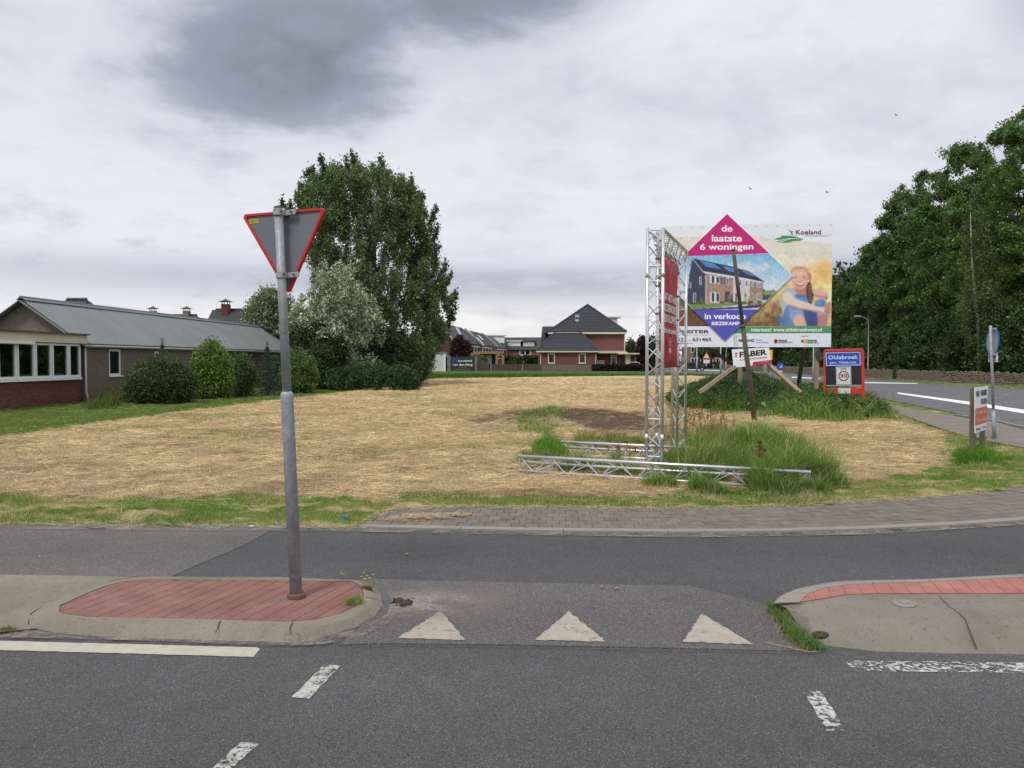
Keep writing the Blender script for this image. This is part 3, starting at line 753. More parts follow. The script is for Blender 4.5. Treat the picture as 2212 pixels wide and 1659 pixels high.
def scatter(n, dmin, dmax, a0=-.66, a1=.66, p=1.0):
    """points spread over the ground, thinning with distance"""
    t = RNG.random(n); d = dmin * (dmax / dmin) ** (t ** p); a = RNG.uniform(a0, a1, n); return np.tan(a) * d, d
def jitcol(c, n, amt=.25, warm=.06):
    k = 1 + RNG.uniform(-amt, amt, (n, 1)); return np.clip(c * k + RNG.uniform(-warm, warm, (n, 3)) * c, .003, 1)
# straw lying all over the mown field
x, y = scatter(420000, 7.9, 75, p=.85); keep = (RNG.random(len(x)) < np.clip((fbm(x * 3.2, y * 2.4, 4, 131) - .36) * 6, .18, 1)) & (sdist(x, y, FRONT) < -.02) & (sdist(x, y, PATH) < 0) & (y < 72)
x, y = x[keep], y[keep]; c, s = ground_col(x, y); keep = (s > .45) | (RNG.random(len(x)) < .10); x, y, c = x[keep], y[keep], c[keep]
dirtm = sdist(x, y, DIRT) > 0; keep = ~dirtm | (RNG.random(len(x)) < .22 + 1.2 * np.clip(fbm(x * 2.0, y * 2.6, 4, 171) - .45, 0, 1)); x, y, c = x[keep], y[keep], c[keep]
n = len(x); c = c * .62 + SC * .46
h = RNG.uniform(.07, .22, n) * (1 + y / 50); w = np.maximum(.0045, y * .00046) * RNG.uniform(.6, 1.4, n); c = c * (.55 + .90 * fbm(x * 3.5, y * 2.4, 4, 141))[:, None]; pile = .05 * np.clip(fbm(x * 3.2, y * 2.4, 4, 131) - .45, 0, 1) * 3
blades('straw', x, y, hz(x, y) + .004 + RNG.random(n) * (.015 + pile), h, w, RNG.uniform(.0, .6, n) ** 1.3, jitcol(c, n, .42), m_straw, flat=True, simple=True, kind='stuff', label='dry mown hay lying all over the yellow field', cat='hay')
# stubble standing up
x, y = scatter(120000, 7.9, 40, p=.9); c, s = ground_col(x, y); keep = (s > .45) & (sdist(x, y, DIRT) < .2); x, y, c = x[keep], y[keep], c[keep]; n = len(x)
blades('stubble', x, y, hz(x, y) - .01, RNG.uniform(.04, .13, n), np.maximum(.005, y * .00046), RNG.uniform(.1, .9, n), jitcol(c * .5 + np.array([.48, .36, .15]) * .55, n, .3), m_straw, simple=True, kind='stuff', label='short pale stubble standing in the mown field', cat='stubble')
# green verge along the road and the green patches
x, y = scatter(300000, 7.6, 24, a0=-.68, a1=.74, p=1.15); c, s = ground_col(x, y)
gap_ = np.minimum(-sdist(x, y, FRONT), -sdist(x, y, PATH)); keep = (s < .55) & (gap_ > -.03) & (sdist(x, y, LAWN) < 0)
x, y, c = x[keep], y[keep], c[keep]; n = len(x)
hh = RNG.uniform(.018, .06, n) * (.6 + 2.2 * np.clip(fbm(x * 2.5, y * 2.5, 4, 81) - .35, 0, 1) * 2)
c2 = np.where((RNG.random(n) < np.clip((fbm(x * 1.8, y * 3, 3, 151) - .3) * 2.2, .2, .75))[:, None], SC * .85, c * .55 + np.array([.10, .19, .03]) * .55)
blades('verge_grass', x, y, hz(x, y) - .008, hh, np.maximum(.004, y * .0004), RNG.uniform(.2, 1.2, n), jitcol(c2, n, .3), m_blade, simple=True, kind='stuff', label='short green grass of the verge between field and road', cat='grass')
# dry clippings on the edge of the asphalt
x, y = scatter(130000, 7.0, 14, p=.6); g_ = -sdist(x, y, FRONT); keep = (g_ > -.10 * RNG.random(len(x)) ** 2 - .01) & (g_ < .12); x, y = x[keep], y[keep]; n = len(x)
blades('hay_clippings', x, y, np.full(n, .018) + RNG.random(n) * .014, RNG.uniform(.05, .14, n), np.full(n, .005), RNG.uniform(0, .3, n), jitcol(SC * .8, n, .35), m_straw, flat=True, simple=True, kind='stuff', label='dry clippings along the edge of the asphalt', cat='hay')
# clippings blown onto the pavement
pc = []
for (u, v, su, sv_, k) in ((915, 1123, 55, 5, 700), (985, 1119, 35, 3, 250), (860, 1128, 40, 4, 120)):
    for _ in range(k):
        p = G(u + random.gauss(0, su * .45), v + random.gauss(0, sv_ * .5)); pc.append((p.x, p.y))
pc = np.array(pc); n = len(pc)
blades('hay_wisps', pc[:, 0], pc[:, 1], np.full(n, .03) + RNG.random(n) * .012, RNG.uniform(.05, .12, n), np.full(n, .004), RNG.uniform(0, .3, n), jitcol(SC * .85, n, .3), m_straw, flat=True, kind='stuff', label='wisps of hay blown onto the brick pavement', cat='hay')
# lawn left and strip behind the field
x, y = scatter(60000, 17, 60, a0=-.62, a1=-.15); keep = (sdist(x, y, LAWN) > 0); x, y = x[keep], y[keep]; n = len(x)
blades('lawn_grass', x, y, hz(x, y) - .01, RNG.uniform(.02, .06, n), np.maximum(.01, y * .0006), RNG.uniform(.2, 1, n), jitcol(LG * 1.25, n, .3), m_blade, simple=True, kind='stuff', label='short dark green lawn beside the long barn', cat='grass')
x, y = scatter(45000, 62, 135, a0=-.14, a1=.26); keep = (sdist(x, y, STRAW) < 0) & (sdist(x, y, ROAD2) < -1) & (RNG.random(len(x)) < np.clip((100 - y) / 30, .12, 1)); x, y = x[keep], y[keep]; n = len(x)
blades('far_grass_strip', x, y, hz(x, y) - .02, RNG.uniform(.10, .45, n) * np.clip((112 - y) / 30, .3, 1), np.full(n, .05), RNG.uniform(.1, .7, n), jitcol(np.array([.07, .13, .025]), n, .35), m_blade, simple=True, kind='stuff', label='strip of longer green grass behind the mown field', cat='grass')
# ================================================================== BUILDINGS
m_white = M('white_paint', (.72, .72, .70), .5, var=.05, scale=4)
m_cream = M('cream_paint', (.62, .56, .43), .55, var=.06, scale=3)
m_glass = NT('window_glass'); m_glass.b.inputs['Base Color'].default_value = (.012, .016, .018, 1); m_glass.b.inputs['Roughness'].default_value = .04
m_glass.b.inputs['Specular IOR Level'].default_value = .5; m_glass = m_glass.m
def clearglass():
    t = NT('clear_glass'); gl = t.n('ShaderNodeBsdfGlossy'); gl.inputs['Roughness'].default_value = .02
    tr = t.n('ShaderNodeBsdfTransparent'); tr.inputs[0].default_value = (.62, .68, .68, 1)
    fr = t.n('ShaderNodeLayerWeight'); fr.inputs[0].default_value = .5; ms = t.n('ShaderNodeMixShader')
    t.l(t.math('ADD', .09, t.math('MULTIPLY', t.math('POWER', fr.outputs[1], 5.0), .9), clamp=True), ms.inputs[0]); t.l(tr.outputs[0], ms.inputs[1]); t.l(gl.outputs[0], ms.inputs[2]); t.l(ms.outputs[0], t.o.inputs[0]); return t.m
m_cglass = clearglass()
m_mortar = M('mortar', (.17, .15, .13), .95, var=.15, scale=6)
m_barnbrick = brickmat('barn_brick', (.225, .183, .148), .22, (.18, .15, .13))
m_redbrick = brickmat('dark_red_brick', (.155, .058, .046), .22, (.12, .05, .042))
m_steel_roof = M('green_grey_roof_sheet', (.165, .188, .186), .5, var=.14, scale=.8, fine=.06, fscale=12, spec=.4)
m_gutter = M('gutter_grey', (.30, .31, .31), .5)
m_dark = M('dark_interior', (.02, .02, .02), .9)
m_housebrick = M('house_brick_red', (.175, .072, .062), .9, var=.14, scale=1.2, fine=.22, fscale=9)
m_tile = M('roof_tile_dark', (.030, .032, .040), .42, var=.18, scale=2.5, spec=.5)
m_tile2 = M('roof_tile_grey', (.055, .058, .062), .6, var=.15, scale=1.5, spec=.35)
UP = Vector((0, 0, 1))
def frame3(ex):
    ex = Vector(ex).normalized(); n = Vector((ex.y, -ex.x, 0)); return ex, n
def window(parent, p0, ex, w, h, n, fm, gm, mullions=(), transoms=(), fw=.07, d=.08, sill=None, name='window', glass=True):
    """p0 lower left corner on the wall face, n outward; the frame stands proud of the wall"""
    m = MB(); ax = (ex, n, UP)
    def bx(a0, a1, b0, b1, dd=d): m.box(p0 + ex * ((a0 + a1) / 2) + UP * ((b0 + b1) / 2) + n * (dd / 2 - .035), (a1 - a0, dd, b1 - b0), ax)
    bx(0, w, 0, fw); bx(0, w, h - fw, h); bx(0, fw, fw, h - fw); bx(w - fw, w, fw, h - fw)
    for q in mullions: bx(q - fw / 2, q + fw / 2, fw, h - fw, d * .9)
    for q in transoms: bx(fw, w - fw, q - fw / 2, q + fw / 2, d * .86)
    o = m.build(name, fm, parent)
    if glass: MB().box(p0 + ex * (w / 2) + UP * (h / 2) + n * (.012), (w - fw * 2, .012, h - fw * 2), ax).build('pane', gm, o)
    if sill: MB().box(p0 + ex * (w / 2) - UP * .03 + n * .05, (w + .12, .16, .055), ax).build('sill', sill, o)
    return o
def brick_wall(parent, p0, ex, n, w, h, mat, holes=(), top=None, bl=.22, bh=.068, nparts=0, mortar=True, th=.12, wallname='wall'):
    """p0: lower left on the face. top(x) = height limit. Bricks stand 8 mm proud of the mortar."""
    ex = Vector(ex).normalized(); ax = (ex, n, UP); p0 = Vector(p0)
    if mortar:
        xs = sorted({0.0, w} | {a for q in holes for a in (q[0], q[1])}); mm = MB()
        nseg = 1
        for a, b in zip(xs, xs[1:]):
            segs = [(0.0, h)]
            for q in holes:
                if q[0] < (a + b) / 2 < q[1]:
                    segs = [s_ for z0, z1 in segs for s_ in ((z0, min(z1, q[2])), (max(z0, q[3]), z1)) if s_[1] - s_[0] > .01]
            for z0, z1 in segs:
                if top is None or z1 < h: mm.box(p0 + ex * ((a + b) / 2) + UP * ((z0 + z1) / 2) - n * (th / 2), (b - a, th, z1 - z0), ax)
                else:
                    k = max(1, int((b - a) / .25))
                    pts = [(a, z0), (b, z0)] + [(b - (b - a) * i / k, top(b - (b - a) * i / k)) for i in range(k + 1)]
                    mm.prism([p0 + ex * x_ + UP * z_ - n * th for x_, z_ in pts], n * th)
        wall = mm.build(wallname, m_mortar, parent)
    else: wall = parent
    holder = parent
    r = random.Random(3); rest = MB(); cnt = 0; j = 0; z = 0.0; shared = None; gp = .009; lst = []
    while z < h - .02:
        x = -(j % 2) * bl / 2
        while x < w:
            a, b = max(0, x + gp / 2), min(w, x + bl - gp / 2); z1 = min(z + bh - gp, h)
            ok = b - a > .03
            if ok and top is not None and min(top(a), top(b)) < z1: ok = False
            if ok:
                parts = [(a, b)]
                for q in holes:
                    if z1 > q[2] and z < q[3]:
                        parts = [s_ for c0, c1 in parts for s_ in ((c0, min(c1, q[0])), (max(c0, q[1]), c1)) if s_[1] - s_[0] > .03]
                for c0, c1 in parts: lst.append((c0, c1, z, z1, abs((c1 - c0) - (bl - gp)) < 1e-4))
            x += bl
        z += bh; j += 1
    full = [q for q in lst if q[4]]; pick = set(id(q) for q in full[:nparts])
    for q in lst:
        c0, c1, z0, z1, fl = q; pr = .008 + r.uniform(-.002, .003)
        c = p0 + ex * ((c0 + c1) / 2) + UP * ((z0 + z1) / 2) + n * (pr / 2)
        if id(q) in pick:
            if shared is None:
                mbk = MB().box((0, 0, 0), (bl - gp, .012, bh - gp)); me = bpy.data.meshes.new('brick'); me.from_pydata(mbk.v, [], mbk.f); me.materials.append(mat); shared = me
            o = link('brick', shared, None, parent, loc=c - woff(parent)); o.rotation_euler = (0, 0, math.atan2(ex.y, ex.x))
        else:
            hx = ex * ((c1 - c0) / 2); hz_ = UP * ((z1 - z0) / 2); f = n * (pr / 2); bk = -n * (pr / 2 + .002)
            vs = [c - hx - hz_ + f, c + hx - hz_ + f, c + hx + hz_ + f, c - hx + hz_ + f, c - hx - hz_ + bk, c + hx - hz_ + bk, c + hx + hz_ + bk, c - hx + hz_ + bk]
            rest.add(vs, [(0, 1, 2, 3), (4, 0, 3, 7), (1, 5, 6, 2), (3, 2, 6, 7), (4, 5, 1, 0)])
    if rest.v: rest.build('brick', mat, parent, kind='stuff')
    return wall

# ------------------------------------------------------------------ the long low barn on the left
ba = Vector((-17.0, 30.6, 0)); bd = Vector((.05, 1, 0)).normalized(); bl_ = Vector((-bd.y, bd.x, 0))   # bl_ points left
bn = -bl_                                                                                         # outward (to the right)
barn = empty('barn', ba + bl_ * 2.3 + bd * 12, 'long low brown brick barn with grey-green corrugated roof on the left', 'barn')
BL, BW, EZ, RZ = 24.6, 4.7, 2.42, 4.06
def wx(s): return s                                      # distance along the wall from the near corner
def wall_s(u):                                           # photo column -> distance along the barn's right wall
    r = ray(u, 800); t = (ba.x * bn.x + ba.y * bn.y) / (r.x * bn.x + r.y * bn.y); p = Vector((r.x * t, r.y * t, 0)); return (p - ba).dot(bd)
holes = []
for u0, u1, v0, v1 in ((235.5, 261, 754, 796), (334.5, 352, 759, 790), (415, 425, 760, 790)):
    s0, s1 = wall_s(u0), wall_s(u1); d_ = (ba + bd * s0).y
    z1 = HC - (v0 - 779) / F * d_; z0 = z1 - 1.12; holes.append((s0, s0 + max(.85, min(1.1, s1 - s0)), z0, z1))
brick_wall(barn, ba, bd, bn, BL, EZ - .03, m_barnbrick, holes, nparts=300)
for s0, s1, z0, z1 in holes:
    window(barn, ba + bd * s0 + UP * z0 - bn * .05, bd, s1 - s0, z1 - z0, bn, m_white, m_glass, fw=.09, sill=m_white)
    MB().box(ba + bd * ((s0 + s1) / 2) + UP * ((z0 + z1) / 2) - bn * .09, (s1 - s0, .02, z1 - z0), (bd, bn, UP)).build('blind', M('wood_panel_dark', (.10, .06, .04), .8), barn)
# gable ends: brick up into the ridge
def gtop(x):
    q = x / BW; return EZ + (RZ - EZ) * (1 - abs(2 * q - 1)) - .06
g0 = ba + bl_ * BW
brick_wall(barn, g0, -bl_, -bd, BW, RZ, m_barnbrick, (), top=gtop)
MB().prism([g0 + bd * BL, ba + bd * BL, ba + bd * BL + UP * EZ, ba + bl_ * BW / 2 + bd * BL + UP * (RZ - .08), g0 + bd * BL + UP * EZ], -bd * .12).build('gable', m_mortar, barn)
MB().box(g0 + bd * BL / 2 + UP * EZ / 2, (.12, BL, EZ), (bl_, bd, UP)).build('back_wall', m_mortar, barn)
# corrugated sheets on both slopes
def corrugated(parent, a, along, ln, up, slope, mat, pitch=.2, rib=.035, sheets=5, name='roof_sheet'):
    along = along.normalized(); upn = up.normalized(); nn = along.cross(upn)
    if nn.z < 0: nn = -nn
    for k in range(sheets):
        s0 = ln * k / sheets; s1 = ln * (k + 1) / sheets + .05; m = MB(); prof = []; s = s0; lift = .006 * (k % 2)
        while s < s1 - pitch * .5:
            prof += [(s, 0), (s + pitch * .45, 0), (s + pitch * .55, rib), (s + pitch * .85, rib)]; s += pitch
        prof.append((s1, 0)); vs = []
        for q, hh in prof:
            b_ = a + along * q + nn * (hh + lift); vs += [b_, b_ + upn * slope]
        m.add(vs, [(2 * i, 2 * i + 2, 2 * i + 3, 2 * i + 1) for i in range(len(prof) - 1)])
        m.build(name, mat, parent)
OVR = .32
rise = RZ - EZ; run = BW / 2; upv = (bl_ * run + UP * rise).normalized(); ov_ = .22
corrugated(barn, ba - bd * OVR - upv * ov_ + UP * (EZ + .02), bd, BL + OVR * 2, upv, math.hypot(run, rise) + ov_, m_steel_roof)
upv2 = (-bl_ * run + UP * rise).normalized()
corrugated(barn, g0 - bd * OVR - upv2 * ov_ + UP * (EZ + .02), bd, BL + OVR * 2, upv2, math.hypot(run, rise) + ov_, m_steel_roof)
rg = ba + bl_ * run + UP * (RZ + .05)
m = MB()
for sgn, uu in ((1, upv), (-1, upv2)): m.face([rg - bd * (OVR + .02) + UP * .075, rg + bd * (BL + OVR) + UP * .075, rg + bd * (BL + OVR) - uu * .22 + UP * .055, rg - bd * (OVR + .02) - uu * .22 + UP * .055])
m.tube([rg - bd * (OVR + .03) + UP * .05, rg + bd * (BL + OVR) + UP * .05], .05, 8)
m.build('ridge_cap', m_steel_roof, barn)
m_fascia = M('fascia_grey', (.17, .17, .175), .7)
for e0, uu in ((ba + UP * EZ, upv), (g0 + UP * EZ, upv2)):      # barge boards at the near gable
    MB().bar(e0 - bd * (OVR + .03) - uu * ov_ - UP * .03, rg - bd * (OVR + .03) - UP * .10, .03, .20, up=bd).build('barge_board', m_fascia, barn)
m = MB(); gpos = ba - upv * (ov_ + .03) + UP * (EZ - .02)
m.tube([gpos - bd * .3 - UP * .03, gpos + bd * (BL + .4) - UP * .03], .055, 8); m.build('gutter', m_gutter, barn, smooth=True)
dp = ba - bd * .12 + bn * .12
dpp = [Vector((dp.x, dp.y, EZ - .08)), Vector((dp.x, dp.y, .42)), Vector((dp.x, dp.y, .3)) + bn * .05, Vector((dp.x, dp.y, .06)) + bn * .07]
MB().tube(dpp, .042, 10).build('downpipe', M('pvc_grey', (.42, .43, .43), .5), barn, smooth=True)
# ------------------------------------------------------------------ the flat roofed sun room in front of it
cdv = Vector((.075, 1, 0)).normalized(); cn = Vector((cdv.y, -cdv.x, 0)); CL = 7.5
ca = ba - bd * .30 - cdv * CL + bn * .02      # near end of its right wall
sun_ = empty('sun_room', ca - cn * 3 + cdv * 3, 'flat-roofed sun room with white window frames over a dark red brick base', 'building')
def cs(u):
    r = ray(u, 800); t = (ca.x * cn.x + ca.y * cn.y) / (r.x * cn.x + r.y * cn.y); p = Vector((r.x * t, r.y * t, 0)); return (p - ca).dot(cdv)
ZS, ZT, ZR = .98, 2.30, 2.66
brick_wall(sun_, ca, cdv, cn, CL, ZS - .06, m_redbrick, (), nparts=300)
m = MB()
wsill = MB().box(ca + cdv * CL / 2 + UP * (ZS - .02) + cn * .03, (CL - .15, .16, .09), (cdv, cn, UP)).build('window_sill', m_white, sun_)
edges = [cs(q) for q in (183.0, 146.0, 109.5, 73.0, 33.5)] ; step = edges[2] - edges[3]
xs = sorted(edges); 
while xs[0] > step: xs.insert(0, xs[0] - step)
for i, (a, b) in enumerate(zip(xs, xs[1:])):
    b = min(b, CL - .06)
    window(sun_, ca + cdv * (a + .01) + UP * (ZS + .03), cdv, b - a - .02, ZT - ZS - .03, cn, m_white, m_cglass, fw=.085, d=.10)
MB().box(ca + cdv * (CL - .03) + UP * ((ZS + ZT) / 2) - cn * .05, (.07, .12, ZT - ZS), (cdv, cn, UP)).build('corner_post', M('dark_frame', (.10, .095, .09), .7), sun_)
MB().box(ca + cdv * (CL / 2 + .05) + UP * ((ZT + ZR) / 2 + .01) - cn * .0, (CL + .3, .34, ZR - ZT - .02), (cdv, cn, UP)).build('fascia', m_cream, sun_)
MB().box(ca + cdv * (CL / 2 + .05) + UP * (ZR + .015) - cn * 1.3, (CL + .34, 3.2, .05), (cdv, cn, UP)).build('flat_roof', M('bitumen', (.09, .09, .09), .8), sun_)
MB().box(ca + cdv * 2.3 + UP * (ZT - .02) + cn * .2, (4.6, .12, .10), (cdv, cn, UP)).build('awning_case', m_white, sun_, bevel=.01)
# interior: floor, back wall, tables with cloths, pendant lamps
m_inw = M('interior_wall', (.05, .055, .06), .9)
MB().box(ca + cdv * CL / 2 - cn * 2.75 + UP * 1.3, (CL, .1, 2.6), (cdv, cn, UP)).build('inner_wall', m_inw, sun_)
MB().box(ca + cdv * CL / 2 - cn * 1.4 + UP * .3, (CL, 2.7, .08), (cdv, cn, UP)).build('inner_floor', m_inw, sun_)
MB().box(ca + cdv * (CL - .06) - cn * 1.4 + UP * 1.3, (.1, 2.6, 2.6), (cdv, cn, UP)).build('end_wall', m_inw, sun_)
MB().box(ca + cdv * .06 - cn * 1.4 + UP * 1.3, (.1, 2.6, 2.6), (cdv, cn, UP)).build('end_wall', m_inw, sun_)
m_cloth = M('table_cloth', (.62, .68, .62), .8)
for i, (s_, lab) in enumerate(((cs(88), 'pale cloth covered table behind the second pane of the sun room'), (cs(-6), 'pale cloth covered table at the near end of the sun room'), (cs(150), 'small cloth covered table nearest the barn inside the sun room'))):
    c = ca + cdv * s_ - cn * .75 + UP * .34; t_ = empty('table', c, lab, 'table', 'tables in the sun room'); mt = MB(); k = 24; top, low = [], []
    for j in range(k):
        a = 2 * PI * j / k; r0 = .42; r1 = .47 + .04 * math.cos(a * 6)
        top.append(c + Vector((r0 * math.cos(a), r0 * math.sin(a), .82))); low.append(c + Vector((r1 * math.cos(a), r1 * math.sin(a), .42)))
    mt.add(top + low, [tuple(range(k))] + [(k + j, k + (j + 1) % k, (j + 1) % k, j) for j in range(k)]); mt.build('table_cloth', m_cloth, t_)
    MB().tube([c, c + UP * .81], .04, 8).build('leg', m_white, t_)
for u_, pl_ in ((16, 'in the nearest pane'), (86, 'in the second pane'), (147, 'in the middle pane'), (170, 'in the pane beside the barn')):
    s_ = cs(u_); c = ca + cdv * s_ - cn * .7 + UP * 1.92; t_ = empty('pendant_lamp', c + UP * .36, 'small white pendant lamp hanging inside the sun room ' + pl_, 'lamp', 'pendant lamps in the sun room')
    mt = MB(); mt.tube([c + UP * .36, c + UP * .10], .006, 6); mt.build('cord', m_white, t_)
    MB().tube([c + UP * .12, c + UP * .07, c, c - UP * .05], [.015, .035, .055, .03], 10).build('lamp_shade', m_white, t_, smooth=True)
# ------------------------------------------------------------------ roofs seen over the barn
def tile_roof(parent, poly3, mat, tw=.30, th=.36, lift=.035, name='roof_tiles', base=None):
    """poly3: planar polygon, first edge = eave left to right. Overlapping tiles clipped to it, joined."""
    P0 = Vector(poly3[0]); ex = (Vector(poly3[1]) - P0).normalized(); nn = ex.cross(Vector(poly3[2]) - P0).normalized()
    if nn.z < 0: nn = -nn
    ey = nn.cross(ex); q = [((Vector(p) - P0).dot(ex), (Vector(p) - P0).dot(ey)) for p in poly3]
    if ey.z < 0: ey = -ey; q = [(a, -b) for a, b in q]
    m = MB(); x0, x1 = min(p[0] for p in q), max(p[0] for p in q); y1 = max(p[1] for p in q)
    for j in range(int(y1 / th) + 1):
        for i in range(int(math.floor(x0 / tw)), int(math.ceil(x1 / tw))):
            w_ = [(i * tw, j * th), ((i + 1) * tw, j * th), ((i + 1) * tw, (j + 1) * th), (i * tw, (j + 1) * th)]
            c = clip_poly(q, w_)
            if len(c) < 3 or area2(c) < .002: continue
            for a, b, h0, h1 in ((0, .35, .0, 1.0), (.35, .62, 1.0, 1.0), (.62, 1, 1.0, .0)):
                cc = clip_poly(c, [((i + a) * tw, j * th), ((i + b) * tw, j * th), ((i + b) * tw, (j + 1) * th), ((i + a) * tw, (j + 1) * th)])
                if len(cc) < 3: continue
                vs = []
                for x_, y_ in cc:
                    fx = (x_ / tw - i - a) / (b - a); fy = 1 - (y_ / th - j); hgt = (h0 + (h1 - h0) * fx) * lift * 1.0 + fy * lift * .9
                    vs.append(P0 + ex * x_ + ey * y_ + nn * (.02 + hgt))
                m.face(vs)
    mb2 = MB().prism([Vector(p) for p in poly3], -nn * .08); mb2.build('roof', base or mat, parent)
    return m.build(name, mat, parent, kind='stuff')
def chimney(parent, c, w, h, mat, cap=True):
    o = MB().box(c + UP * h / 2, (w, w, h)).build('chimney', mat, parent)
    if cap:
        k = MB()
        for i in (-1, 1):
            for j in (-1, 1): k.box(c + Vector((i * w * .38, j * w * .38, h + .12)), (.05, .05, .24))
        b_ = h + .24; e_ = w * .85; top = c + UP * (b_ + .32)
        ring = [c + Vector((i * e_, j * e_, b_)) for i, j in ((-1, -1), (1, -1), (1, 1), (-1, 1))]; ring2 = [c + Vector((i * w * .25, j * w * .25, b_ + .17)) for i, j in ((-1, -1), (1, -1), (1, 1), (-1, 1))]
        k.add(ring + ring2 + [top], [(0, 1, 5, 4), (1, 2, 6, 5), (2, 3, 7, 6), (3, 0, 4, 7), (4, 5, 8), (5, 6, 8), (6, 7, 8), (7, 4, 8), (3, 2, 1, 0)])
        k.build('chimney_cap', m_tile2, o)
    return o
def simple_house(label, cx, cy, w, dpt, ez, rz, rot=0, brick=None, tile=None, hip=0.0, cat='house', group=None):
    """gabled or hipped house, ridge along its local x; returns (empty, toworld)"""
    e = empty('house', (cx, cy, 0), label, cat, group); R = Matrix.Rotation(rot, 3, 'Z')
    def T(x, y, z): return Vector((cx, cy, 0)) + R @ Vector((x, y, z))
    brick = brick or m_housebrick; tile = tile or m_tile2; a, b = w / 2, dpt / 2; o = .35
    m = MB(); pr = [T(-a, -b, 0), T(a, -b, 0), T(a, b, 0), T(-a, b, 0)]; m.prism(pr, (0, 0, ez))
    if not hip:
        for s in (-1, 1): m.prism([T(s * a, -b, ez), T(s * a, b, ez), T(s * a, 0, rz - .1)], R @ Vector((-s * .25, 0, 0)))
    m.build('wall', brick, e); hx = a - hip; zo = ez - (rz - ez) / b * o
    tile_roof(e, [T(-a - o, -b - o, zo), T(a + o, -b - o, zo), T(hx + (0 if hip else o), 0, rz), T(-hx - (0 if hip else o), 0, rz)], tile)
    tile_roof(e, [T(a + o, b + o, zo), T(-a - o, b + o, zo), T(-hx - (0 if hip else o), 0, rz), T(hx + (0 if hip else o), 0, rz)], tile)
    if hip:
        tile_roof(e, [T(a + o, -b - o, zo), T(a + o, b + o, zo), T(hx, 0, rz)], tile)
        tile_roof(e, [T(-a - o, b + o, zo), T(-a - o, -b - o, zo), T(-hx, 0, rz)], tile)
    MB().tube([T(-hx, 0, rz + .07), T(hx, 0, rz + .07)], .12, 8).build('ridge_tiles', tile, e)
    return e, T
# dark hipped roof
p = P(166, 648, 62); simple_house('house far left of which only a dark hipped roof top shows over the barn ridge', p.x, 62, 7.0, 8.0, 2.9, p.z, hip=2.7, tile=m_tile)
# ridge with two chimneys
p = P(366, 681, 84); e, T = simple_house('house behind the barn with two capped chimneys on its ridge', p.x, 84, 9.0, 7.5, 3.2, p.z - .05, hip=1.5)
for u_ in (330.5, 403.5):
    q = P(u_, 673, 84); chimney(e, Vector((q.x, 84, p.z - .5)), .62, .95, m_barnbrick)
p = P(500, 668, 72); e, T = simple_house('steep grey tiled house with red chimney and roof window beside the white poplar', p.x + 1.2, 75, 7.6, 8.5, 3.0, p.z + .1)
q = P(483, 668, 74); chimney(e, Vector((q.x, 74.6, p.z - .6)), .68, 1.25, m_redbrick)
q0 = T(.1, -2.2, 0); sl = (p.z + .1 - 3.0) / 4.25
rz0 = p.z + .1 - sl * 2.3
mw = MB(); nn = Vector((0, -sl, 1)).normalized(); ey = Vector((0, 1, sl)).normalized()
mw.box(Vector((q0.x, 75 - 2.2, rz0)) + nn * .12, (.8, 1.1, .08), (Vector((1, 0, 0)), ey, nn)); w_ = mw.build('roof_window', m_white, e)
MB().box(Vector((q0.x, 75 - 2.2, rz0)) + nn * .18, (.6, .9, .03), (Vector((1, 0, 0)), ey, nn)).build('pane', m_glass, w_)
# ------------------------------------------------------------------ the brick house in the middle
def QZ(x, y): return 918 + .23196 * x, 621 + .23196 * y
def Q(x, y, Y): return P(*QZ(x, y), Y)
hs = empty('house', (Q(1500, 700, 131).x, 131, 0), 'large brick house with big dark tiled hip roof at the far edge of the field', 'house')
Y1 = 127.0; gz = 0.0
xl, xr = Q(1172, 500, Y1).x, Q(1856, 500, Y1).x; ez = Q(1500, 420, Y1 - .5).z; el_, er_ = Q(1145, 412, Y1 - .5), Q(1880, 412, Y1 - .5)
apx = Q(1515, 163, Y1 + 5.5)
MB().prism([(xl, Y1, 0), (xr, Y1, 0), (xr, Y1 + 13, 0), (xl, Y1 + 13, 0)], (0, 0, ez)).build('wall', m_housebrick, hs)
tile_roof(hs, [el_, er_, apx], m_tile, .34, .42, .05)
back = Vector((apx.x, Y1 + 13, apx.z)); eb_l, eb_r = Vector((el_.x, Y1 + 13.3, el_.z)), Vector((er_.x, Y1 + 13.3, er_.z))
tile_roof(hs, [er_, eb_r, back, apx], m_tile, .34, .42, .05); tile_roof(hs, [eb_l, el_, apx, back], m_tile, .34, .42, .05)
for a, b in ((el_, apx), (er_, apx), (apx, back)): MB().tube([a + UP * .08, b + UP * .1], .13, 6).build('ridge_tiles', m_tile, hs)
MB().box(((el_ + er_) / 2) + Vector((0, .05, -.22)), (er_.x - el_.x, .18, .30)).build('gutter_board', m_cream, hs)
mp = Q(1580, 200, Y1 + 7); MB().tube([mp - UP * 1.5, mp + UP * .15], .14, 8).build('flue_pipe', m_tile, hs)
d0, d1 = Q(1697, 340, Y1 + 5), Q(1812, 276, Y1 + 5)
dm_ = empty_dm = MB().box(((d0.x + d1.x) / 2 - .5, Y1 + 6.2, d1.z - 1.0), (d1.x - d0.x + .2, 2.8, 1.75)).build('dormer', m_cream, hs)
MB().box(((d0.x + d1.x) / 2 - .25, Y1 + 6.2, d1.z - .02), (d1.x - d0.x + .9, 3.3, .16)).build('dormer_roof', m_cream, dm_)
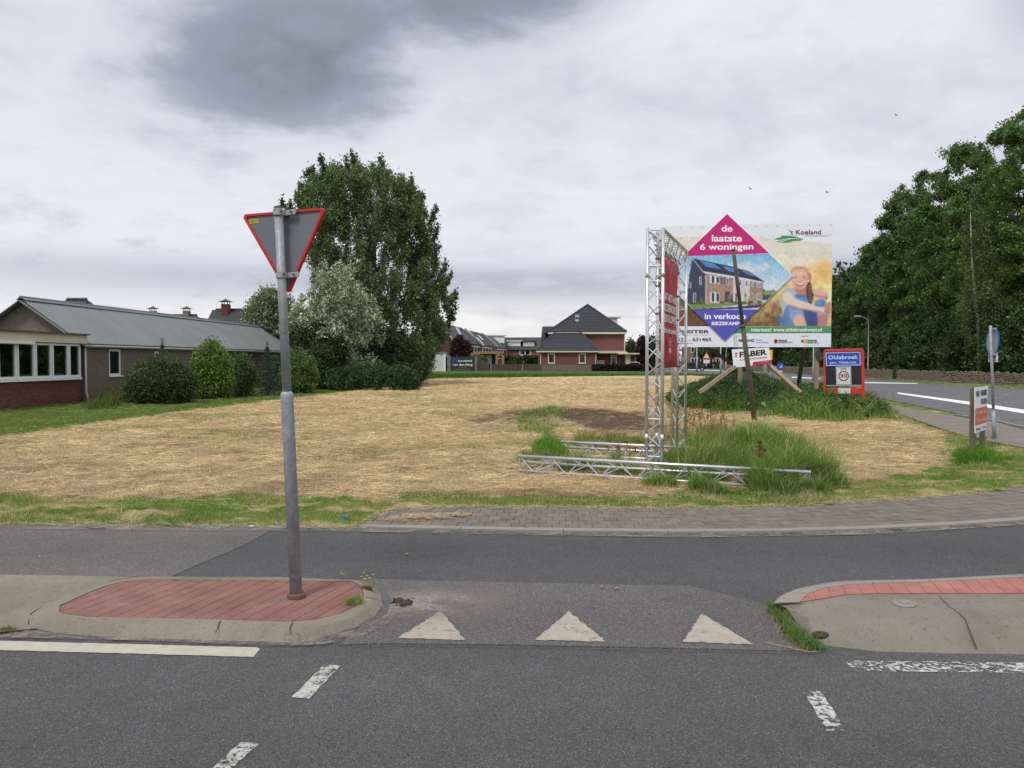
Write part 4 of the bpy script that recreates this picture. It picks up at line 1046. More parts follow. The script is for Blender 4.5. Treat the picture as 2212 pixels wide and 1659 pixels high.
# roof vents
sn = (apx - (el_ + er_) / 2).normalized()
def on_roof(x, y):    # point of the front slope seen at Q(x, y)
    u, v = QZ(x, y); r = ray(u, v); n_ = (er_ - el_).cross(apx - el_); o = Vector((0, 0, HC)); t = (el_ - o).dot(n_) / r.dot(n_); return o + r * t
m_vent = M('vent_grey', (.45, .44, .42), .6)
for (x_, y_) in ((1408, 272), (1426, 272), (1404, 308), (1425, 308), (1415, 316)):
    MB().box(on_roof(x_, y_) + Vector((0, -.15, .05)), (.34, .25, .5 if y_ < 300 else .3)).build('roof_vent', m_vent, hs)
# annex with hip roof
Y2 = 122.0; axl, axr = Q(1075, 600, Y2).x, Q(1597, 600, Y2).x; aez = Q(1300, 600, Y2 - .4).z
e0, e1 = Q(1035, 590, Y2 - .4), Q(1620, 590, Y2 - .4); r0, r1 = Q(1218, 418, Y1 - .3), Q(1442, 418, Y1 - .3)
wh = []
for x0_, x1_, y0_, y1_ in ((1145, 1210, 708, 614), (1432, 1497, 708, 614)):
    p0_ = Q(x0_, y0_, Y2); p1_ = Q(x1_, y1_, Y2); wh.append((p0_.x - axl, p1_.x - axl, p0_.z, p1_.z))
brick_wall(hs, (axl, Y2, 0), (1, 0, 0), Vector((0, -1, 0)), axr - axl, aez, m_housebrick, wh, bl=.44, bh=.15, wallname='annex_wall')
MB().prism([(axl, Y2 + .13, 0), (axr, Y2 + .13, 0), (axr, Y1, 0), (axl, Y1, 0)], (0, 0, aez - .02)).build('annex_core', m_housebrick, hs)
for a, b, c, d in wh: window(hs, Vector((axl + a, Y2 - .02, c)), Vector((1, 0, 0)), b - a, d - c, Vector((0, -1, 0)), m_cream, m_glass, fw=.16, d=.12, sill=m_cream)
tile_roof(hs, [e0, e1, r1, r0], m_tile, .34, .42, .05)
tile_roof(hs, [e1, Vector((e1.x, Y1, e1.z)), r1], m_tile, .34, .42, .05); tile_roof(hs, [Vector((e0.x, Y1, e0.z)), e0, r0], m_tile, .34, .42, .05)
for a, b in ((e0, r0), (e1, r1), (r0, r1)): MB().tube([a + UP * .08, b + UP * .1], .12, 6).build('ridge_tiles', m_tile, hs)
MB().box(((e0 + e1) / 2) + Vector((0, .0, -.12)), (e1.x - e0.x, .16, .22)).build('gutter', m_cream, hs)
for x_, Yp, top_ in ((1078, Y2 - .12, 600), (1592, Y2 - .12, 620), (1858, Y1 - .15, 430)):
    q = Q(x_, 600, Yp); MB().tube([(q.x, Yp, 0), (q.x, Yp, Q(x_, top_, Yp).z)], .07, 8).build('downpipe', m_cream, hs)
# porch on the right with door
pz = Q(1700, 606, 123).z; px0, px1 = Q(1606, 600, 123).x, Q(1885, 600, 123).x
MB().box(((px0 + px1) / 2, 124.8, pz), (px1 - px0, 4.0, .22)).build('porch_roof', m_cream, hs)
MB().box(((px0 + px1) / 2, 124.8, pz + .22), (px1 - px0 - .6, 3.8, .14)).build('porch_roof', m_cream, hs)
MB().prism([(px0, 124.5, 0), (Q(1850, 600, 124.5).x, 124.5, 0), (Q(1850, 600, 124.5).x, Y1, 0), (px0, Y1, 0)], (0, 0, pz - .12)).build('porch_wall', m_housebrick, hs)
p0_, p1_ = Q(1728, 760, 124.5), Q(1786, 626, 124.5)
dr = window(hs, Vector((p0_.x, 124.47, .05)), Vector((1, 0, 0)), p1_.x - p0_.x, p1_.z - .05, Vector((0, -1, 0)), m_cream, m_glass, transoms=(p1_.z * .80,), fw=.2, d=.14, name='door')
p0_, p1_ = Q(1868, 760, 123.2), Q(1915, 622, 123.2)
MB().prism([(p0_.x, 123.3, 0), (p1_.x, 123.3, 0), (p1_.x, 126, 0), (p0_.x, 126, 0)], (0, 0, p1_.z)).build('side_porch', m_cream, hs)
window(hs, Vector((p0_.x + .2, 123.28, .1)), Vector((1, 0, 0)), p1_.x - p0_.x - .4, p1_.z - .3, Vector((0, -1, 0)), m_cream, m_glass, transoms=(p1_.z * .78,), fw=.22, d=.12, name='door')
MB().box((Q(1895, 615, 123).x, 124.3, p1_.z + .1), (3.4, 3.4, .2)).build('porch_roof', m_cream, hs)
q = Q(1635, 705, 124.3); MB().box((q.x, 124.3, q.z), (1.2, .3, 1.0)).build('meter_box', m_cream, hs)
# rear wing on the left
lw0, lw1 = Q(1075, 555, 134), Q(1225, 365, 140)
MB().prism([(Q(1095, 500, 136).x, 136, 0), (xl + 3, 136, 0), (xl + 3, 146, 0), (Q(1095, 500, 136).x, 146, 0)], (0, 0, Q(1090, 540, 134).z)).build('rear_wing', m_housebrick, hs)
a = Q(1068, 590, 133.6); b = Vector((xl + 3, 133.6, a.z)); c = Vector((xl + 3, 140, Q(1095, 365, 140).z)); d = Q(1093, 365, 140)
tile_roof(hs, [a, b, c, d], m_tile, .34, .42, .05)
# ------------------------------------------------------------------ row of houses on the left: roofs stepping back
def zrow(u0, v0, z): return Pz(u0, v0, z)
RZ2, EZ2 = 9.0, 5.4
def rowhouse(label, ra, rb, ea, eb, extras):
    """ra, rb ridge ends; ea, eb eave ends (photo px of zoom 2)"""
    A, B = Pz(*QZ(*ra), RZ2), Pz(*QZ(*rb), RZ2); C_, D_ = Pz(*QZ(*ea), EZ2), Pz(*QZ(*eb), EZ2)
    e = empty('row_house', ((C_.x + D_.x) / 2, (C_.y + D_.y) / 2, 0), label, 'house', 'terraced houses stepping back left of the brick house')
    tile_roof(e, [C_, D_, B, A], m_tile2, .6, .8, .06)
    ln = (A - C_); nrm = (D_ - C_).cross(A - C_).normalized(); nrm = nrm if nrm.z > 0 else -nrm
    MB().bar(C_ + nrm * .25, A + nrm * .25, .35, .45, up=nrm).build('verge_board', m_white, e)
    bk = Vector((-(D_ - C_).y, (D_ - C_).x, 0)).normalized(); bk = bk if bk.dot(A - C_) > 0 else -bk
    mw_ = MB(); mw_.prism([(C_.x, C_.y, 0), (D_.x, D_.y, 0), (D_.x + bk.x * 6, D_.y + bk.y * 6, 0), (C_.x + bk.x * 6, C_.y + bk.y * 6, 0)], (0, 0, EZ2 - .1))
    mw_.prism([Vector((C_.x, C_.y, 0)), Vector((A.x, A.y, 0)), A - UP * .2, C_ - UP * .1], (D_ - C_).normalized() * .3)
    mw_.build('wall', m_housebrick, e)
    ex = (D_ - C_).normalized(); ex.z = 0; ex.normalize(); n_ = Vector((ex.y, -ex.x, 0)); n_ = n_ if n_.y < 0 else -n_
    W_ = (D_ - C_).length
    for f0, f1 in extras:
        window(e, Vector((C_.x, C_.y, 3.1)) + ex * (W_ * f0) + n_ * .03, ex, W_ * (f1 - f0), 1.9, n_, m_white, m_glass, mullions=[W_ * (f1 - f0) * q for q in (.33, .66)], fw=.22, d=.16)
        window(e, Vector((C_.x, C_.y, .4)) + ex * (W_ * f0) + n_ * .03, ex, W_ * (f1 - f0), 2.0, n_, m_white, m_glass, mullions=[W_ * (f1 - f0) * .5], fw=.22, d=.16)
    return e, A, B, C_, D_, nrm
def skylight(e, A, B, C_, D_, nrm, fx, fy, w_, h_, mat=None):
    p_ = C_ + (D_ - C_) * fx + ((A + (B - A) * fx) - (C_ + (D_ - C_) * fx)) * fy; ex = (D_ - C_).normalized(); ey = nrm.cross(ex)
    o = MB().box(p_ + nrm * .18, (w_, h_, .16), (ex, ey, nrm)).build('roof_window', m_white, e)
    MB().box(p_ + nrm * .28, (w_ * .8, h_ * .85, .04), (ex, ey, nrm)).build('pane', mat or M('bright_pane', (.4, .42, .45), .1), o)
r1_ = rowhouse('nearest stepped row house, half hidden by the tall poplar and red maple', (60, 300), (340, 378), (250, 500), (535, 540), ((.1, .4), (.55, .9)))
skylight(*r1_, .55, .6, 2.0, 2.2)
r2_ = rowhouse('second stepped row house with two roof windows behind the red maple', (358, 390), (515, 428), (525, 536), (668, 556), ((.05, .6),))
skylight(*r2_, .12, .86, 2.2, 2.4); skylight(*r2_, .12, .22, 2.4, 2.6); skylight(*r2_, .5, .55, 1.8, 1.6)
r3_ = rowhouse('last stepped row house with a white dormer beside the long grey roof', (518, 428), (655, 466), (665, 557), (768, 568), ((.05, .9),))
e, A, B, C_, D_, nrm = r3_
pd = C_ + (D_ - C_) * .75 + (B - D_) * .62
d_ = MB().box(pd + UP * .5, (4.5, 3.5, 2.2)).build('dormer', m_white, e); MB().box(pd + UP * 1.7, (5.5, 4.2, .3)).build('dormer_roof', m_cream, d_)
# ------------------------------------------------------------------ long block at the end with two dormers
Yb = 240.0; bx0, bx1 = Q(640, 600, Yb).x, Q(1110, 600, Yb).x; bze, bzr = Q(800, 582, Yb).z, Q(800, 464, Yb + 5).z
blk = empty('terrace_block', ((bx0 + bx1) / 2, Yb + 4, 0), 'far terrace with long grey roof and two white dormers', 'house')
MB().prism([(bx0, Yb, 0), (bx1, Yb, 0), (bx1, Yb + 10, 0), (bx0, Yb + 10, 0)], (0, 0, bze)).build('wall', M('terrace_brick', (.27, .095, .07), .9, var=.12, scale=1), blk)
tile_roof(blk, [Vector((bx0, Yb - .6, bze)), Vector((bx1, Yb - .6, bze)), Vector((bx1, Yb + 5, bzr)), Vector((bx0, Yb + 5, bzr))], m_tile2, 1.0, 1.0, .06)
MB().prism([(bx0, Yb + 10.5, bze), (bx1, Yb + 10.5, bze), (bx1, Yb + 5, bzr), (bx0, Yb + 5, bzr)], (0, 0, -.1)).build('roof', m_tile2, blk)
MB().tube([(bx0, Yb + 5, bzr), (bx1, Yb + 5, bzr)], .2, 6).build('ridge_tiles', m_white, blk)
for (x0_, x1_, y0_, y1_, pn) in ((772, 890, 545, 502, (0.04, .36)), (915, 1018, 545, 503, (.03, .97))):
    a, b = Q(x0_, y0_, Yb + .8), Q(x1_, y1_, Yb + .8)
    d_ = MB().box(((a.x + b.x) / 2, Yb + 2.6, (a.z + b.z) / 2), (b.x - a.x, 3.4, b.z - a.z)).build('dormer', m_white, blk)
    MB().box(((a.x + b.x) / 2, Yb + 2.5, b.z + .12), (b.x - a.x + .9, 4.0, .3)).build('dormer_roof', m_white if x0_ < 800 else m_tile, d_)
    w_ = (b.x - a.x) * (pn[1] - pn[0]); wd = window(blk, Vector((a.x + (b.x - a.x) * pn[0], Yb + .88, a.z + .5)), Vector((1, 0, 0)), w_, (b.z - a.z) * .58, Vector((0, -1, 0)), m_white, m_glass, mullions=[w_ * .5] if w_ < 5 else [w_ * .25, w_ * .5, w_ * .75], fw=.3, d=.1)
for i in range(7):
    x_ = bx0 + 8 + i * 7.6
    if x_ + 3 > bx1: break
    window(blk, Vector((x_, Yb - .03, 3.2)), Vector((1, 0, 0)), 3.6, 2.0, Vector((0, -1, 0)), m_white, m_glass, mullions=[1.8], fw=.35, d=.12)
# ------------------------------------------------------------------ white garage wall, covered terrace with orange fascia
a, b = Q(-60, 700, 118), Q(190, 700, 118); z_ = Q(100, 612, 118).z
gar = empty('garage', ((a.x + b.x) / 2, 121, 0), 'low white rendered garage half hidden under the tall poplar', 'garage')
MB().prism([(a.x, 118, 0), (b.x, 118, 0), (b.x, 124, 0), (a.x, 124, 0)], (0, 0, z_)).build('wall', M('white_render', (.50, .52, .50), .8, var=.12, scale=.8, fine=.12, fscale=6), gar)
MB().box(((a.x + b.x) / 2, 121, z_ + .1), (b.x - a.x + .3, 6.3, .2)).build('flat_roof', m_fascia, gar)
MB().box((b.x - .1, 117.95, z_ * .5), (.25, .12, z_)).build('corner_trim', m_white, gar)
Yv = 122.5; a, b = Q(447, 600, Yv), Q(735, 600, Yv); zt, zb = Q(600, 597, Yv).z, Q(600, 618, Yv).z
ver = empty('veranda', ((a.x + b.x) / 2, Yv + 2, 0), 'flat roofed garden veranda with orange-brown fascia behind the brown fence', 'veranda')
m_or = M('orange_wood', (.33, .16, .06), .7, var=.1); m_dw = M('dark_panel', (.035, .038, .045), .7)
MB().box(((a.x + b.x) / 2, Yv + 2, (zt + zb) / 2), (b.x - a.x, 4, zt - zb)).build('fascia', m_or, ver)
MB().box(((a.x + b.x) / 2, Yv + 2, zt + .03), (b.x - a.x - .1, 3.9, .08)).build('flat_roof', m_fascia, ver)
c = Q(660, 600, Yv).x; MB().prism([(a.x + 1.0, Yv + 1.5, 0), (c, Yv + 1.5, 0), (c, Yv + 3.6, 0), (a.x + 1.0, Yv + 3.6, 0)], (0, 0, zb)).build('panel_wall', m_dw, ver)
for x_ in (665, 728): q = Q(x_, 640, Yv + .3); MB().box((q.x, Yv + .3, zb / 2), (.28, .28, zb)).build('post', m_or, ver)
q0, q1 = Q(575, 710, Yv + 1.4), Q(620, 632, Yv + 1.4); window(ver, Vector((q0.x, Yv + 1.45, q0.z)), Vector((1, 0, 0)), q1.x - q0.x, q1.z - q0.z, Vector((0, -1, 0)), m_white, m_glass, mullions=[(q1.x - q0.x) / 2], transoms=[(q1.z - q0.z) / 2], fw=.18)
for y_ in range(3): MB().box((Q(700, 640, Yv).x, Yv + 1.2 + y_ * .9, zb * .5), (.16, .5, zb)).build('slat', m_or, ver)
# ------------------------------------------------------------------ fences
def board_fence(label, p0, p1, h0, h1, mat, bw=.14, gap=.012, post=2.0, pm=None, cat='fence', ph=.1, group=None, th=.022):
    e = empty('fence', (Vector(p0) + Vector(p1)) / 2, label, cat, group); d_ = Vector(p1) - Vector(p0); W_ = d_.length; ex = d_.normalized(); n_ = Vector((ex.y, -ex.x, 0)); ax = (ex, n_, UP)
    k = int(W_ / (bw + gap)); me = None; lim = 0
    for i in range(k):
        s_ = (i + .5) * (bw + gap); f = s_ / W_; h = h0 + (h1 - h0) * f
        m_ = MB().box(Vector(p0) + ex * s_ + UP * (h / 2 + .03) + n_ * random.uniform(0, .012), (bw, th, h - .06 + random.uniform(-.02, .02)), ax); m_.build('board', mat, e)
    i = 0
    while i * post <= W_ + .01:
        f = i * post / W_; h = h0 + (h1 - h0) * min(1, f)
        MB().box(Vector(p0) + ex * (i * post) + UP * ((h + ph) / 2) + n_ * .04, (.10, .10, h + ph), ax).build('post', pm or mat, e); i += 1
    for z in (.3, .85): MB().box((Vector(p0) + Vector(p1)) / 2 - n_ * .05 + UP * (z * (h0 + h1) / 2), (W_, .05, .08), ax).build('rail', mat, e)
    return e
m_brownf = M('brown_fence_wood', (.075, .058, .044), .85, var=.2, scale=3, fine=.15, fscale=20)
m_greyf = M('grey_fence_wood', (.17, .145, .12), .85, var=.3, scale=5, fine=.2, fscale=20)
m_cpost = M('concrete_post', (.30, .29, .26), .85)
Yf = 119.0
def gx(x, y=760): q = Q(x, y, Yf); return Vector((q.x, Yf, 0))
zf1 = Q(700, 714, Yf).z; zf0 = Q(500, 650, Yf).z
board_fence('brown board fence behind the field, sloping down beside the dark banner', gx(483), gx(612), zf0, zf1 + .1, m_brownf, bw=.30, post=4.8, pm=m_cpost)
board_fence('long low brown board fence with concrete posts left of the brick house', gx(614), gx(1093), zf1, zf1, m_brownf, bw=.34, post=4.9, pm=m_cpost, ph=.05)
board_fence('weathered grey board fence standing in front of the brick annex', gx(1097), gx(1560), Q(1300, 719, Yf).z, Q(1300, 719, Yf).z, m_greyf, bw=.24, post=2.6, gap=.06, ph=.0)
board_fence('short dark fence panel between the white garage and the dark banner', gx(190), gx(222), Q(200, 645, Yf).z, Q(200, 645, Yf).z, m_dw, bw=.3, post=1.6)
# dark banner on the site fence
Yn = 118.6
ban = empty('construction_banner', (Q(350, 760, Yn).x, Yn, 0), 'dark banner of a building firm stretched on a site fence by the white garage', 'banner')
zb0, zb1 = Q(350, 774, Yn).z, Q(350, 645, Yn).z; x0_, x1_ = Q(232, 700, Yn).x, Q(470, 700, Yn).x
MB().box(((x0_ + x1_) / 2, Yn, (zb0 + zb1) / 2), (x1_ - x0_, .05, zb1 - zb0)).build('banner_cloth', M('banner_black', (.030, .032, .038), .6), ban)
for x_ in (225, 234, 471, 482): q = Q(x_, 640, Yn); MB().tube([(q.x, Yn - .05, 0), (q.x, Yn - .05, q.z)], .05, 6).build('fence_tube', M('galv', (.33, .34, .35), .5, metal=.3), ban)
pl = Plane((x0_, Yn - .03, 0), (x1_, Yn - .03, 0), QZ); art = Art(pl)
art.text('Bouwbedrijf', 310, 674, 441, 697, (222, 222, 222), .02, bold=.02); art.build('lettering', ban); art = Art(pl); art.text('van den Berg', 259, 708, 443, 734, (226, 226, 226), .02, bold=.02)
art.build('lettering', ban); art = Art(pl); art.text('Oldebroek', 322, 739, 379, 747, (150, 150, 150), .02); art.build('lettering', ban); art = Art(pl); art.text('www.bouwbedrijfvdberg.nl', 280, 757, 420, 767, (150, 150, 150), .02)
art.build('lettering', ban); art = Art(pl)
for q in ([(261, 664), (272, 656), (272, 664), (267, 667), (272, 672), (272, 692), (261, 692)], [(275, 656), (280, 656), (280, 692), (275, 692)], [(283, 658), (299, 668), (299, 692), (283, 692), (283, 684), (293, 684), (293, 679), (283, 678), (283, 672), (293, 672)]): art.poly(q, (50, 80, 160), .02)
art.build('printed_logo', ban)
# ------------------------------------------------------------------ brick houses far right, seen below the billboard
for i, (u0, u1, v0, Y_, lab) in enumerate(((1489, 1520, 748, 175, 'far brick house with pale windows seen under the left part of the billboard'), (1522, 1566, 746, 185, 'far brick house partly behind trees under the billboard'))):
    a, b = P(u0, 780, Y_), P(u1, 780, Y_); z_ = 6.0
    e, T = simple_house(lab, (a.x + b.x) / 2, Y_ + 4, b.x - a.x, 8, 5.6, 8.6, brick=M('orange_brick', (.28, .15, .11), .9, var=.15), tile=m_tile2)
    for z0_ in (.9, 3.4):
        for f in (.1, .55): window(e, Vector((a.x + (b.x - a.x) * f, Y_ - .04, z0_)), Vector((1, 0, 0)), 1.5, 1.4, Vector((0, -1, 0)), m_white, m_glass, mullions=[.75], fw=.15)
# ------------------------------------------------------------------ the low stone wall along the far road
wa, wb = Vector((32.6, 40, 0)), Vector((35.2, 90, 0)); wc = Vector((44.6, 175, 0))
sw = empty('stone_wall', (34, 70, 0), 'low brown rubble stone wall running along the far side of the road', 'wall')
m_core = M('wall_core', (.085, .068, .054), .95, var=.2); m_stone = brickmat('wall_stone', (.235, .185, .145), .38, (.15, .125, .105))
for a, b in ((wa, wb), (wb, wc)):
    MB().bar(a + UP * .39, b + UP * .39, .32, .78).build('wall_core', m_core, sw)
rs = random.Random(2); stone_me = []
for k in range(6):
    m_ = MB(); n_ = 7; f0 = []; f1 = []
    for j in range(n_):
        a = 2 * PI * j / n_ + rs.uniform(-.2, .2); r_ = rs.uniform(.38, .52); f0.append(Vector((0, r_ * math.cos(a), r_ * math.sin(a)))); f1.append(Vector((-.5 - rs.uniform(0, .2), .78 * r_ * math.cos(a), .78 * r_ * math.sin(a))))
    m_.add(f0 + f1, [tuple(reversed(range(n_, 2 * n_)))] + [(j, (j + 1) % n_, n_ + (j + 1) % n_, n_ + j) for j in range(n_)])
    me = bpy.data.meshes.new('stone'); me.from_pydata([tuple(v) for v in m_.v], [], m_.f); me.materials.append(m_stone); stone_me.append((me, m_))
cnt = 0; restm = MB(); ex = (wb - wa).normalized(); s_ = 0.0; allst = []
for a, b in ((wa, wb), (wb, wc)):
    ex = (b - a).normalized(); ln = (b - a).length; n_ = Vector((-ex.y, ex.x, 0)); s_ = 0.0; col_ = 0
    while s_ < ln:
        wdt = rs.uniform(.16, .3); z = .0
        while z < .76:
            hh = rs.uniform(.1, .2); allst.append((a + ex * (s_ + wdt / 2 + rs.uniform(-.03, .03)) + UP * (z + hh / 2) + n_ * .14, wdt, hh, ex, a is wa)); z += hh * .96
        s_ += wdt * .97
allst.sort(key=lambda q: (0 if q[0].y > 48.5 else 1, q[0].y))
for i, (c, wd_, hh, ex, _) in enumerate(allst):
    me, m_ = stone_me[i % 6]
    if i < 300:
        o = link('stone', me, None, sw, loc=c - woff(sw)); o.rotation_euler = (0, 0, math.atan2(ex.y, ex.x) - PI / 2); o.scale = (.11, wd_ * 1.02, hh * 1.02)
    else:
        n_ = Vector((ex.y, -ex.x, 0)); vs = [c + n_ * (v[0] * .11) + ex * (v[1] * wd_) + UP * (v[2] * hh) for v in m_.v]; restm.add(vs, m_.f)
restm.build('stone', m_stone, sw, kind='stuff')
# ================================================================== VEGETATION
m_leaf = MA('tree_leaf', .55, .10, 3.0, trans=.30, spec=.35)
m_leafw = MA('silver_leaf', .6, .08, 3.0, trans=.25, spec=.25)
m_needle = MA('spruce_needle', .7, .10, 3.0, trans=.12, spec=.2)
m_bark = M('bark', (.10, .085, .065), .95, var=.3, scale=3, fine=.25, fscale=20, bump=.6, bscale=15, bdist=.02)
m_birch = M('birch_bark', (.42, .40, .36), .85, var=.45, scale=4, stretch=(1, 1, 5))
def leaves(name, C, size, cols, mat, parent=None, asp=.62, droop=0.0, upness=0.0, **k):
    """one small blade-shaped face per leaf"""
    n = len(C); a = RNG.normal(size=(n, 3)); a[:, 2] = a[:, 2] * (1 - .4 * upness) + upness; a /= np.linalg.norm(a, axis=1, keepdims=True)
    r = RNG.normal(size=(n, 3)); b = np.cross(a, r); b /= np.linalg.norm(b, axis=1, keepdims=True) + 1e-9
    s = (size * RNG.uniform(.65, 1.3, n) if np.isscalar(size) else size * RNG.uniform(.75, 1.2, n))[:, None]
    V = np.stack([C - a * s * .56, C + a * s * .46 + b * s * .54 * asp, C + a * s * .30 - b * s * .54 * asp], 1).reshape(-1, 3)
    Fq = np.arange(n * 3).reshape(n, 3)
    return npmesh(name, V, Fq, mat, parent, cols=cols, **k)
def clumps(centres, radii, per, stretch=(1, 1, 1), shell=.45):
    """scatter leaves in blobs; fuller near each blob's surface"""
    k = len(centres); idx = np.repeat(np.arange(k), per)
    d = RNG.normal(size=(len(idx), 3)); d /= np.linalg.norm(d, axis=1, keepdims=True)
    r = (shell + (1 - shell) * RNG.random(len(idx))) * radii[idx] * (1 + .25 * RNG.normal(size=len(idx)))
    return centres[idx] + d * r[:, None] * np.array(stretch), idx
def leafcols(c, n, idx, k, amt=.25, hue=.10, clamt=.30):
    c = np.array(c) * 1.22
    cl = 1 + RNG.uniform(-clamt, clamt, k); v = cl[idx] * (1 + RNG.uniform(-amt, amt, n))
    h = RNG.normal(size=n) * hue; out = np.array(c)[None, :] * v[:, None]
    out[:, 0] *= 1 + h; out[:, 2] *= 1 - h * .5
    return np.clip(out, .002, 1)
def tree_wood(parent, base, h, r, crown_r, c0, nl=10, mat=None, multi=1, lean=0):
    mat = mat or m_bark; rr = random.Random(int(base[0] * 10 + base[1])); tm = MB()
    top = Vector((base[0] + lean, base[1], base[2] + h))
    b = Vector(base); pts = [b, b.lerp(top, .3) + Vector((rr.uniform(-.2, .2), rr.uniform(-.2, .2), 0)), b.lerp(top, .65) + Vector((rr.uniform(-.3, .3), rr.uniform(-.3, .3), 0)), top]
    tm.tube(pts, [r * 1.25, r * .8, r * .5, r * .12], 9)
    tm.build('trunk', mat, parent, smooth=True); lm = MB()
    for i in range(nl):
        f = c0 + (.92 - c0) * i / nl; p = b.lerp(top, f); a = rr.uniform(0, 2 * PI); ln = crown_r * rr.uniform(.55, .95) * (1.1 - .5 * f)
        q = p + Vector((math.cos(a) * ln, math.sin(a) * ln, ln * rr.uniform(.5, 1.1))); mid = p.lerp(q, .5) + Vector((0, 0, -.08 * ln))
        lm.tube([p, mid, q], [r * .42 * (1.1 - f), r * .25 * (1.1 - f), r * .06], 6)
        for _ in range(2):
            a2 = a + rr.uniform(-.9, .9); q2 = mid + Vector((math.cos(a2) * ln * .5, math.sin(a2) * ln * .5, ln * .5)); lm.tube([mid, q2], [r * .15, r * .04], 5)
    lm.build('branches', mat, parent, smooth=True, kind='stuff')
def profile_tree(label, cat, base, prof, col, nclump, per, cr, lsize, mat, stretch=(1, 1, 1.2), inner=.5, group=None, name='tree', wood=True, upness=0.0, col2=None, dz=1.0, flatten=1.0, asp=.62, clamt=.32, topbias=None, bark=None, wexp=1.1, edge=.75, boughs=None):
    """prof: list of (z, xleft, xright) half outlines in metres; round in plan"""
    e = empty(name, base, label, cat, group); zs = np.array([p[0] for p in prof]); xl = np.array([p[1] for p in prof]); xr = np.array([p[2] for p in prof])
    z = RNG.uniform(zs[0], zs[-1], nclump * 6); L_ = np.interp(z, zs, xl); R_ = np.interp(z, zs, xr); rad = (R_ - L_) / 2
    keep = RNG.random(len(z)) < (rad / rad.max()) ** wexp; z, L_, R_, rad = z[keep][:nclump], L_[keep][:nclump], R_[keep][:nclump], rad[keep][:nclump]; k = len(z)
    th = RNG.uniform(0, 2 * PI, k); rho = np.maximum(rad - cr * edge, .05) * (inner + (1 - inner) * RNG.random(k) ** .6)
    cx = (L_ + R_) / 2 + np.cos(th) * rho; cy = base[1] + np.sin(th) * rho * flatten
    C = np.stack([cx, cy, z], -1)
    if boughs:
        nb = boughs[0]; BC = C[RNG.choice(k, nb, replace=False)]; br = boughs[1] * RNG.uniform(.6, 1.3, nb); bi = RNG.integers(0, nb, k)
        d = RNG.normal(size=(k, 3)); d[:, 2] = np.abs(d[:, 2]) * .9 - .25; d /= np.linalg.norm(d, axis=1, keepdims=True); C = BC[bi] + d * br[bi][:, None] * np.array([1, 1, .75]); C[:, 2] = np.maximum(C[:, 2], zs[0])
        C = np.where((RNG.random(k) < .42)[:, None], np.stack([cx, cy, z], -1), C)
    rr = cr * RNG.uniform(.65, 1.25, k)
    pts, idx = clumps(C, rr, per, stretch, .35); pts = pts[pts[:, 2] > .05]; idx = idx[:len(pts)]
    cols = leafcols(col, len(pts), idx, k, clamt=clamt)
    if col2 is not None:
        m_ = RNG.random(len(pts)) < col2[1]; cols[m_] = leafcols(col2[0], m_.sum(), idx[m_], k)
    leaves('crown', pts, lsize, cols, mat, e, asp=asp, upness=upness)
    if wood: tree_wood(e, base, zs[-1] * .86, .022 * zs[-1] * dz, (xr - xl).max() / 2, .18, 12, mat=bark)
    return e
def prof_px(pts, Y):
    return [(P(1106, v, Y).z, P(ul, v, Y).x, P(ur, v, Y).x) for v, ul, ur in pts]
# the tall dark poplar ------------------------------------------------------------------
YP = 52.0
pp = prof_px([(822, 740, 905), (800, 700, 940), (755, 690, 968), (715, 690, 972), (680, 680, 972), (640, 672, 985), (600, 668, 972), (560, 660, 955), (520, 655, 945), (480, 640, 946), (440, 636, 944), (415, 648, 918), (395, 668, 880), (376, 700, 838), (362, 735, 790)], YP)
xb = P(815, 800, YP).x
pop = profile_tree('tall broad dark green poplar standing alone behind the triangular road sign', 'tree', (xb, YP, 0), pp, (.074, .122, .040), 950, 190, .56, .155, m_leaf, stretch=(.75, .75, 1.3), inner=.50, col2=((.15, .19, .10), .25), upness=.25, wexp=.5, edge=.6, clamt=.35)
# upright shoots breaking the outline
shoots = []
for v, ul, ur in [(336, 735, 775), (345, 690, 705), (350, 800, 830), (372, 655, 668), (392, 868, 890), (405, 640, 655), (420, 905, 925), (455, 935, 948), (430, 633, 642), (440, 605, 615), (446, 620, 636), (500, 938, 946), (540, 936, 950), (575, 955, 966), (600, 960, 975), (636, 980, 992), (655, 972, 984), (680, 965, 980), (340, 760, 768), (385, 850, 868), (365, 668, 676)]:
    for _ in range(3):
        u = random.uniform(ul, ur); p = P(u, v + random.uniform(-6, 10), YP + random.uniform(-2.0, 2.0)); shoots.append(p)
        shoots.append(p - Vector((0, 0, .5)) + Vector(((xb - p.x) * .05, 0, 0)))
C = np.array([tuple(p) for p in shoots]); pts, idx = clumps(C, np.full(len(C), .34), 46, (.6, .6, 1.5), .1)
leaves('shoots', pts, .2, leafcols((.055, .092, .032), len(pts), idx, len(C)), m_leaf, pop, upness=.2)
# silver leaved poplar and its neighbours ------------------------------------------------
YW = 45.5
profile_tree('shorter white poplar with silvery leaves in front of the tall dark poplar', 'tree', (P(735, 800, YW).x, YW, 0), prof_px([(815, 640, 800), (780, 625, 822), (740, 615, 828), (700, 612, 838), (660, 618, 835), (630, 636, 812), (608, 655, 775), (592, 690, 740)], YW), (.10, .145, .06), 520, 95, .36, .14, m_leafw, stretch=(.9, .9, 1.25), inner=.5, boughs=(30, .85), wexp=.5, edge=1.6, col2=((.42, .46, .37), .55))
profile_tree('loose greyish young poplar growing over the far end of the barn roof', 'tree', (P(590, 800, 57).x, 57, 0), prof_px([(810, 560, 640), (760, 545, 650), (720, 525, 652), (690, 522, 650), (665, 530, 640), (645, 545, 632), (632, 560, 600)], 57), (.085, .13, .05), 420, 85, .52, .17, m_leafw, inner=.35, wexp=.5, edge=.5, col2=((.30, .34, .24), .42))
sh = []
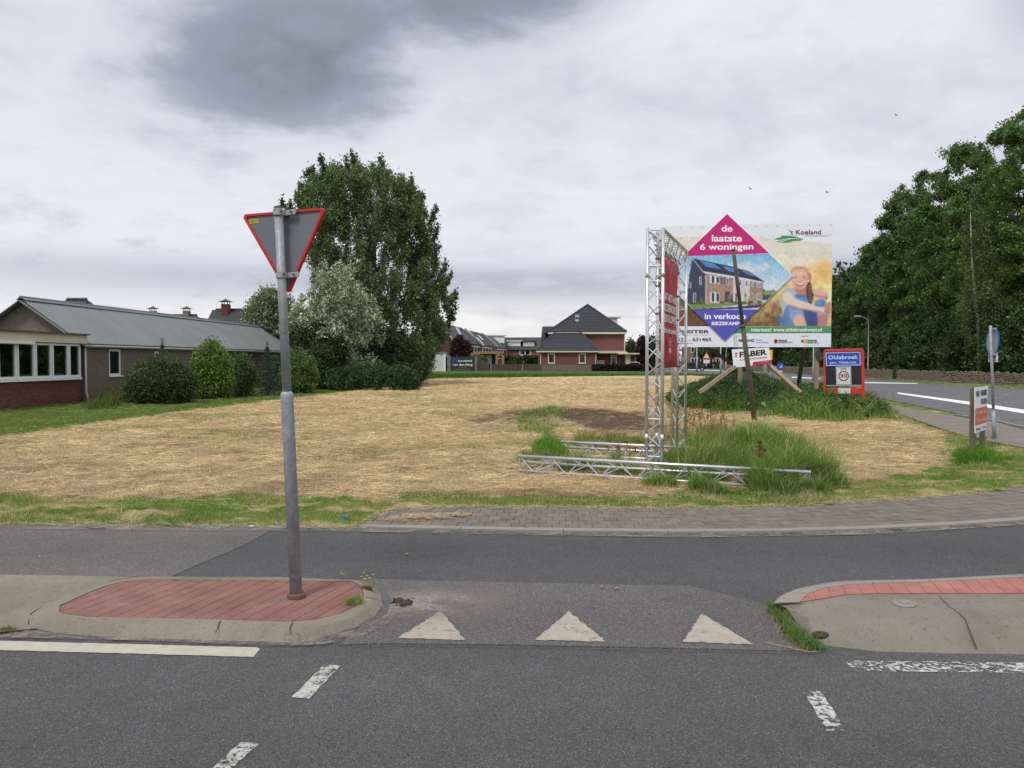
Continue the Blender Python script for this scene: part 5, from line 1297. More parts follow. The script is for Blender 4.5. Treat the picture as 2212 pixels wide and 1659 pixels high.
def shrub(label, u0, u1, vt, vb, Y, col, lsize=.12, n=110, per=60, cr=.33, mat=None, cat='bush', col2=None, group=None, name='bush', shape='round', flatten=.9):
    um = (u0 + u1) / 2; hw = (u1 - u0) / 2; H = vb - vt
    if shape == 'round': pr = [(vb + 4, .62), (vb - .18 * H, .92), (vb - .45 * H, 1.0), (vb - .7 * H, .86), (vb - .88 * H, .55), (vt + 2, .22)]
    elif shape == 'wide': pr = [(vb + 4, .9), (vb - .3 * H, 1.0), (vb - .65 * H, .92), (vb - .9 * H, .7), (vt + 1, .4)]
    else: pr = [(vb + 4, .9), (vb - .3 * H, .95), (vb - .6 * H, .75), (vb - .85 * H, .4), (vt, .1)]
    return profile_tree(label, cat, (P(um, vb, Y).x, Y, 0), prof_px([(v, um - hw * f, um + hw * f) for v, f in pr], Y), col, n, per, cr, lsize, mat or m_leaf, wood=False, name=name, col2=col2, group=group, inner=.55, flatten=flatten)
shrub('dense dark green shrub thicket under the white poplar behind the road sign pole', 612, 760, 698, 826, 44.0, (.038, .072, .024), .16, 190, 70, .5)
shrub('dark green thicket between the white poplar and the tall poplar trunk', 740, 920, 712, 828, 47.5, (.030, .055, .022), .17, 240, 80, .55, flatten=.6)
shrub('lush low dark bramble patch at the foot of the tall poplar', 690, 925, 792, 838, 42.5, (.035, .075, .022), .13, 210, 60, .3, shape='wide', flatten=.45)
shrub('low dark brambles right of the tall poplar next to the white garage', 880, 930, 775, 818, 52, (.045, .075, .025), .14, 60, 60, .35)
# shrubs along the barn -------------------------------------------------------------------
shrub('big rounded dark green bush closest to the camera beside the barn wall', 266, 430, 776, 874, 29.6, (.040, .068, .022), .085, 330, 90, .30, col2=((.085, .11, .03), .2))
shrub('tall bright green laurel with light young shoots in front of the barn', 405, 512, 742, 866, 33.0, (.085, .155, .028), .10, 300, 75, .34, col2=((.14, .22, .04), .22))
shrub('smaller mid green bush between the laurel and the spruce', 492, 556, 766, 860, 35.0, (.055, .10, .03), .09, 180, 70, .30)
shrub('light green bush right of the blue-green spruce behind the sign pole', 604, 690, 762, 848, 39.0, (.09, .15, .032), .12, 190, 70, .36)
shrub('dark low bush filling the gap behind the spruce', 560, 650, 775, 848, 41.5, (.035, .065, .022), .12, 100, 60, .32)
def spruce(label, u, vt, vb, Y, hw, col):
    b = P(u, vb, Y); top = P(u, vt, Y).z; W_ = hw * Y / F; e = empty('spruce', (b.x, Y, 0), label, 'tree'); lm = MB(); C = []; 
    MB().tube([(b.x, Y, 0), (b.x, Y, top - .15)], [.07, .01], 8).build('trunk', m_bark, e)
    nz = 15
    for i in range(nz):
        z = .12 + (top - .35) * (i / nz); R_ = W_ * (1 - i / nz) ** .85 + .05; k = 9
        for j in range(k):
            a = 2 * PI * (j + .5 * (i % 2)) / k + random.uniform(-.2, .2); r_ = R_ * random.uniform(.8, 1.12); tip = Vector((b.x + math.cos(a) * r_, Y + math.sin(a) * r_, z - r_ * .10)); p0 = Vector((b.x, Y, z + .05))
            lm.tube([p0, tip], [.012, .004], 4, False)
            for q in range(int(26 * r_ / W_) + 8):
                t_ = random.random() ** .7; c = p0.lerp(tip, t_); s_ = .16 * r_ * (1 - .5 * t_); C.append((c.x + random.gauss(0, s_ * .6), c.y + random.gauss(0, s_ * .6), c.z + random.gauss(0, .03)))
    for q in range(30): C.append((b.x + random.gauss(0, .03), Y + random.gauss(0, .03), top - .3 * random.random()))
    lm.build('branches', m_bark, e, kind='stuff'); C = np.array(C); n = len(C)
    leaves('crown', C, .10, leafcols(col, n, np.arange(n) // 12, n // 12 + 1), m_needle, e, asp=.28)
spruce('narrow dark blue-green spruce in front of the far end of the barn wall', 578, 737, 852, 36.5, 36, (.035, .062, .040))
spruce('small spruce tip rising behind the big rounded bush at the barn', 352, 729, 850, 30.9, 20, (.045, .07, .040))
# purple maples, far hedges, far trees -----------------------------------------------------
profile_tree('dark purple-red maple above the dark building firm banner', 'tree', (P(995, 790, 128).x, 128, 0), prof_px([(785, 978, 1014), (765, 968, 1022), (748, 970, 1020), (735, 978, 1010), (726, 985, 1002)], 128), (.040, .012, .018), 110, 70, .65, .42, m_leaf, clamt=.3)
profile_tree('dark purple-red tree right of the brick house behind the dark hedge', 'tree', (P(1387, 790, 150).x, 150, 0), prof_px([(785, 1376, 1400), (765, 1372, 1404), (745, 1374, 1400), (732, 1380, 1394)], 150), (.035, .014, .020), 90, 70, .8, .5, m_leaf)
profile_tree('green tree seen between the brick house and the purple tree', 'tree', (P(1362, 790, 170).x, 170, 0), prof_px([(790, 1350, 1378), (770, 1348, 1380), (750, 1352, 1374), (738, 1358, 1368)], 170), (.055, .085, .035), 100, 60, .9, .6, m_leaf)
profile_tree('small tree behind the truss, left of its nearest chord', 'tree', (P(1400, 790, 165).x, 165, 0), prof_px([(788, 1390, 1440), (765, 1388, 1440), (745, 1394, 1430), (733, 1402, 1418)], 165), (.045, .055, .028), 110, 60, .9, .6, m_leaf)
def hedge(label, u0, u1, vt, vb, Y, dpt, col, lsize=.25, n=260, per=30, cat='hedge', col2=None):
    a, b = P(u0, vb, Y), P(u1, vb, Y); h = P(u0, vt, Y).z; e = empty('hedge', ((a.x + b.x) / 2, Y, 0), label, cat)
    C = np.stack([RNG.uniform(a.x, b.x, n), Y + RNG.uniform(0, dpt, n), RNG.uniform(.1, 1, n) * (h - .15)], -1); pts, idx = clumps(C, np.full(n, .28), per)
    pts[:, 2] = np.clip(pts[:, 2], .02, h + .05)
    cols = leafcols(col, len(pts), idx, n)
    if col2 is not None: m_ = RNG.random(len(pts)) < col2[1]; cols[m_] = leafcols(col2[0], m_.sum(), idx[m_], n)
    leaves('foliage', pts, lsize, cols, m_leaf, e); return e
hedge('long dark purple-brown clipped hedge right of the grey fence', 1282, 1412, 787, 801, 118, 1.2, (.022, .017, .020), .28, 520, 40)
hedge('green garden hedge behind the brown fence left of the brick house', 1093, 1160, 767, 795, 124, 1.5, (.05, .085, .028), .25, 300, 40)
hedge('light green shrubs above the fence beside the veranda', 1010, 1054, 765, 780, 121.0, 1.0, (.10, .14, .06), .2, 90, 30)
hedge('low green planting in front of the far brick houses', 1500, 1560, 782, 796, 168, 3, (.05, .08, .03), .4, 160, 30)
# distant tree line behind everything (reads as one mass)
C = []
for x in np.linspace(-160, 130, 180):
    y = 330 + 20 * math.sin(x * .05); h = 6 + 4 * float(fbm(np.array([x * .05]), np.array([1.0]), 3, 7)[0])
    for _ in range(5): C.append((x + random.gauss(0, 1.5), y + random.uniform(-6, 6), h * random.uniform(.1, 1.0)))
C = np.array(C); pts, idx = clumps(C, np.full(len(C), 1.6), 16)
leaves('distant_trees', pts, 1.3, leafcols((.055, .075, .05), len(pts), idx, len(C)), m_leaf, kind='stuff', label='low distant line of trees on the horizon behind the houses', cat='trees')
# the high wood on the right ----------------------------------------------------------------
GREEN = (.066, .122, .026)
def wood_tree(label, u, Y, vt, hw, col, n=330, per=105, cr=.95, ls=.28, low=.10, top=.45, col2=((.11, .185, .045), .28), X=None, stretch=(1, 1, .85), bark=None, **k):
    x = P(u, 780, Y).x; H = P(u, vt, Y).z; cr = cr * .72; n = int(n * 1.5); ls = ls * .9; H = H - cr * 1.3; prf = [(H * low, x - hw * .7, x + hw * .7), (H * .25, x - hw * .95, x + hw * .95), (H * .5, x - hw, x + hw), (H * .72, x - hw * .86, x + hw * .86), (H * .88, x - hw * .6, x + hw * .6), (H * .99, x - hw * .22, x + hw * .22)]
    return profile_tree(label, 'tree', (x, Y, 0), prf, col, n, per, cr, ls, m_leaf, stretch=stretch, inner=.55, col2=col2, group='trees of the dark wood behind the stone wall', bark=bark, clamt=.35, boughs=(40, cr * 1.9), wexp=.5, edge=1.0, **k)
wood_tree('tallest tree of the wood, filling the right edge of the picture', 2262, 57, 190, 5.4, GREEN, 420, 130, .85, .25)
wood_tree('broad leafy tree just left of the tallest one at the right edge', 2172, 64, 240, 5.2, (.056, .112, .024), 380, 120, .9, .26)
wood_tree('full green tree behind the slender birch, right half of the wood', 2075, 72, 292, 5.0, (.052, .106, .024), 360, 110, .9, .28)
wood_tree('dark round topped tree above the blue round road sign, mid wood', 2010, 82, 345, 5.0, (.050, .098, .026), 330, 105, .95, .30)
wood_tree('tree with stepped outline above the far lamp post, left part of the wood', 1955, 94, 405, 5.0, (.050, .098, .026), 320, 100, 1.0, .32)
wood_tree('dark green tree directly behind the street lamp', 1908, 107, 490, 5.2, (.046, .088, .028), 290, 90, 1.0, .36)
wood_tree('lower tree right of the billboard edge with an airy top', 1862, 122, 548, 4.8, (.045, .08, .028), 240, 80, 1.1, .40)
wood_tree('dark tree whose top shows just right of the billboard', 1815, 140, 590, 6.0, (.032, .055, .026), 260, 80, 1.2, .45)
wood_tree('wide dark tree seen under the right half of the billboard', 1745, 150, 640, 8.0, (.030, .052, .022), 280, 80, 1.4, .5, low=.03)
wood_tree('dark tree seen under the middle of the billboard left of the small sign', 1650, 165, 655, 9.0, (.030, .052, .022), 280, 80, 1.5, .55, low=.03)
wood_tree('slim street tree in front of the far brick houses under the billboard', 1537, 158, 700, 3.2, (.05, .085, .03), 120, 60, .9, .45, low=.28)
# slender birch in front of the wood
xb_ = P(2118, 790, 57).x
bt = profile_tree('slender pale-barked birch rising in front of the dark wood', 'tree', (xb_, 57, 0), prof_px([(760, 2080, 2170), (700, 2065, 2180), (620, 2060, 2170), (540, 2070, 2150), (480, 2082, 2135), (430, 2095, 2120), (395, 2102, 2110)], 57), (.078, .118, .038), 210, 60, .62, .16, m_leaf, stretch=(.8, .8, 1.3), inner=.2, wood=False)
MB().tube([(xb_, 57, 0), (xb_ - .25, 57, 4.5), (xb_ - .75, 57, 8.5), (xb_ - .95, 57, 12.6)], [.15, .12, .07, .02], 8).build('trunk', m_birch, bt, smooth=True)
u_ = 1890; xq = P(u_, 780, 96).x
bt = profile_tree('small thin birch with light foliage left in the wood', 'tree', (xq, 96, 0), prof_px([(760, 1868, 1912), (700, 1866, 1912), (650, 1872, 1908), (610, 1882, 1898), (590, 1887, 1892)], 96), (.06, .085, .035), 110, 50, .7, .25, m_leaf, inner=.2, wood=False)
MB().tube([(xq, 96, 0), (xq + .2, 96, 6), (xq, 96, 11)], [.12, .08, .02], 8).build('trunk', m_birch, bt, smooth=True)
# understorey: bushes closing the wood towards the wall
US = [(2225, 52.5, 640), (2150, 56.5, 660), (2085, 62, 668), (2030, 68, 680), (1982, 75, 690), (1940, 83, 700), (1900, 92, 708), (1862, 103, 716), (1822, 116, 724), (1780, 130, 730), (1735, 142, 738), (1690, 152, 742), (1640, 160, 748), (1596, 168, 752)]
USL = ['at the right edge of the picture', 'under the tallest trees near the right edge', 'behind the round blue sign', 'left of the round blue sign', 'halfway along the stone wall', 'behind the far end of the white road line', 'just right of the street lamp', 'just left of the street lamp', 'behind the blue town sign', 'left of the blue town sign', 'under the right part of the billboard', 'behind the tilted pole of the billboard', 'behind the tilted white sign', 'farthest along the stone wall']
for i, (u, Y, vt) in enumerate(US):
    x = P(u, 790, Y).x + 1.2; H = P(u, vt, Y).z; hw = 2.2 + Y * .012
    prf = [(.15, x - hw, x + hw), (H * .4, x - hw * 1.1, x + hw * 1.1), (H * .75, x - hw * .9, x + hw * .9), (H, x - hw * .4, x + hw * .4)]
    c_ = [(.030, .060, .018), (.042, .085, .02), (.034, .066, .022)][i % 3]
    profile_tree('dense undergrowth bush ' + USL[i], 'bush', (x, Y, 0), prf, c_, 150, 80, .62, .16 + Y * .0016, m_leaf, name='bush', wood=False, inner=.55, col2=((.075, .13, .035), .18), group='undergrowth behind the stone wall')
shrub('small green bush standing in front of the stone wall', 1928, 1946, 790, 822, 68, (.05, .085, .03), .16, 40, 50, .22)
# far mass of the wood behind the front trees
C = []
for i in range(1500):
    t = random.random(); Y = 66 + 150 * t; x = 43 + 14 * t + random.uniform(0, 22); C.append((x, Y + random.uniform(-3, 3), random.uniform(.3, 17.5) * (1 - .25 * t)))
C = np.array(C); pts, idx = clumps(C, np.full(len(C), 1.5), 26)
leaves('wood_interior', pts, .75, leafcols((.030, .055, .016), len(pts), idx, len(C)), m_leaf, kind='stuff', label='dark mass of trees deeper inside the wood on the right', cat='wood')

# ---------------------------------------------------------------- tall grass and weeds ----
def patch(name, label, poly_uv, n, hfun, wscale, cols, lean=(.2, .9), mat=None, cat='grass', base=None, mask=None, zoff=-.03):
    poly = xy(poly_uv); xs = [p[0] for p in poly]; ys = [p[1] for p in poly]
    x = RNG.uniform(min(xs), max(xs), n * 2); y = RNG.uniform(min(ys), max(ys), n * 2); sd_ = sdist(x, y, poly)
    nz = fbm(x * 2.2, y * 2.2, 3, 91); keep = (sd_ + (nz - .5) * .9 > 0); x, y, sd_, nz = x[keep][:n], y[keep][:n], sd_[keep][:n], nz[keep][:n]
    tuft_ = np.clip((fbm(x * 2.4, y * 2.4, 4, 191) - .34) * 4.2, .15, 1.5)
    h = hfun(x, y, np.clip(sd_, 0, 9), nz) * RNG.uniform(.45, 1.2, len(x)) * tuft_; w = np.maximum(.007, y * wscale * 1.7)
    ci = RNG.choice(len(cols), len(x), p=[c[1] for c in cols]); cc = np.array([c[0] for c in cols])[ci] * (.75 + .5 * nz[:, None])
    return blades(name, x, y, terrain_z(x, y)[0] + zoff, h, w, RNG.uniform(lean[0], lean[1], len(x)), jitcol(cc, len(x), .22), mat or m_blade, kind='stuff', label=label, cat=cat)
GC = [((.085, .20, .030), .38), ((.15, .27, .05), .32), ((.26, .31, .11), .18), ((.44, .37, .19), .12)]
def stalks(name, label, pts_uv, n, h0, h1, col, seed_r=.012, cat='plant', sp=(30, 6), tuft=26, kk=.3):
    """thin stalks with seed heads (sorrel)"""
    st = MB(); C = []
    for _ in range(n):
        u, v = random.choice(pts_uv); p = G(u + random.gauss(0, sp[0]), v + random.gauss(0, sp[1])); h = random.uniform(h0, h1); d = Vector((random.gauss(0, .12), random.gauss(0, .12), 0)) * h
        st.tube([p, p + d * .4 + UP * h * .6, p + d + UP * h], [.0035, .003, .002], 3, False, col=col)
        for j in range(tuft):
            t_ = random.uniform(.55, 1.0); c = p + d * t_ + UP * h * t_; C.append((c.x + random.gauss(0, seed_r), c.y + random.gauss(0, seed_r), c.z))
    st.build(name + '_stalks', m_straw, kind='stuff', label=label + ' (stalks)', cat=cat)
    C = np.array(C); leaves(name, C, .028, jitcol(np.array(col), len(C), kk), m_straw, asp=.7, kind='stuff', label=label, cat=cat)
# around the truss
patch('tall_grass', 'tall green grass grown through the aluminium base truss', [(1460, 985), (1520, 960), (1640, 950), (1720, 960), (1780, 985), (1800, 1040), (1780, 1058), (1600, 1058), (1440, 1050), (1400, 1035), (1420, 1000)], 24000,
      lambda x, y, s, nz: .16 + .34 * np.clip(s / .45, 0, 1) * (.3 + 1.2 * nz), .00030, GC, (.3, 1.3))
patch('tall_grass', 'weedy long grass at the barn corner by the downpipe', [(180, 876), (196, 862), (262, 858), (290, 868), (262, 884), (190, 886)], 5000, lambda x, y, s, nz: .15 + .45 * np.clip(s / .8, 0, 1), .0005, [((.09, .13, .03), .6), ((.17, .16, .06), .4)], (.2, .9))
patch('tall_grass', 'bright green tuft of tall grass left of the base truss', [(1150, 985), (1165, 966), (1212, 963), (1218, 985), (1180, 994)], 3600, lambda x, y, s, nz: .20 + .26 * np.clip(s / .3, 0, 1), .00030, [((.11, .25, .03), .7), ((.19, .29, .06), .3)], (.2, .7))
patch('tall_grass', 'low green grass around the left end of the base truss', [(1100, 1005), (1120, 990), (1200, 995), (1260, 1005), (1400, 1020), (1440, 1040), (1380, 1040), (1240, 1025), (1115, 1018)], 9000, lambda x, y, s, nz: .14 + .20 * nz, .00034, GC, (.3, 1.0))
patch('tall_grass', 'dense clump of long grass behind the near truss leg', [(1440, 1000), (1455, 975), (1540, 965), (1560, 1000), (1540, 1030), (1450, 1020)], 8000, lambda x, y, s, nz: .20 + .16 * np.clip(s / .5, 0, 1), .00030, [((.15, .28, .05), .6), ((.26, .32, .10), .4)], (.2, .8))
patch('tall_grass', 'long dark green grass at the foot of the leaning pole', [(1560, 990), (1570, 960), (1640, 940), (1700, 955), (1715, 985), (1640, 1000)], 9000, lambda x, y, s, nz: .20 + .22 * np.clip(s / .7, 0, 1), .00030, [((.075, .19, .025), .7), ((.14, .25, .045), .3)], (.25, .9))
patch('tall_grass', 'dark grass clump hiding the right end of the base truss', [(1640, 1045), (1660, 1020), (1740, 1015), (1800, 1035), (1810, 1060), (1720, 1066)], 9000, lambda x, y, s, nz: .14 + .20 * np.clip(s / .5, 0, 1), .00034, [((.07, .17, .028), .7), ((.13, .23, .045), .3)], (.3, 1.0))
patch('dry_grass', 'dry yellowish grass between the two base trusses', [(1240, 975), (1260, 955), (1390, 950), (1440, 970), (1440, 995), (1300, 990)], 6000, lambda x, y, s, nz: .12 + .22 * nz, .00032, [((.30, .28, .10), .5), ((.14, .19, .05), .5)], (.3, 1.0))
patch('dry_grass', 'feathery dry grass behind the truss legs', [(1440, 960), (1450, 935), (1530, 925), (1570, 945), (1560, 968)], 5000, lambda x, y, s, nz: .2 + .28 * nz, .00028, [((.30, .24, .11), .5), ((.16, .17, .06), .3), ((.22, .12, .05), .2)], (.3, 1.0))
patch('weeds', 'green weeds growing on the brown earth ridge', [(1120, 930), (1135, 892), (1215, 882), (1240, 915), (1190, 942)], 5000, lambda x, y, s, nz: .10 + .18 * nz, .0003, GC, (.4, 1.2))
stalks('sorrel', 'rusty red sorrel standing in the grass behind the truss', [(1455, 945), (1480, 940), (1505, 945), (1530, 950)], 60, .45, .8, (.20, .085, .035), .02)
stalks('sorrel', 'rusty red sorrel between the two base trusses', [(1345, 985), (1365, 990), (1385, 985)], 26, .18, .34, (.26, .075, .03), .018)
patch('dry_grass', 'dry bleached stalks mixed through the grass by the base truss', [(1460, 985), (1520, 955), (1640, 945), (1720, 955), (1790, 985), (1810, 1040), (1790, 1060), (1600, 1060), (1440, 1050)], 2600, lambda x, y, s, nz: .32 + .22 * nz, .00018, [((.50, .42, .24), .7), ((.30, .22, .11), .3)], (.1, .9), mat=m_straw)
stalks('sorrel', 'single brown dock stalk in front of the right base truss', [(1640, 1035)], 5, .4, .55, (.13, .05, .025), .018, sp=(3, 1), tuft=60)
patch('tall_grass', 'tall grass in front of the right half of the near base truss', [(1450, 1046), (1500, 1034), (1640, 1036), (1790, 1040), (1840, 1058), (1800, 1076), (1640, 1074), (1480, 1066)], 16000, lambda x, y, s, nz: .16 + .30 * np.clip(s / .3, 0, 1) * (.4 + nz), .00034, GC, (.3, 1.1))
patch('tall_grass', 'sparse grass tips in front of the base truss near the leg', [(1380, 1044), (1400, 1036), (1480, 1040), (1480, 1056), (1400, 1056)], 1800, lambda x, y, s, nz: .08 + .10 * nz, .00034, GC, (.3, 1.1))
# around the billboard: nettles and weeds (leafy) then grass
def weedbed(name, label, poly_uv, n, per, hfun, cr, ls, col, col2, cat='weeds', wide=1.0):
    poly = xy(poly_uv); xs = [p[0] for p in poly]; ys = [p[1] for p in poly]; x = RNG.uniform(min(xs), max(xs), n * 4); y = RNG.uniform(min(ys), max(ys), n * 4)
    sd_ = sdist(x, y, poly); keep = sd_ > 0; x, y, sd_ = x[keep][:n], y[keep][:n], sd_[keep][:n]; h = hfun(x, y, sd_) * (.75 + .5 * fbm(x * 1.1, y * 1.1, 3, 17))
    C = np.stack([x, y, h * RNG.random(len(x)) ** .5], -1); pts, idx = clumps(C, np.full(len(C), cr), per, (1, 1, 1.2), .2); pts[:, 2] = np.maximum(pts[:, 2], .02)
    cols = leafcols(col, len(pts), idx, len(C)); m_ = RNG.random(len(pts)) < col2[1]; cols[m_] = leafcols(col2[0], m_.sum(), idx[m_], len(C))
    return leaves(name, pts, ls, cols, m_leaf, asp=.5, upness=.3, kind='stuff', label=label, cat=cat)
weedbed('nettles', 'dense dark nettles covering the mound under the billboard', [(1440, 872), (1460, 850), (1500, 840), (1600, 836), (1700, 838), (1730, 850), (1735, 880), (1640, 893), (1540, 890), (1450, 886)], 1500, 44, lambda x, y, s: .25 + .85 * np.clip(s / 2.5, 0, 1), .17, .085, (.042, .082, .024), ((.09, .14, .045), .22))
weedbed('nettles', 'mid green weeds around the foot of the town sign', [(1640, 890), (1680, 858), (1740, 850), (1790, 862), (1880, 872), (1920, 890), (1915, 906), (1800, 908), (1690, 902)], 950, 44, lambda x, y, s: .25 + .45 * np.clip(s / 1.2, 0, 1), .15, .075, (.055, .105, .026), ((.11, .17, .05), .25))
patch('tall_grass', 'long green grass in front of the weeds below the town sign', [(1640, 905), (1680, 878), (1780, 872), (1900, 882), (1940, 900), (1925, 912), (1800, 914), (1700, 908)], 15000, lambda x, y, s, nz: .2 + .38 * np.clip(s / .7, 0, 1) * (.6 + .7 * nz), .00042, GC, (.2, .9))
patch('tall_grass', 'grass fringe along the foot of the nettle mound', [(1440, 884), (1460, 868), (1700, 872), (1700, 896), (1560, 896)], 10000, lambda x, y, s, nz: .14 + .3 * np.clip(s / .6, 0, 1), .00042, [((.065, .15, .026), .6), ((.13, .21, .05), .4)], (.2, .9))
stalks('sorrel', 'reddish grass and sorrel stalks in front of the town sign', [(1800, 885), (1830, 888), (1860, 888), (1890, 890)], 110, .35, .75, (.22, .13, .06), .03, sp=(22, 5), tuft=16)
patch('tall_grass', 'green grass tuft around the posts of the small roadside advert', [(2050, 985), (2075, 968), (2130, 965), (2165, 980), (2160, 1003), (2100, 1012), (2060, 1005)], 9000, lambda x, y, s, nz: .10 + .24 * np.clip(s / .5, 0, 1), .00034, [((.08, .20, .025), .6), ((.15, .27, .04), .4)], (.3, 1.0))
patch('tall_grass', 'short grass at the foot of the round blue sign', [(2118, 955), (2150, 942), (2185, 950), (2180, 966), (2140, 970)], 3000, lambda x, y, s, nz: .08 + .10 * nz, .00034, [((.055, .13, .018), 1.0)], (.3, 1.0))
for i in range(12):
    u, v = random.choice([(1700, 885), (1716, 880), (1690, 892), (1765, 880), (1780, 878)]); p = G(u + random.gauss(0, 8), v + random.gauss(0, 4))
p_ = np.array([tuple(G(random.gauss(1735, 55), random.gauss(893, 4)) + Vector((0, 0, random.uniform(.12, .4)))) for _ in range(70)])
leaves('dock_leaves', p_, .26, leafcols((.085, .16, .03), len(p_), np.zeros(len(p_), int), 1), m_leaf, asp=.45, kind='stuff', label='large pale dock leaves among the weeds', cat='weeds')
# grass growing in the joint of the right island, weeds on the left island
def bankgrass(name, label, pts, n, h, col, wd=.004, spread=.02, cat='grass', lean=(.3, 1.0), z=0.0):
    g = GP(pts, z); x, y = [], []
    for _ in range(n):
        i = random.randrange(len(g) - 1); t_ = random.random(); p = g[i].lerp(g[i + 1], t_); x.append(p.x + random.gauss(0, spread)); y.append(p.y + random.gauss(0, spread))
    x, y = np.array(x), np.array(y); return blades(name, x, y, np.full(n, z), RNG.uniform(h * .4, h, n), np.full(n, wd), RNG.uniform(lean[0], lean[1], n), jitcol(np.array(col), n, .35), m_blade, kind='stuff', label=label, cat=cat)
bankgrass('joint_grass', 'strip of green grass growing between asphalt and the right concrete island', [(1668, 1318), (1690, 1345), (1715, 1378), (1745, 1405)], 900, .10, (.13, .22, .05), .0032, .022)
bankgrass('joint_grass', 'green grass at the lower end of the joint strip', [(1712, 1370), (1732, 1388), (1765, 1405)], 500, .095, (.12, .21, .045), .0032, .03)
bankgrass('joint_grass', 'small tuft of grass at the left picture edge beside the concrete', [(2, 1366), (26, 1366)], 160, .055, (.13, .16, .05), .003, .02)
bankgrass('island_weed', 'pale green tuft on the brick top of the left island', [(752, 1308), (776, 1302)], 420, .075, (.30, .32, .13), .003, .018, cat='weed', z=ZI, lean=(.1, .6))
bankgrass('island_weed', 'reddish weed at the back corner of the left island', [(782, 1272), (802, 1276)], 220, .05, (.22, .13, .06), .003, .014, cat='weed', z=ZI * .8)
bankgrass('joint_grass', 'dry pale stems in the joint strip beside the right island', [(1660, 1322), (1682, 1350), (1708, 1384), (1740, 1408)], 220, .07, (.34, .27, .14), .003, .03, lean=(.6, 1.6))
fl = MB()
for u, v in ((781, 1258), (788, 1263), (793, 1256), (806, 1254), (798, 1261), (737, 1251), (742, 1253), (786, 1250)):
    c = G(u, v, .05) + UP * .04
    fl.tube([c - UP * .05, c], .0012, 4, col=(.08, .14, .03))
    for j in range(7):
        a = 2 * PI * j / 7; fl.face([c, c + Vector((math.cos(a) * .011, math.sin(a) * .011, .004)), c + Vector((math.cos(a + .6) * .011, math.sin(a + .6) * .011, .004))], (.62, .50, .03))
fl.build('yellow_flowers', m_straw, kind='stuff', label='tiny yellow flowers at the back corner of the left island', cat='flowers')
# ================================================================== OBJECTS
def galv():
    t = NT('galvanised_steel'); v = t.pos()
    k = t.rng(t.noise(v, 14, 5, .65, .8), .3, .7, .72, 1.18); s_ = t.rng(t.vor(v, 60, 'F1', 'Distance'), 0, .6, .92, 1.06)
    k = t.math('MULTIPLY', k, s_); t.base(t.scl((.29, .31, .33), k)); t.b.inputs['Metallic'].default_value = .12
    t.l(t.rng(t.noise(v, 9, 4), .3, .7, .42, .62), t.b.inputs['Roughness']); return t.m
m_galv = galv()
m_alu = M('aluminium_truss', (.66, .66, .68), .34, metal=.75, var=.14, scale=7, fine=.12, fscale=50)
m_aludark = M('steel_bolt', (.06, .06, .06), .5, metal=.3)
m_red = M('sign_red', (.52, .022, .020), .42, var=.08, scale=5)
m_signback = M('sign_back_grey', (.155, .165, .185), .55, var=.07, scale=5)
m_clamp = M('cast_clamp', (.36, .36, .345), .5, metal=.25, var=.1, scale=20)
# ------------------------------------------------------------------ give way sign seen from behind
base = G(640, 1291, ZI); D0 = base.y; top = P(601.5, 450, D0 + .02)
sg = empty('give_way_sign', base, 'triangular red-rimmed road sign seen from behind on a leaning galvanised pole', 'road sign')
mid_z = HC - (850 - 779) / F * D0; ax_ = (top - base); pm = base + ax_ * ((mid_z - base.z) / ax_.z)
m = MB(); m.tube([base - ax_.normalized() * .05, pm - ax_.normalized() * .03, pm, pm + ax_.normalized() * .012], [.041, .041, .040, .031], 28); 
m.build('lower_pole', m_galv, sg, smooth=True)
MB().tube([pm, top], [.0295, .0285], 28).build('pole', m_galv, sg, smooth=True)
MB().tube([top - ax_.normalized() * .002, top + ax_.normalized() * .012], [.030, .029], 20).build('pole_cap', M('cap_grey', (.10, .105, .11), .6), sg)
c = base + UP * .004; m = MB(); m.tube([c, c + UP * .022, c + UP * .03], [.062, .062, .052], 20); m.build('base_collar', M('rusty_collar', (.13, .09, .065), .9, var=.3, scale=30), sg, smooth=False)
# plate: corners from the photograph, on a plane a few centimetres behind the pole
hd = Vector((.552, -.235, .018)).normalized(); up_ = ax_.normalized(); up_ = (up_ - hd * up_.dot(hd)).normalized(); nb = hd.cross(up_); nb = nb if nb.y > 0 else -nb
def on_plane(u, v, o_, n_):
    r = ray(u, v); t_ = (o_ - Vector((0, 0, HC))).dot(n_) / r.dot(n_); return Vector((0, 0, HC)) + r * t_
pc_ = top + nb * .062
TLc, TRc, BTc = on_plane(523.5, 464, pc_, nb), on_plane(705.5, 448.5, pc_, nb), on_plane(623.5, 637, pc_, nb)
def roundtri(pts, rad, k=6):
    out = []; n = len(pts)
    for i in range(n):
        p, a, b = pts[i], pts[i - 1], pts[(i + 1) % n]; da, db = (a - p).normalized(), (b - p).normalized(); ang = da.angle(db); t_ = rad / math.tan(ang / 2)
        s_, e_ = p + da * t_, p + db * t_; cc = p + (da + db).normalized() * (rad / math.sin(ang / 2))
        v0, v1 = s_ - cc, e_ - cc; tot = v0.angle(v1)
        for j in range(k + 1):
            f = j / k; q = (v0 * math.sin((1 - f) * tot) + v1 * math.sin(f * tot)) / math.sin(tot); out.append(cc + q)
    return out
outer = roundtri([TLc, BTc, TRc], .022); cen_ = (TLc + TRc + BTc) / 3
def shrink(pts, d):  # inset a triangle by distance d
    A_, B_, C_ = pts; s_ = 1 - d / (((A_ - B_).cross(C_ - B_)).length / ((A_ - B_).length + (B_ - C_).length + (C_ - A_).length)); i_ = (A_ * (B_ - C_).length + B_ * (A_ - C_).length + C_ * (A_ - B_).length) / ((A_ - B_).length + (B_ - C_).length + (C_ - A_).length)
    return [i_ + (p - i_) * s_ for p in pts]
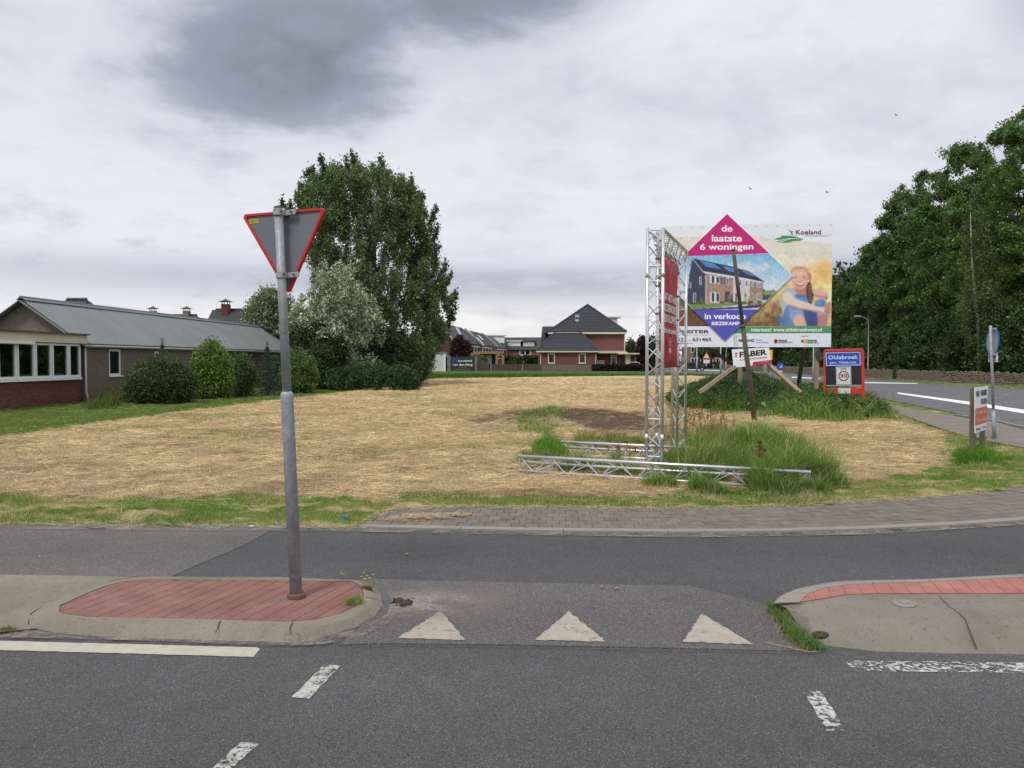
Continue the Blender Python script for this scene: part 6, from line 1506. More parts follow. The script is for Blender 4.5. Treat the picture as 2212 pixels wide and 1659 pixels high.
inner3 = shrink([TLc, BTc, TRc], .017); inner = roundtri(inner3, .014)
n = len(outer); m = MB(); f0 = [p - nb * .012 for p in outer]; f1 = [p - nb * .012 for p in inner]; g0_ = [p + nb * .012 for p in outer]; g1_ = [p + nb * .002 for p in inner]
m.add(f0 + f1 + g1_ + g0_, [(i, (i + 1) % n, n + (i + 1) % n, n + i) for i in range(n)] + [(n + i, n + (i + 1) % n, 2 * n + (i + 1) % n, 2 * n + i) for i in range(n)] + [(3 * n + i, 3 * n + (i + 1) % n, (i + 1) % n, i) for i in range(n)])
m.build('rim', m_red, sg, bevel=.002)
m = MB(); m.prism([p - nb * .001 for p in inner], nb * .004); m.build('back_plate', m_signback, sg)
MB().prism([p + nb * .006 for p in outer], nb * .005).build('front_plate', m_red, sg)
MB().prism([p + nb * .0115 for p in roundtri(shrink([TLc, BTc, TRc], .075), .012)], nb * .002).build('front_panel', m_white, sg)
# clamps
for v_, wl, wr in ((459, 590, 630), (595, 599, 637)):
    q = on_plane(608.5 if v_ < 500 else 617, v_ + (0 if v_ < 500 else -1), top, nb); pt_ = base + ax_ * ((q.z - base.z) / ax_.z); ca_ = MB()
    ring = []
    for zz in (-.017, .017):
        ring.append([pt_ + up_ * zz + hd * (.037 * math.cos(a)) - nb * (.037 * math.sin(a)) for a in [PI * j / 12 for j in range(13)]] + [pt_ + up_ * zz - hd * .037 + nb * .045, pt_ + up_ * zz + hd * .037 + nb * .045])
    k = len(ring[0]); ca_.add(ring[0] + ring[1], [tuple(range(k)), tuple(reversed(range(k, 2 * k)))] + [(j, (j + 1) % k, k + (j + 1) % k, k + j) for j in range(k)])
    ca_.box(pt_ + hd * .075 + nb * .028, (.085, .012, .034), (hd, nb, up_)); ca_.box(pt_ - hd * .045 + nb * .028, (.03, .012, .036), (hd, nb, up_))
    o_ = ca_.build('clamp', m_clamp, sg, bevel=.0015)
    for dx_, dn in ((.040, -.018), (.088, .018)):
        b_ = pt_ + hd * dx_ + nb * dn; MB().tube([b_, b_ - nb * .014], .0065, 6).build('bolt', m_aludark, o_)
# the yellow sticker
def spt(u, v): return on_plane(u, v, pc_ - nb * .003, nb)
MB().prism([spt(538.5, 474), spt(558, 472.5), spt(558, 482), spt(539.5, 484)], nb * .0015).build('sticker', M('sticker_yellow', (.50, .42, .03), .5, var=.2, scale=80), sg)
class SPl:
    def pt(s, x, y, off=0): return on_plane(x, y, pc_ - nb * (.004 + off), nb)
a_ = Art(SPl()); a_.text('5(010)5', 540.5, 475.5, 556, 479.5, (40, 36, 10), .0005, slope=.8); a_.build('lettering', sg); a_ = Art(SPl()); a_.text('18-02-11', 542, 480.3, 554, 482.3, (70, 60, 10), .0005, slope=.6); a_.build('lettering', sg)

# ------------------------------------------------------------------ aluminium truss portal
Lh = Vector((3.53, -1.6, 0)).normalized()
P0 = G(1414, 1035, 0); P0 = Vector((1.93, 10.32, 0)); sc_ = 10.42
P0 = Vector(((1414 - 1106) / F * 10.42, 10.42, 0)); P1 = Vector(((1467 - 1106) / F * 12.55, 12.55, 0)); Dh = (P1 - P0).normalized()
tr = empty('truss_portal', (P0 + P1) / 2, 'aluminium truss portal standing on long base trusses in the mown field', 'truss')
def truss(a, b, c1, c2, ap, name, step=.205, r=.0235, endplates=()):
    """three chords: at offsets c1, c2, ap from the line a-b; zigzag braces on all three faces"""
    ch = MB(); lines = []
    for o_ in (c1, c2, ap): ch.tube([a + o_, b + o_], r, 12); lines.append((a + o_, b + o_))
    sec = ch.build(name, m_alu, tr, smooth=True); ln = (b - a).length; k = max(2, int(round(ln / step))); d_ = (b - a) / k
    e_ = .03 / (ln / k)
    for f, (i, j) in enumerate(((0, 1), (1, 2), (2, 0))):
        for q in range(k):
            s_, t_ = (q + .08) * 1.0, (q + 1 - .08)
            p_, q_ = (lines[i][0] + d_ * s_, lines[j][0] + d_ * t_) if (q + f) % 2 == 0 else (lines[j][0] + d_ * s_, lines[i][0] + d_ * t_)
            MB().tube([p_, q_], .0085, 8, False).build('brace', m_alu, sec, smooth=True)
        for z_ in endplates:
            MB().tube([lines[i][0] + (b - a) * z_, lines[j][0] + (b - a) * z_], .0085, 8, False).build('brace', m_alu, sec, smooth=True)
    return sec, lines
HT = 3.44
def flat_(v): return Vector((v.x, v.y, 0))
ll = .105
sec, ln_ = truss(P0 + UP * .25, P0 + UP * HT, -Lh * ll, Lh * ll, Dh * .20, 'leg', endplates=(.03, .19, .84, .775))
for (a, b) in ln_:      # couplers with pins
    for f in (.195 - .085, .805):
        c = a + (b - a) * f; o_ = MB().tube([c - UP * .05, c + UP * .05], .0265, 12); o_ = o_.build('coupler', m_alu, sec, smooth=True)
        for z_ in (-.03, .03): MB().tube([c + UP * z_ - Lh * .036, c + UP * z_ + Lh * .036], .005, 6).build('pin', m_aludark, o_)
truss(P1 + UP * .2, P1 + UP * HT, -Lh * ll, Lh * ll, -Dh * .20, 'leg', endplates=(.03, .79, .70))
a0_, b0_ = P0 + UP * (HT - .02), P1 + UP * (HT - .02)
truss(a0_, b0_, -Lh * ll, Lh * ll, -UP * .20, 'top_beam', step=.2)
# corner pieces: diagonal chord into the apex chords
for a, sgn in ((P0, 1), (P1, -1)): MB().tube([a + Dh * .20 * sgn + UP * (HT - .42), a + Dh * .36 * sgn + UP * (HT - .21)], .024, 10).build('corner_tube', m_alu, sec, smooth=True)
# base trusses: vertical face to the road, third chord behind
bh = .235
def base_truss(u0, u1, c_, u_leg, first=True):
    n_ = Vector((Lh.y, -Lh.x, 0)); n_ = n_ if n_.y < 0 else -n_          # towards the road
    def atu(u):
        r = ray(u, 1000); t_ = (c_.x * n_.x + c_.y * n_.y) / (r.x * n_.x + r.y * n_.y); return Vector((r.x * t_, r.y * t_, 0))
    a, b = atu(u0), atu(u1); off = n_ * .0
    return truss(a + UP * .02, b + UP * .02, UP * bh, Vector((0, 0, .02)), UP * .12 - n_ * .20, 'base_truss', step=.245, endplates=(0.004, .49, .51, .996))
nrd = Vector((Lh.y, -Lh.x, 0)); nrd = nrd if nrd.y < 0 else -nrd
base_truss(1120, 1752, P0 + nrd * .03, 1414); base_truss(1212, 1500, P1 - Dh * .20 + nrd * .0, 1450)
# red banner hung between the legs
pa, pb = P0 + Dh * .235, P1 - Dh * .235; bnr = empty('red_banner', (pa + pb) / 2 + UP * 1.5, 'dark red vertical banner with white lettering tied between the two truss legs', 'banner')
bz1, bz0 = HT - .262, 1.545; m = MB(); k = 16; vs = []
for j in range(9):
    z = bz0 + (bz1 - bz0) * j / 8
    for i in range(k + 1):
        f = i / k; sag = .012 * math.sin(f * 9 + j * .5) + .008 * math.cos(j * 1.3 + f * 4); vs.append(pa + (pb - pa) * f + Lh * sag + UP * (z - .0))
m.add(vs, [(j * (k + 1) + i, j * (k + 1) + i + 1, (j + 1) * (k + 1) + i + 1, (j + 1) * (k + 1) + i) for j in range(8) for i in range(k)])
bo = m.build('banner_cloth', M('banner_red', (.44, .018, .024), .55, var=.08, scale=1.5), bnr, smooth=True)
so_ = bo.modifiers.new('thick', 'SOLIDIFY'); so_.thickness = .002
class BP:
    def pt(s, x, y, off=0):   # x 0..1 across, y 0..1 from the top; the reading side faces right
        nn = Vector((Dh.y, -Dh.x, 0)); return pa + (pb - pa) * x + UP * (bz1 + (bz0 - bz1) * y) - nn * 0 + (nn if nn.x > 0 else -nn) * (-.0)
for i, f in enumerate((.04, .28, .52, .76, .96)):
    c = pa + (pb - pa) * f + UP * (HT - .222); MB().tube([c + Lh * (.035 * math.cos(a)) + UP * (.035 * math.sin(a) - .015) for a in [2 * PI * j / 10 for j in range(11)]], .006, 5, False).build('cable_tie', m_aludark, bnr)
for sgn, c0_ in ((1, P0 + Dh * .20), (-1, P1 - Dh * .20)):
    for z in (1.56, 1.92, 2.3, 2.68, 3.05):
        c = c0_ + UP * z; MB().tube([c + Lh * (.034 * math.cos(a)) + Dh * (.034 * math.sin(a)) for a in [2 * PI * j / 10 for j in range(11)]], .007, 5, False).build('cable_tie', m_aludark, bnr)
class BPl:
    def pt(s, x, y, off=0):
        nn = Vector((Dh.y, -Dh.x, 0)); return pa + (pb - pa) * x - nn * (-.026 - off) + UP * (bz1 + (bz0 - bz1) * y)
BPp = BPl(); bw_ = (218, 200, 200)
def btext(t_, x0, y0, x1, y1, **k_):
    a_ = Art(BPp); a_.text(t_, x0, y0, x1, y1, (236, 226, 226), 0, bold=.03, **k_); a_.build('lettering', bnr)
btext('LAAT HET HART', .12, .335, .90, .405); btext('OLDEBROEK', .16, .43, .82, .50); btext('WEER KLOPPEN', .10, .525, .84, .595); btext('doe het samen!', .2, .635, .86, .69); btext('OM', .44, .82, .56, .865)
hm = MB()       # thin heart outline and round emblem
def strip(pts, w):
    for (x0, y0), (x1, y1) in zip(pts, pts[1:]):
        p, q = BPp.pt(x0, y0), BPp.pt(x1, y1); d_ = (q - p).normalized(); s_ = d_.cross(Vector((Dh.y, -Dh.x, 0))) * w; hm.face([p - s_, q - s_, q + s_, p + s_], lin((225, 150, 150)))
heart = []
for j in range(61):
    t_ = 2 * PI * j / 60; x = 16 * math.sin(t_) ** 3; y = 13 * math.cos(t_) - 5 * math.cos(2 * t_) - 2 * math.cos(3 * t_) - math.cos(4 * t_); heart.append((.5 + x * .026, .40 - y * .031))
strip(heart, .007); strip([(.5 + .06 * math.cos(a), .765 + .035 * math.sin(a)) for a in [2 * PI * j / 20 for j in range(21)]], .007); strip([(.5, .735), (.5, .795)], .01); strip([(.46, .755), (.54, .775)], .01); strip([(.54, .755), (.46, .775)], .01)
hm.build('printed_outline', MA('printed_surface', .55, .04, 5.0), bnr)


class Canvas:       # a flat print built as a fine grid of coloured cells
    def __init__(s, x0, y0, x1, y1, st):
        s.x = np.arange(x0, x1 + .1, st, dtype=float); s.y = np.arange(y0, y1 + .1, st, dtype=float); s.X, s.Y = np.meshgrid(s.x, s.y); s.a = np.zeros(s.X.shape + (3,)); s.st = st
    def fill(s, c): s.a[:] = c
    def poly(s, pts, c, alpha=1.0):
        px = [p[0] for p in pts]; py = [p[1] for p in pts]
        i0, i1 = np.searchsorted(s.x, [min(px), max(px)]); j0, j1 = np.searchsorted(s.y, [min(py), max(py)])
        if i1 <= i0 or j1 <= j0: return
        m = inside(s.X[j0:j1, i0:i1], s.Y[j0:j1, i0:i1], pts); v = s.a[j0:j1, i0:i1]; v[m] = v[m] * (1 - alpha) + np.array(c, float) * alpha
    def soft(s, cx, cy, rx, ry, c, k=1.0):
        g = np.exp(-((s.X - cx) / rx) ** 2 - ((s.Y - cy) / ry) ** 2)[..., None] * k; s.a = s.a * (1 - g) + np.array(c, float) * g
    def blur(s, sg):
        r = int(math.ceil(sg * 2.5)); k = np.exp(-np.arange(-r, r + 1) ** 2 / (2 * sg * sg)); k /= k.sum()
        for ax in (0, 1):
            pad = [(0, 0)] * 3; pad[ax] = (r, r); p = np.pad(s.a, pad, mode='edge'); o = np.zeros_like(s.a)
            for i, w in enumerate(k):
                sl = [slice(None)] * 3; sl[ax] = slice(i, i + s.a.shape[ax]); o += w * p[tuple(sl)]
            s.a = o
    def grain(s, amt, sc, seed=5): s.a *= (1 + amt * (fbm(s.X * sc, s.Y * sc, 4, seed) - .5) * 2)[..., None]
    def build(s, name, plane, off, parent, keep=None):
        ny, nx = s.X.shape; V = np.array([tuple(plane.pt(x, y, off)) for x, y in zip(s.X.ravel(), s.Y.ravel())]); idx = np.arange(nx * ny).reshape(ny, nx)
        Q = np.stack([idx[1:, :-1], idx[1:, 1:], idx[:-1, 1:], idx[:-1, :-1]], -1).reshape(-1, 4)
        if keep is not None: kf = keep(s.X, s.Y).ravel(); Q = Q[kf[Q].all(1)]
        u = np.clip(s.a.reshape(-1, 3) / 255, 0, 1); l = np.where(u <= .04045, u / 12.92, ((u + .055) / 1.055) ** 2.4)
        return npmesh(name, V, Q, MA('printed_surface', .55, .04, 5.0), parent, cols=l[Q])
# ------------------------------------------------------------------ the big billboard
def Z3(x, y): return 1377 + x * .20754, 442.8 + y * .20754
yb_r = 27.0; brp = P(1795, 750, yb_r); yb_l = 27.75; blp = P(1440, 750, yb_l)
bp = Plane((blp.x, blp.y, 0), (brp.x, brp.y, 0), Z3)
bb = empty('billboard', ((blp.x + brp.x) / 2, (blp.y + brp.y) / 2, 0), 'large white housing billboard with pink and blue diamond and smiling girl on timber posts', 'billboard')
class Cut:      # clips art polygons to the board
    pass
be = bp.e; bnn = bp.n
X0 = 300; yT = lambda x: 218 - (x - 330) * (218 - 178) / 1705
m_bwhite = M('board_white', (.80, .82, .87), .5, var=.03, scale=1)
m_timber = M('timber_post', (.30, .22, .15), .85, var=.2, scale=4, fine=.15, fscale=30, stretch=(1, 1, .2))
m_timber2 = M('timber_dark', (.10, .075, .055), .9, var=.25, scale=4)
# panels: three columns by four rows with narrow joints between them
xs_ = [X0, 760, 1178, 1608, 2034]; ys_f = [0.0, .098, .395, .70, 1.0]
for i in range(4):
    for j in range(4):
        def yy(x, f): t_ = yT(x); return t_ + (1480 - t_) * f
        g_ = 1.0; xa, xb2 = xs_[i] + g_, xs_[i + 1] - g_
        xr = lambda x, y: x - (x - 1200) * .0 - (20 * (y - 178) / 1302 if x > 2000 else 0)
        q = [(xr(xa, 0), yy(xa, ys_f[j]) + g_), (xb2 - (20 * ys_f[j] if i == 3 else 0), yy(xb2, ys_f[j]) + g_), (xb2 - (20 * ys_f[j + 1] if i == 3 else 0), yy(xb2, ys_f[j + 1]) - g_), (xa, yy(xa, ys_f[j + 1]) - g_)]
        MB().prism([bp.pt(x, y, 0) for x, y in q], -bnn * .02).build('panel', m_bwhite, bb)
pv = lambda x, y, o_=0: bp.pt(x, y, o_)
# photo print: golden field and soil
pr = Art(bp); O1, O2, O3, O4 = .003, .006, .009, .012
def vpoly(pts, cols, off, art=pr):      # per-corner colours
    art.mb.face([bp.pt(x, y, off) for x, y in pts], None); art.mb.c[-1] = [lin(c) for c in cols]
prd = []
def gradpoly(pts, cols, off, me_list): me_list.append(([bp.pt(x, y, off) for x, y in pts], [lin(c) for c in cols]))
gl_ = []
GB = []   # background rows of the print right of the diamond, coloured per cell
nx_, ny_ = 46, 46
def bgcol(x, y):
    f = (y - 330) / (1262 - 330); n_ = float(fbm(np.array([x * .02]), np.array([y * .02]), 4, 77)[0]); n2_ = float(fbm(np.array([x * .006]), np.array([y * .006]), 3, 78)[0])
    top_ = np.array([226, 220, 208.]); gold = np.array([236, 212, 158.]); brn = np.array([120, 86, 62.])
    if x > 1180:
        c = top_ + (gold - top_) * np.clip((f - .22) * 4, 0, 1); og = np.exp(-((x - 1960) / 150) ** 2 - ((y - 700) / 90) ** 2); c = c + (np.array([232, 180, 104.]) - c) * og * .8
        c = c + (np.array([206, 190, 118.]) - c) * np.clip((f - .5) * 3, 0, 1) * .8
        if x < 1560: c = c + (brn - c) * np.clip((f - .66) * 3.2 + (n_ - .5) * 2.5, 0, 1)
    else:
        c = top_ + (np.array([196, 180, 140.]) - top_) * np.clip((f - .3) * 3, 0, 1); c = c + (brn * .95 - c) * np.clip((f - .60) * 6, 0, 1)
    k = 1 + (n_ - .5) * (.5 if f > .5 else .08); return tuple(np.clip(c * k, 0, 255))
V_, Fq_, Cq = [], [], []
gx_ = np.linspace(X0, 2032, nx_); 
for j in range(ny_):
    for i in range(nx_):
        x = gx_[i]; f = j / (ny_ - 1); y0_ = 330 + (x - 1180) * (.085 if x > 1180 else 0.0) * 1.0; y = y0_ + (1262 - y0_) * f
        V_.append(tuple(bp.pt(x - 20 * ((y - 178) / 1302) * (x > 1990), y, O1))); Cq.append(lin(bgcol(x, y)))
V_ = np.array(V_); idx_ = np.arange(nx_ * ny_).reshape(ny_, nx_); Fq_ = np.stack([idx_[1:, :-1], idx_[1:, 1:], idx_[:-1, 1:], idx_[:-1, :-1]], -1).reshape(-1, 4)
npmesh('printed_photo', V_, Fq_, MA('printed_surface', .55, .04, 5.0), bb, cols=np.array(Cq)[Fq_])
# straws of the printed field
for _ in range(620):
    x, y = random.uniform(1120, 1440), random.uniform(930, 1255)
    if y < 1500 - x * .40: continue
    a = random.uniform(-1.2, 1.2) + PI / 2; l_ = random.uniform(12, 42); w_ = random.uniform(1, 2.6); c = random.choice([(228, 200, 96), (206, 170, 70), (190, 150, 80), (240, 222, 140), (110, 78, 56), (84, 60, 48)])
    dx, dy = math.cos(a) * l_, math.sin(a) * l_; px, py = -math.sin(a) * w_, math.cos(a) * w_
    q = [(x, y), (x + dx, y - abs(dy)), (x + dx + px, y - abs(dy) + py), (x + px, y + py)]
    if all(v[1] < 1258 for v in q): pr.poly(q, c, O2)
for _ in range(260):
    x, y = random.uniform(430, 760), random.uniform(960, 1255); c = random.choice([(84, 62, 52), (150, 116, 84), (70, 52, 46), (176, 140, 96)]); r_ = random.uniform(4, 11)
    pr.poly([(x, y), (x + r_, y - r_ * .4), (x + r_ * 1.3, y + r_ * .3), (x + r_ * .4, y + r_ * .6)], c, O2)
# the girl (flat print)
def Z5(x, y): return (x * .4387 + 1379, y * .4387 + 598.5)    # from the close-up of the girl to board px (zoom3)
gc = Canvas(1392, 500, 2030, 1262, 4)
for j in range(gc.X.shape[0]):
    for i in range(0, gc.X.shape[1]): gc.a[j, i] = bgcol(gc.X[j, i], gc.Y[j, i])
gc.soft(1930, 650, 110, 70, (236, 184, 96), .6); gc.soft(1700, 600, 160, 60, (240, 232, 220), .5); gc.grain(.05, .03)
def gp(pts, c, off=0, a=1.0): gc.poly([Z5(x, y) for x, y in pts], c, a)
def gs(cx, cy, rx, ry, c, k): x, y = Z5(cx, cy); gc.soft(x, y, rx * .4387, ry * .4387, c, k)
SK, SKs, SKd = (226, 182, 160), (205, 148, 126), (196, 128, 108)
def ell(cx, cy, rx, ry, n=22, a0=0, a1=2 * PI): return [(cx + rx * math.cos(a0 + (a1 - a0) * j / n), cy + ry * math.sin(a0 + (a1 - a0) * j / n)) for j in range(n + (0 if a1 - a0 > 6.2 else 1))]
gp([(290, 720), (330, 660), (420, 605), (560, 600), (850, 620), (1000, 640), (1050, 700), (1040, 900), (1000, 1100), (280, 1330), (285, 900)], (176, 188, 205), O2)      # shirt
gp([(1030, 660), (1130, 620), (1250, 680), (1400, 730), (1390, 870), (1340, 880), (1180, 830), (1050, 800)], (222, 176, 156), O2)
gp([(1040, 760), (1200, 790), (1385, 800), (1380, 875), (1200, 850), (1050, 805)], (200, 132, 116), O3)
gp([(590, 590), (850, 590), (870, 730), (800, 770), (680, 770), (610, 700)], SKd, O2)                      # neck
gp([(590, 760), (680, 755), (830, 765), (880, 730), (900, 950), (1000, 1000), (860, 1010), (620, 900)], (104, 140, 196), O3)    # bib
gp([(600, 770), (850, 775), (850, 830), (610, 820)], (74, 112, 176), O4)
gp([(430, 1000), (620, 1060), (850, 1130), (1100, 1150), (1130, 1510), (215, 1510), (300, 1250), (350, 1110)], (108, 140, 186), O3)  # overalls
gp([(790, 1130), (1110, 1150), (1130, 1350), (1140, 1510), (880, 1510), (830, 1300)], (74, 88, 142), O4)
gp([(150, 1290), (200, 1250), (260, 1340), (240, 1440), (180, 1400)], (70, 108, 168), O3)
gp([(1040, 1010), (1100, 920), (1190, 868), (1280, 880), (1340, 940), (1290, 1080), (1150, 1060)], (96, 132, 196), O3)   # far knee
gp([(1110, 1170), (1230, 1150), (1420, 1215), (1400, 1290), (1380, 1230), (1130, 1280)], (150, 172, 205), O4)
gp([(1130, 1270), (1230, 1225), (1380, 1235), (1370, 1400), (1350, 1510), (1130, 1510)], (190, 132, 124), O4)      # far shin
gp([(445, 1060), (560, 1120), (760, 1140), (800, 1230), (815, 1300), (760, 1260), (640, 1240), (570, 1300), (540, 1400), (480, 1320)], (140, 166, 200), O4)
gp([(545, 1390), (580, 1290), (650, 1235), (740, 1245), (810, 1300), (880, 1510), (590, 1510)], (222, 176, 160), O4 + .001)    # near shin
gp([(300, 760), (350, 705), (430, 695), (500, 740), (560, 830), (700, 890), (900, 960), (1150, 1060), (1290, 1060), (1340, 1120), (1300, 1210), (1180, 1200), (900, 1130), (700, 1110), (520, 1040), (380, 960), (310, 880)], (226, 204, 190), O4 + .002)    # near arm
gp([(470, 990), (700, 1070), (950, 1110), (1180, 1150), (1300, 1200), (1180, 1205), (900, 1135), (700, 1112), (520, 1045)], SKs, O4 + .003)
gp([(1280, 1040), (1330, 960), (1450, 925), (1450, 1205), (1330, 1215), (1270, 1190), (1300, 1130)], (198, 140, 128), O4 + .003)
gp([(1330, 960), (1450, 870), (1455, 730), (1390, 740), (1370, 880), (1290, 1010)], (236, 232, 230), O4 + .001)
for yy_ in (1090, 1135, 1175): gp([(1300, yy_), (1420, yy_ + 15), (1420, yy_ + 22), (1300, yy_ + 9)], (160, 84, 80), O4 + .004)
gp([(480, 330), (480, 200), (520, 120), (640, 80), (800, 90), (900, 150), (970, 230), (995, 340), (960, 440), (900, 400), (560, 330)], (214, 172, 138), O3)                   # hair
gc.blur(1.0)
gp(ell(715, 395, 200, 245, 30), (228, 186, 166), O4)
gs(600, 520, 90, 90, (204, 146, 124), .45); gs(715, 250, 150, 60, (240, 208, 190), .6); gs(860, 430, 60, 150, (206, 150, 130), .5); gs(715, 610, 120, 40, (196, 140, 122), .5); gc.blur(.9)
gp([(520, 300), (540, 200), (700, 170), (860, 210), (915, 330), (880, 260), (760, 215), (620, 215)], (222, 180, 146), O4 + .001)
gp([(860, 240), (960, 260), (985, 360), (960, 450), (915, 420), (905, 330)], (196, 140, 108), O4 + .001)
gp([(850, 580), (900, 480), (960, 440), (985, 560), (1000, 680), (1040, 760), (1020, 880), (985, 985), (930, 970), (880, 880), (860, 760)], (98, 66, 62), O4 + .002)         # braid
for j in range(6): gp([(880 + j * 8, 560 + j * 68), (960 + j * 7, 530 + j * 68), (990 + j * 5, 570 + j * 68), (905 + j * 8, 600 + j * 64)], (142, 98, 88), O4 + .003)
for j in range(12): gp([(560 + j * 30, 110 + abs(j - 5) * 6), (585 + j * 30, 112 + abs(j - 5) * 6), (560 + j * 32, 165), (548 + j * 32, 160)], (190, 140, 112), O4 + .001)
gp(ell(715, 520, 98, 42, 16, 0.05, PI - .05), (150, 60, 64), O4 + .003); gp(ell(715, 512, 78, 24, 14, .05, PI - .05), (246, 240, 236), O4 + .004)
for ex_ in (608, 800):
    gp(ell(ex_, 362, 46, 16, 12, PI, 2 * PI), (120, 72, 64), O4 + .003); gp(ell(ex_, 366, 40, 11, 12, PI, 2 * PI), (190, 140, 124), O4 + .004); gp(ell(ex_, 322, 52, 10, 10, PI, 2 * PI), (176, 122, 100), O4 + .003)
gp(ell(705, 445, 50, 18, 12), (206, 140, 120), O4 + .003); gp(ell(700, 432, 26, 14, 12), (238, 204, 188), O4 + .004)
gp(ell(580, 440, 40, 30), (232, 176, 156), O4 + .002); gp(ell(850, 440, 36, 30), (232, 172, 152), O4 + .002)
gs(420, 800, 90, 90, (240, 226, 214), .5); gs(700, 1000, 200, 40, (238, 220, 206), .35); gs(1150, 980, 60, 60, (130, 160, 214), .5); gs(330, 1400, 90, 120, (64, 92, 150), .4); gs(980, 1400, 120, 120, (60, 66, 110), .45); gs(700, 1350, 60, 120, (236, 200, 186), .4)
gc.blur(.75); gc.grain(.04, .06, 9)
dia_ = [(930, 97), (1617, 738), (908, 1416), (242, 760)]
gc.build('printed_photo', bp, O2 + .001, bb, keep=lambda X, Y: X < 2032 - 20 * (Y - 178) / 1302)
pr.build('printed_straw', bb, kind='stuff')
# bottom strips
ft = Art(bp)
ft.poly([(X0, 1268), (1040, 1268), (1040, 1478), (X0, 1478)], (226, 229, 238), O2); ft.poly([(1000, 1336), (2016, 1334), (2014, 1478), (1000, 1479)], (224, 227, 237), O2)
ft.poly([(960, 1266), (2017, 1262), (2016, 1333), (960, 1337)], (84, 152, 98), O3)
ft.build('printed_footer', bb)
def btxt(s_, x0, y0, x1, y1, c=(40, 40, 46), off=O4, slope=0, bold=.01, spacing=1.0):
    a_ = Art(bp); a_.text(s_, x0, y0, x1, y1, c, off, slope, bold, spacing); a_.build('lettering', bb)
btxt('interesse? www.oldebroekwest.nl', 1184, 1278, 1918, 1317, (236, 240, 238), slope=0, bold=.02)
btxt('SPLEITER', 372, 1302, 748, 1336, (52, 52, 58), bold=.03); btxt('MAKELAARS & TAXATEURS', 372, 1350, 735, 1360, (120, 120, 126), spacing=1.6); btxt('0525 - 631465', 380, 1381, 768, 1419, (46, 46, 52), bold=.02); btxt('www.spleiter.nl', 372, 1432, 566, 1450, (80, 80, 86))
btxt('Ontwikkeling', 1043, 1358, 1146, 1372, (120, 120, 124)); btxt('BEMOG', 1052, 1396, 1215, 1424, (46, 42, 44), bold=.035); btxt('Projekt', 1230, 1394, 1300, 1418, (136, 170, 214)); btxt('Ontwikkeling', 1230, 1419, 1358, 1442, (136, 170, 214))
btxt('PRINS', 1466, 1402, 1556, 1419, (52, 50, 52), bold=.04); btxt('PROJECT B.V.', 1466, 1421, 1616, 1437, (52, 50, 52), bold=.04); btxt('PROJECTONTWIKKELING', 1466, 1441, 1588, 1447, (110, 110, 110))
btxt('Realisatie', 1708, 1356, 1780, 1370, (120, 120, 124)); btxt('PRINS', 1768, 1402, 1866, 1418, (52, 50, 52), bold=.04); btxt('BOUW B.V.', 1768, 1420, 1880, 1437, (52, 50, 52), bold=.04); btxt('AANNEMINGSBEDRIJF', 1768, 1440, 1896, 1446, (110, 110, 110))
lg = Art(bp)
hexa = lambda cx, cy, r, sx=1: [(cx + r * sx * math.cos(PI / 2 + PI / 3 * j), cy + r * math.sin(PI / 2 + PI / 3 * j)) for j in range(6)]
lg.poly(hexa(1439, 1418, 28, .85), (206, 122, 84), O4); lg.poly(ell(1439, 1418, 12, 17), (60, 48, 46), O4 + .002); lg.poly(hexa(1744, 1418, 29, .8), (224, 156, 78), O4); lg.poly([(1741, 1390), (1747, 1390), (1747, 1446), (1741, 1446)], (240, 220, 190), O4 + .002); lg.poly(ell(1715, 1418, 10, 15), (60, 48, 46), O4 + .001)
# 't Koeland logo: green hill with furrows
lg.poly([(1416, 355), (1450, 345), (1490, 335), (1505, 318), (1545, 322), (1549, 300), (1553, 322), (1600, 320), (1640, 330), (1700, 345), (1730, 353), (1690, 372), (1620, 378), (1560, 394), (1480, 390), (1440, 380), (1470, 362)], (72, 150, 88), O2)
for q in ([(1440, 372), (1560, 350), (1562, 354), (1446, 380)], [(1460, 388), (1600, 348), (1604, 352), (1472, 392)], [(1560, 346), (1722, 350), (1722, 354), (1560, 351)]): lg.poly(q, (228, 232, 232), O3)
lg.build('printed_logos', bb)
btxt('\u2018t Koeland', 1578, 258, 1910, 306, (98, 66, 104), O4, slope=0, bold=.015); btxt('ontwikkelingscombinatie', 1738, 315, 1984, 328, (120, 120, 128), O4)
# screws and the seams' nail rows
for (x0_, x1_, n_, yl) in ((450, 2010, 15, .02), (450, 2010, 14, .105), (1180, 2010, 10, .245), (1600, 2010, 6, .395), (450, 2000, 14, .985)):
    for j in range(n_):
        x = x0_ + (x1_ - x0_) * j / (n_ - 1); y = yT(x) + (1480 - yT(x)) * yl; c = bp.pt(x, y, .004); MB().box(c, (.018, .018, .022), (be, bnn, UP)).build('screw', m_aludark, bb)
# the diamond board, standing proud
dia = [(930, 97), (1617, 738), (908, 1416), (242, 760)]
MB().prism([bp.pt(x, y, .05) for x, y in dia], -bnn * .03).build('diamond_board', m_bwhite, bb)
dj = Art(bp); A1, A2, A3, A4, A5 = .053, .0555, .058, .0605, .063
def lerpd(a, b, f): return (a[0] + (b[0] - a[0]) * f, a[1] + (b[1] - a[1]) * f)
T_, R_, B_, L__ = dia
dl, dr_ = lerpd(T_, L__, .662), lerpd(T_, R_, .635); bl2, br2 = lerpd(B_, L__, .495), lerpd(B_, R_, .483)
dj.poly([T_, dr_, dl], (198, 42, 122), A1); dj.build('pink_print', bb); dj = Art(bp); dj.poly([bl2, br2, B_], (86, 88, 184), A1); dj.build('blue_print', bb)
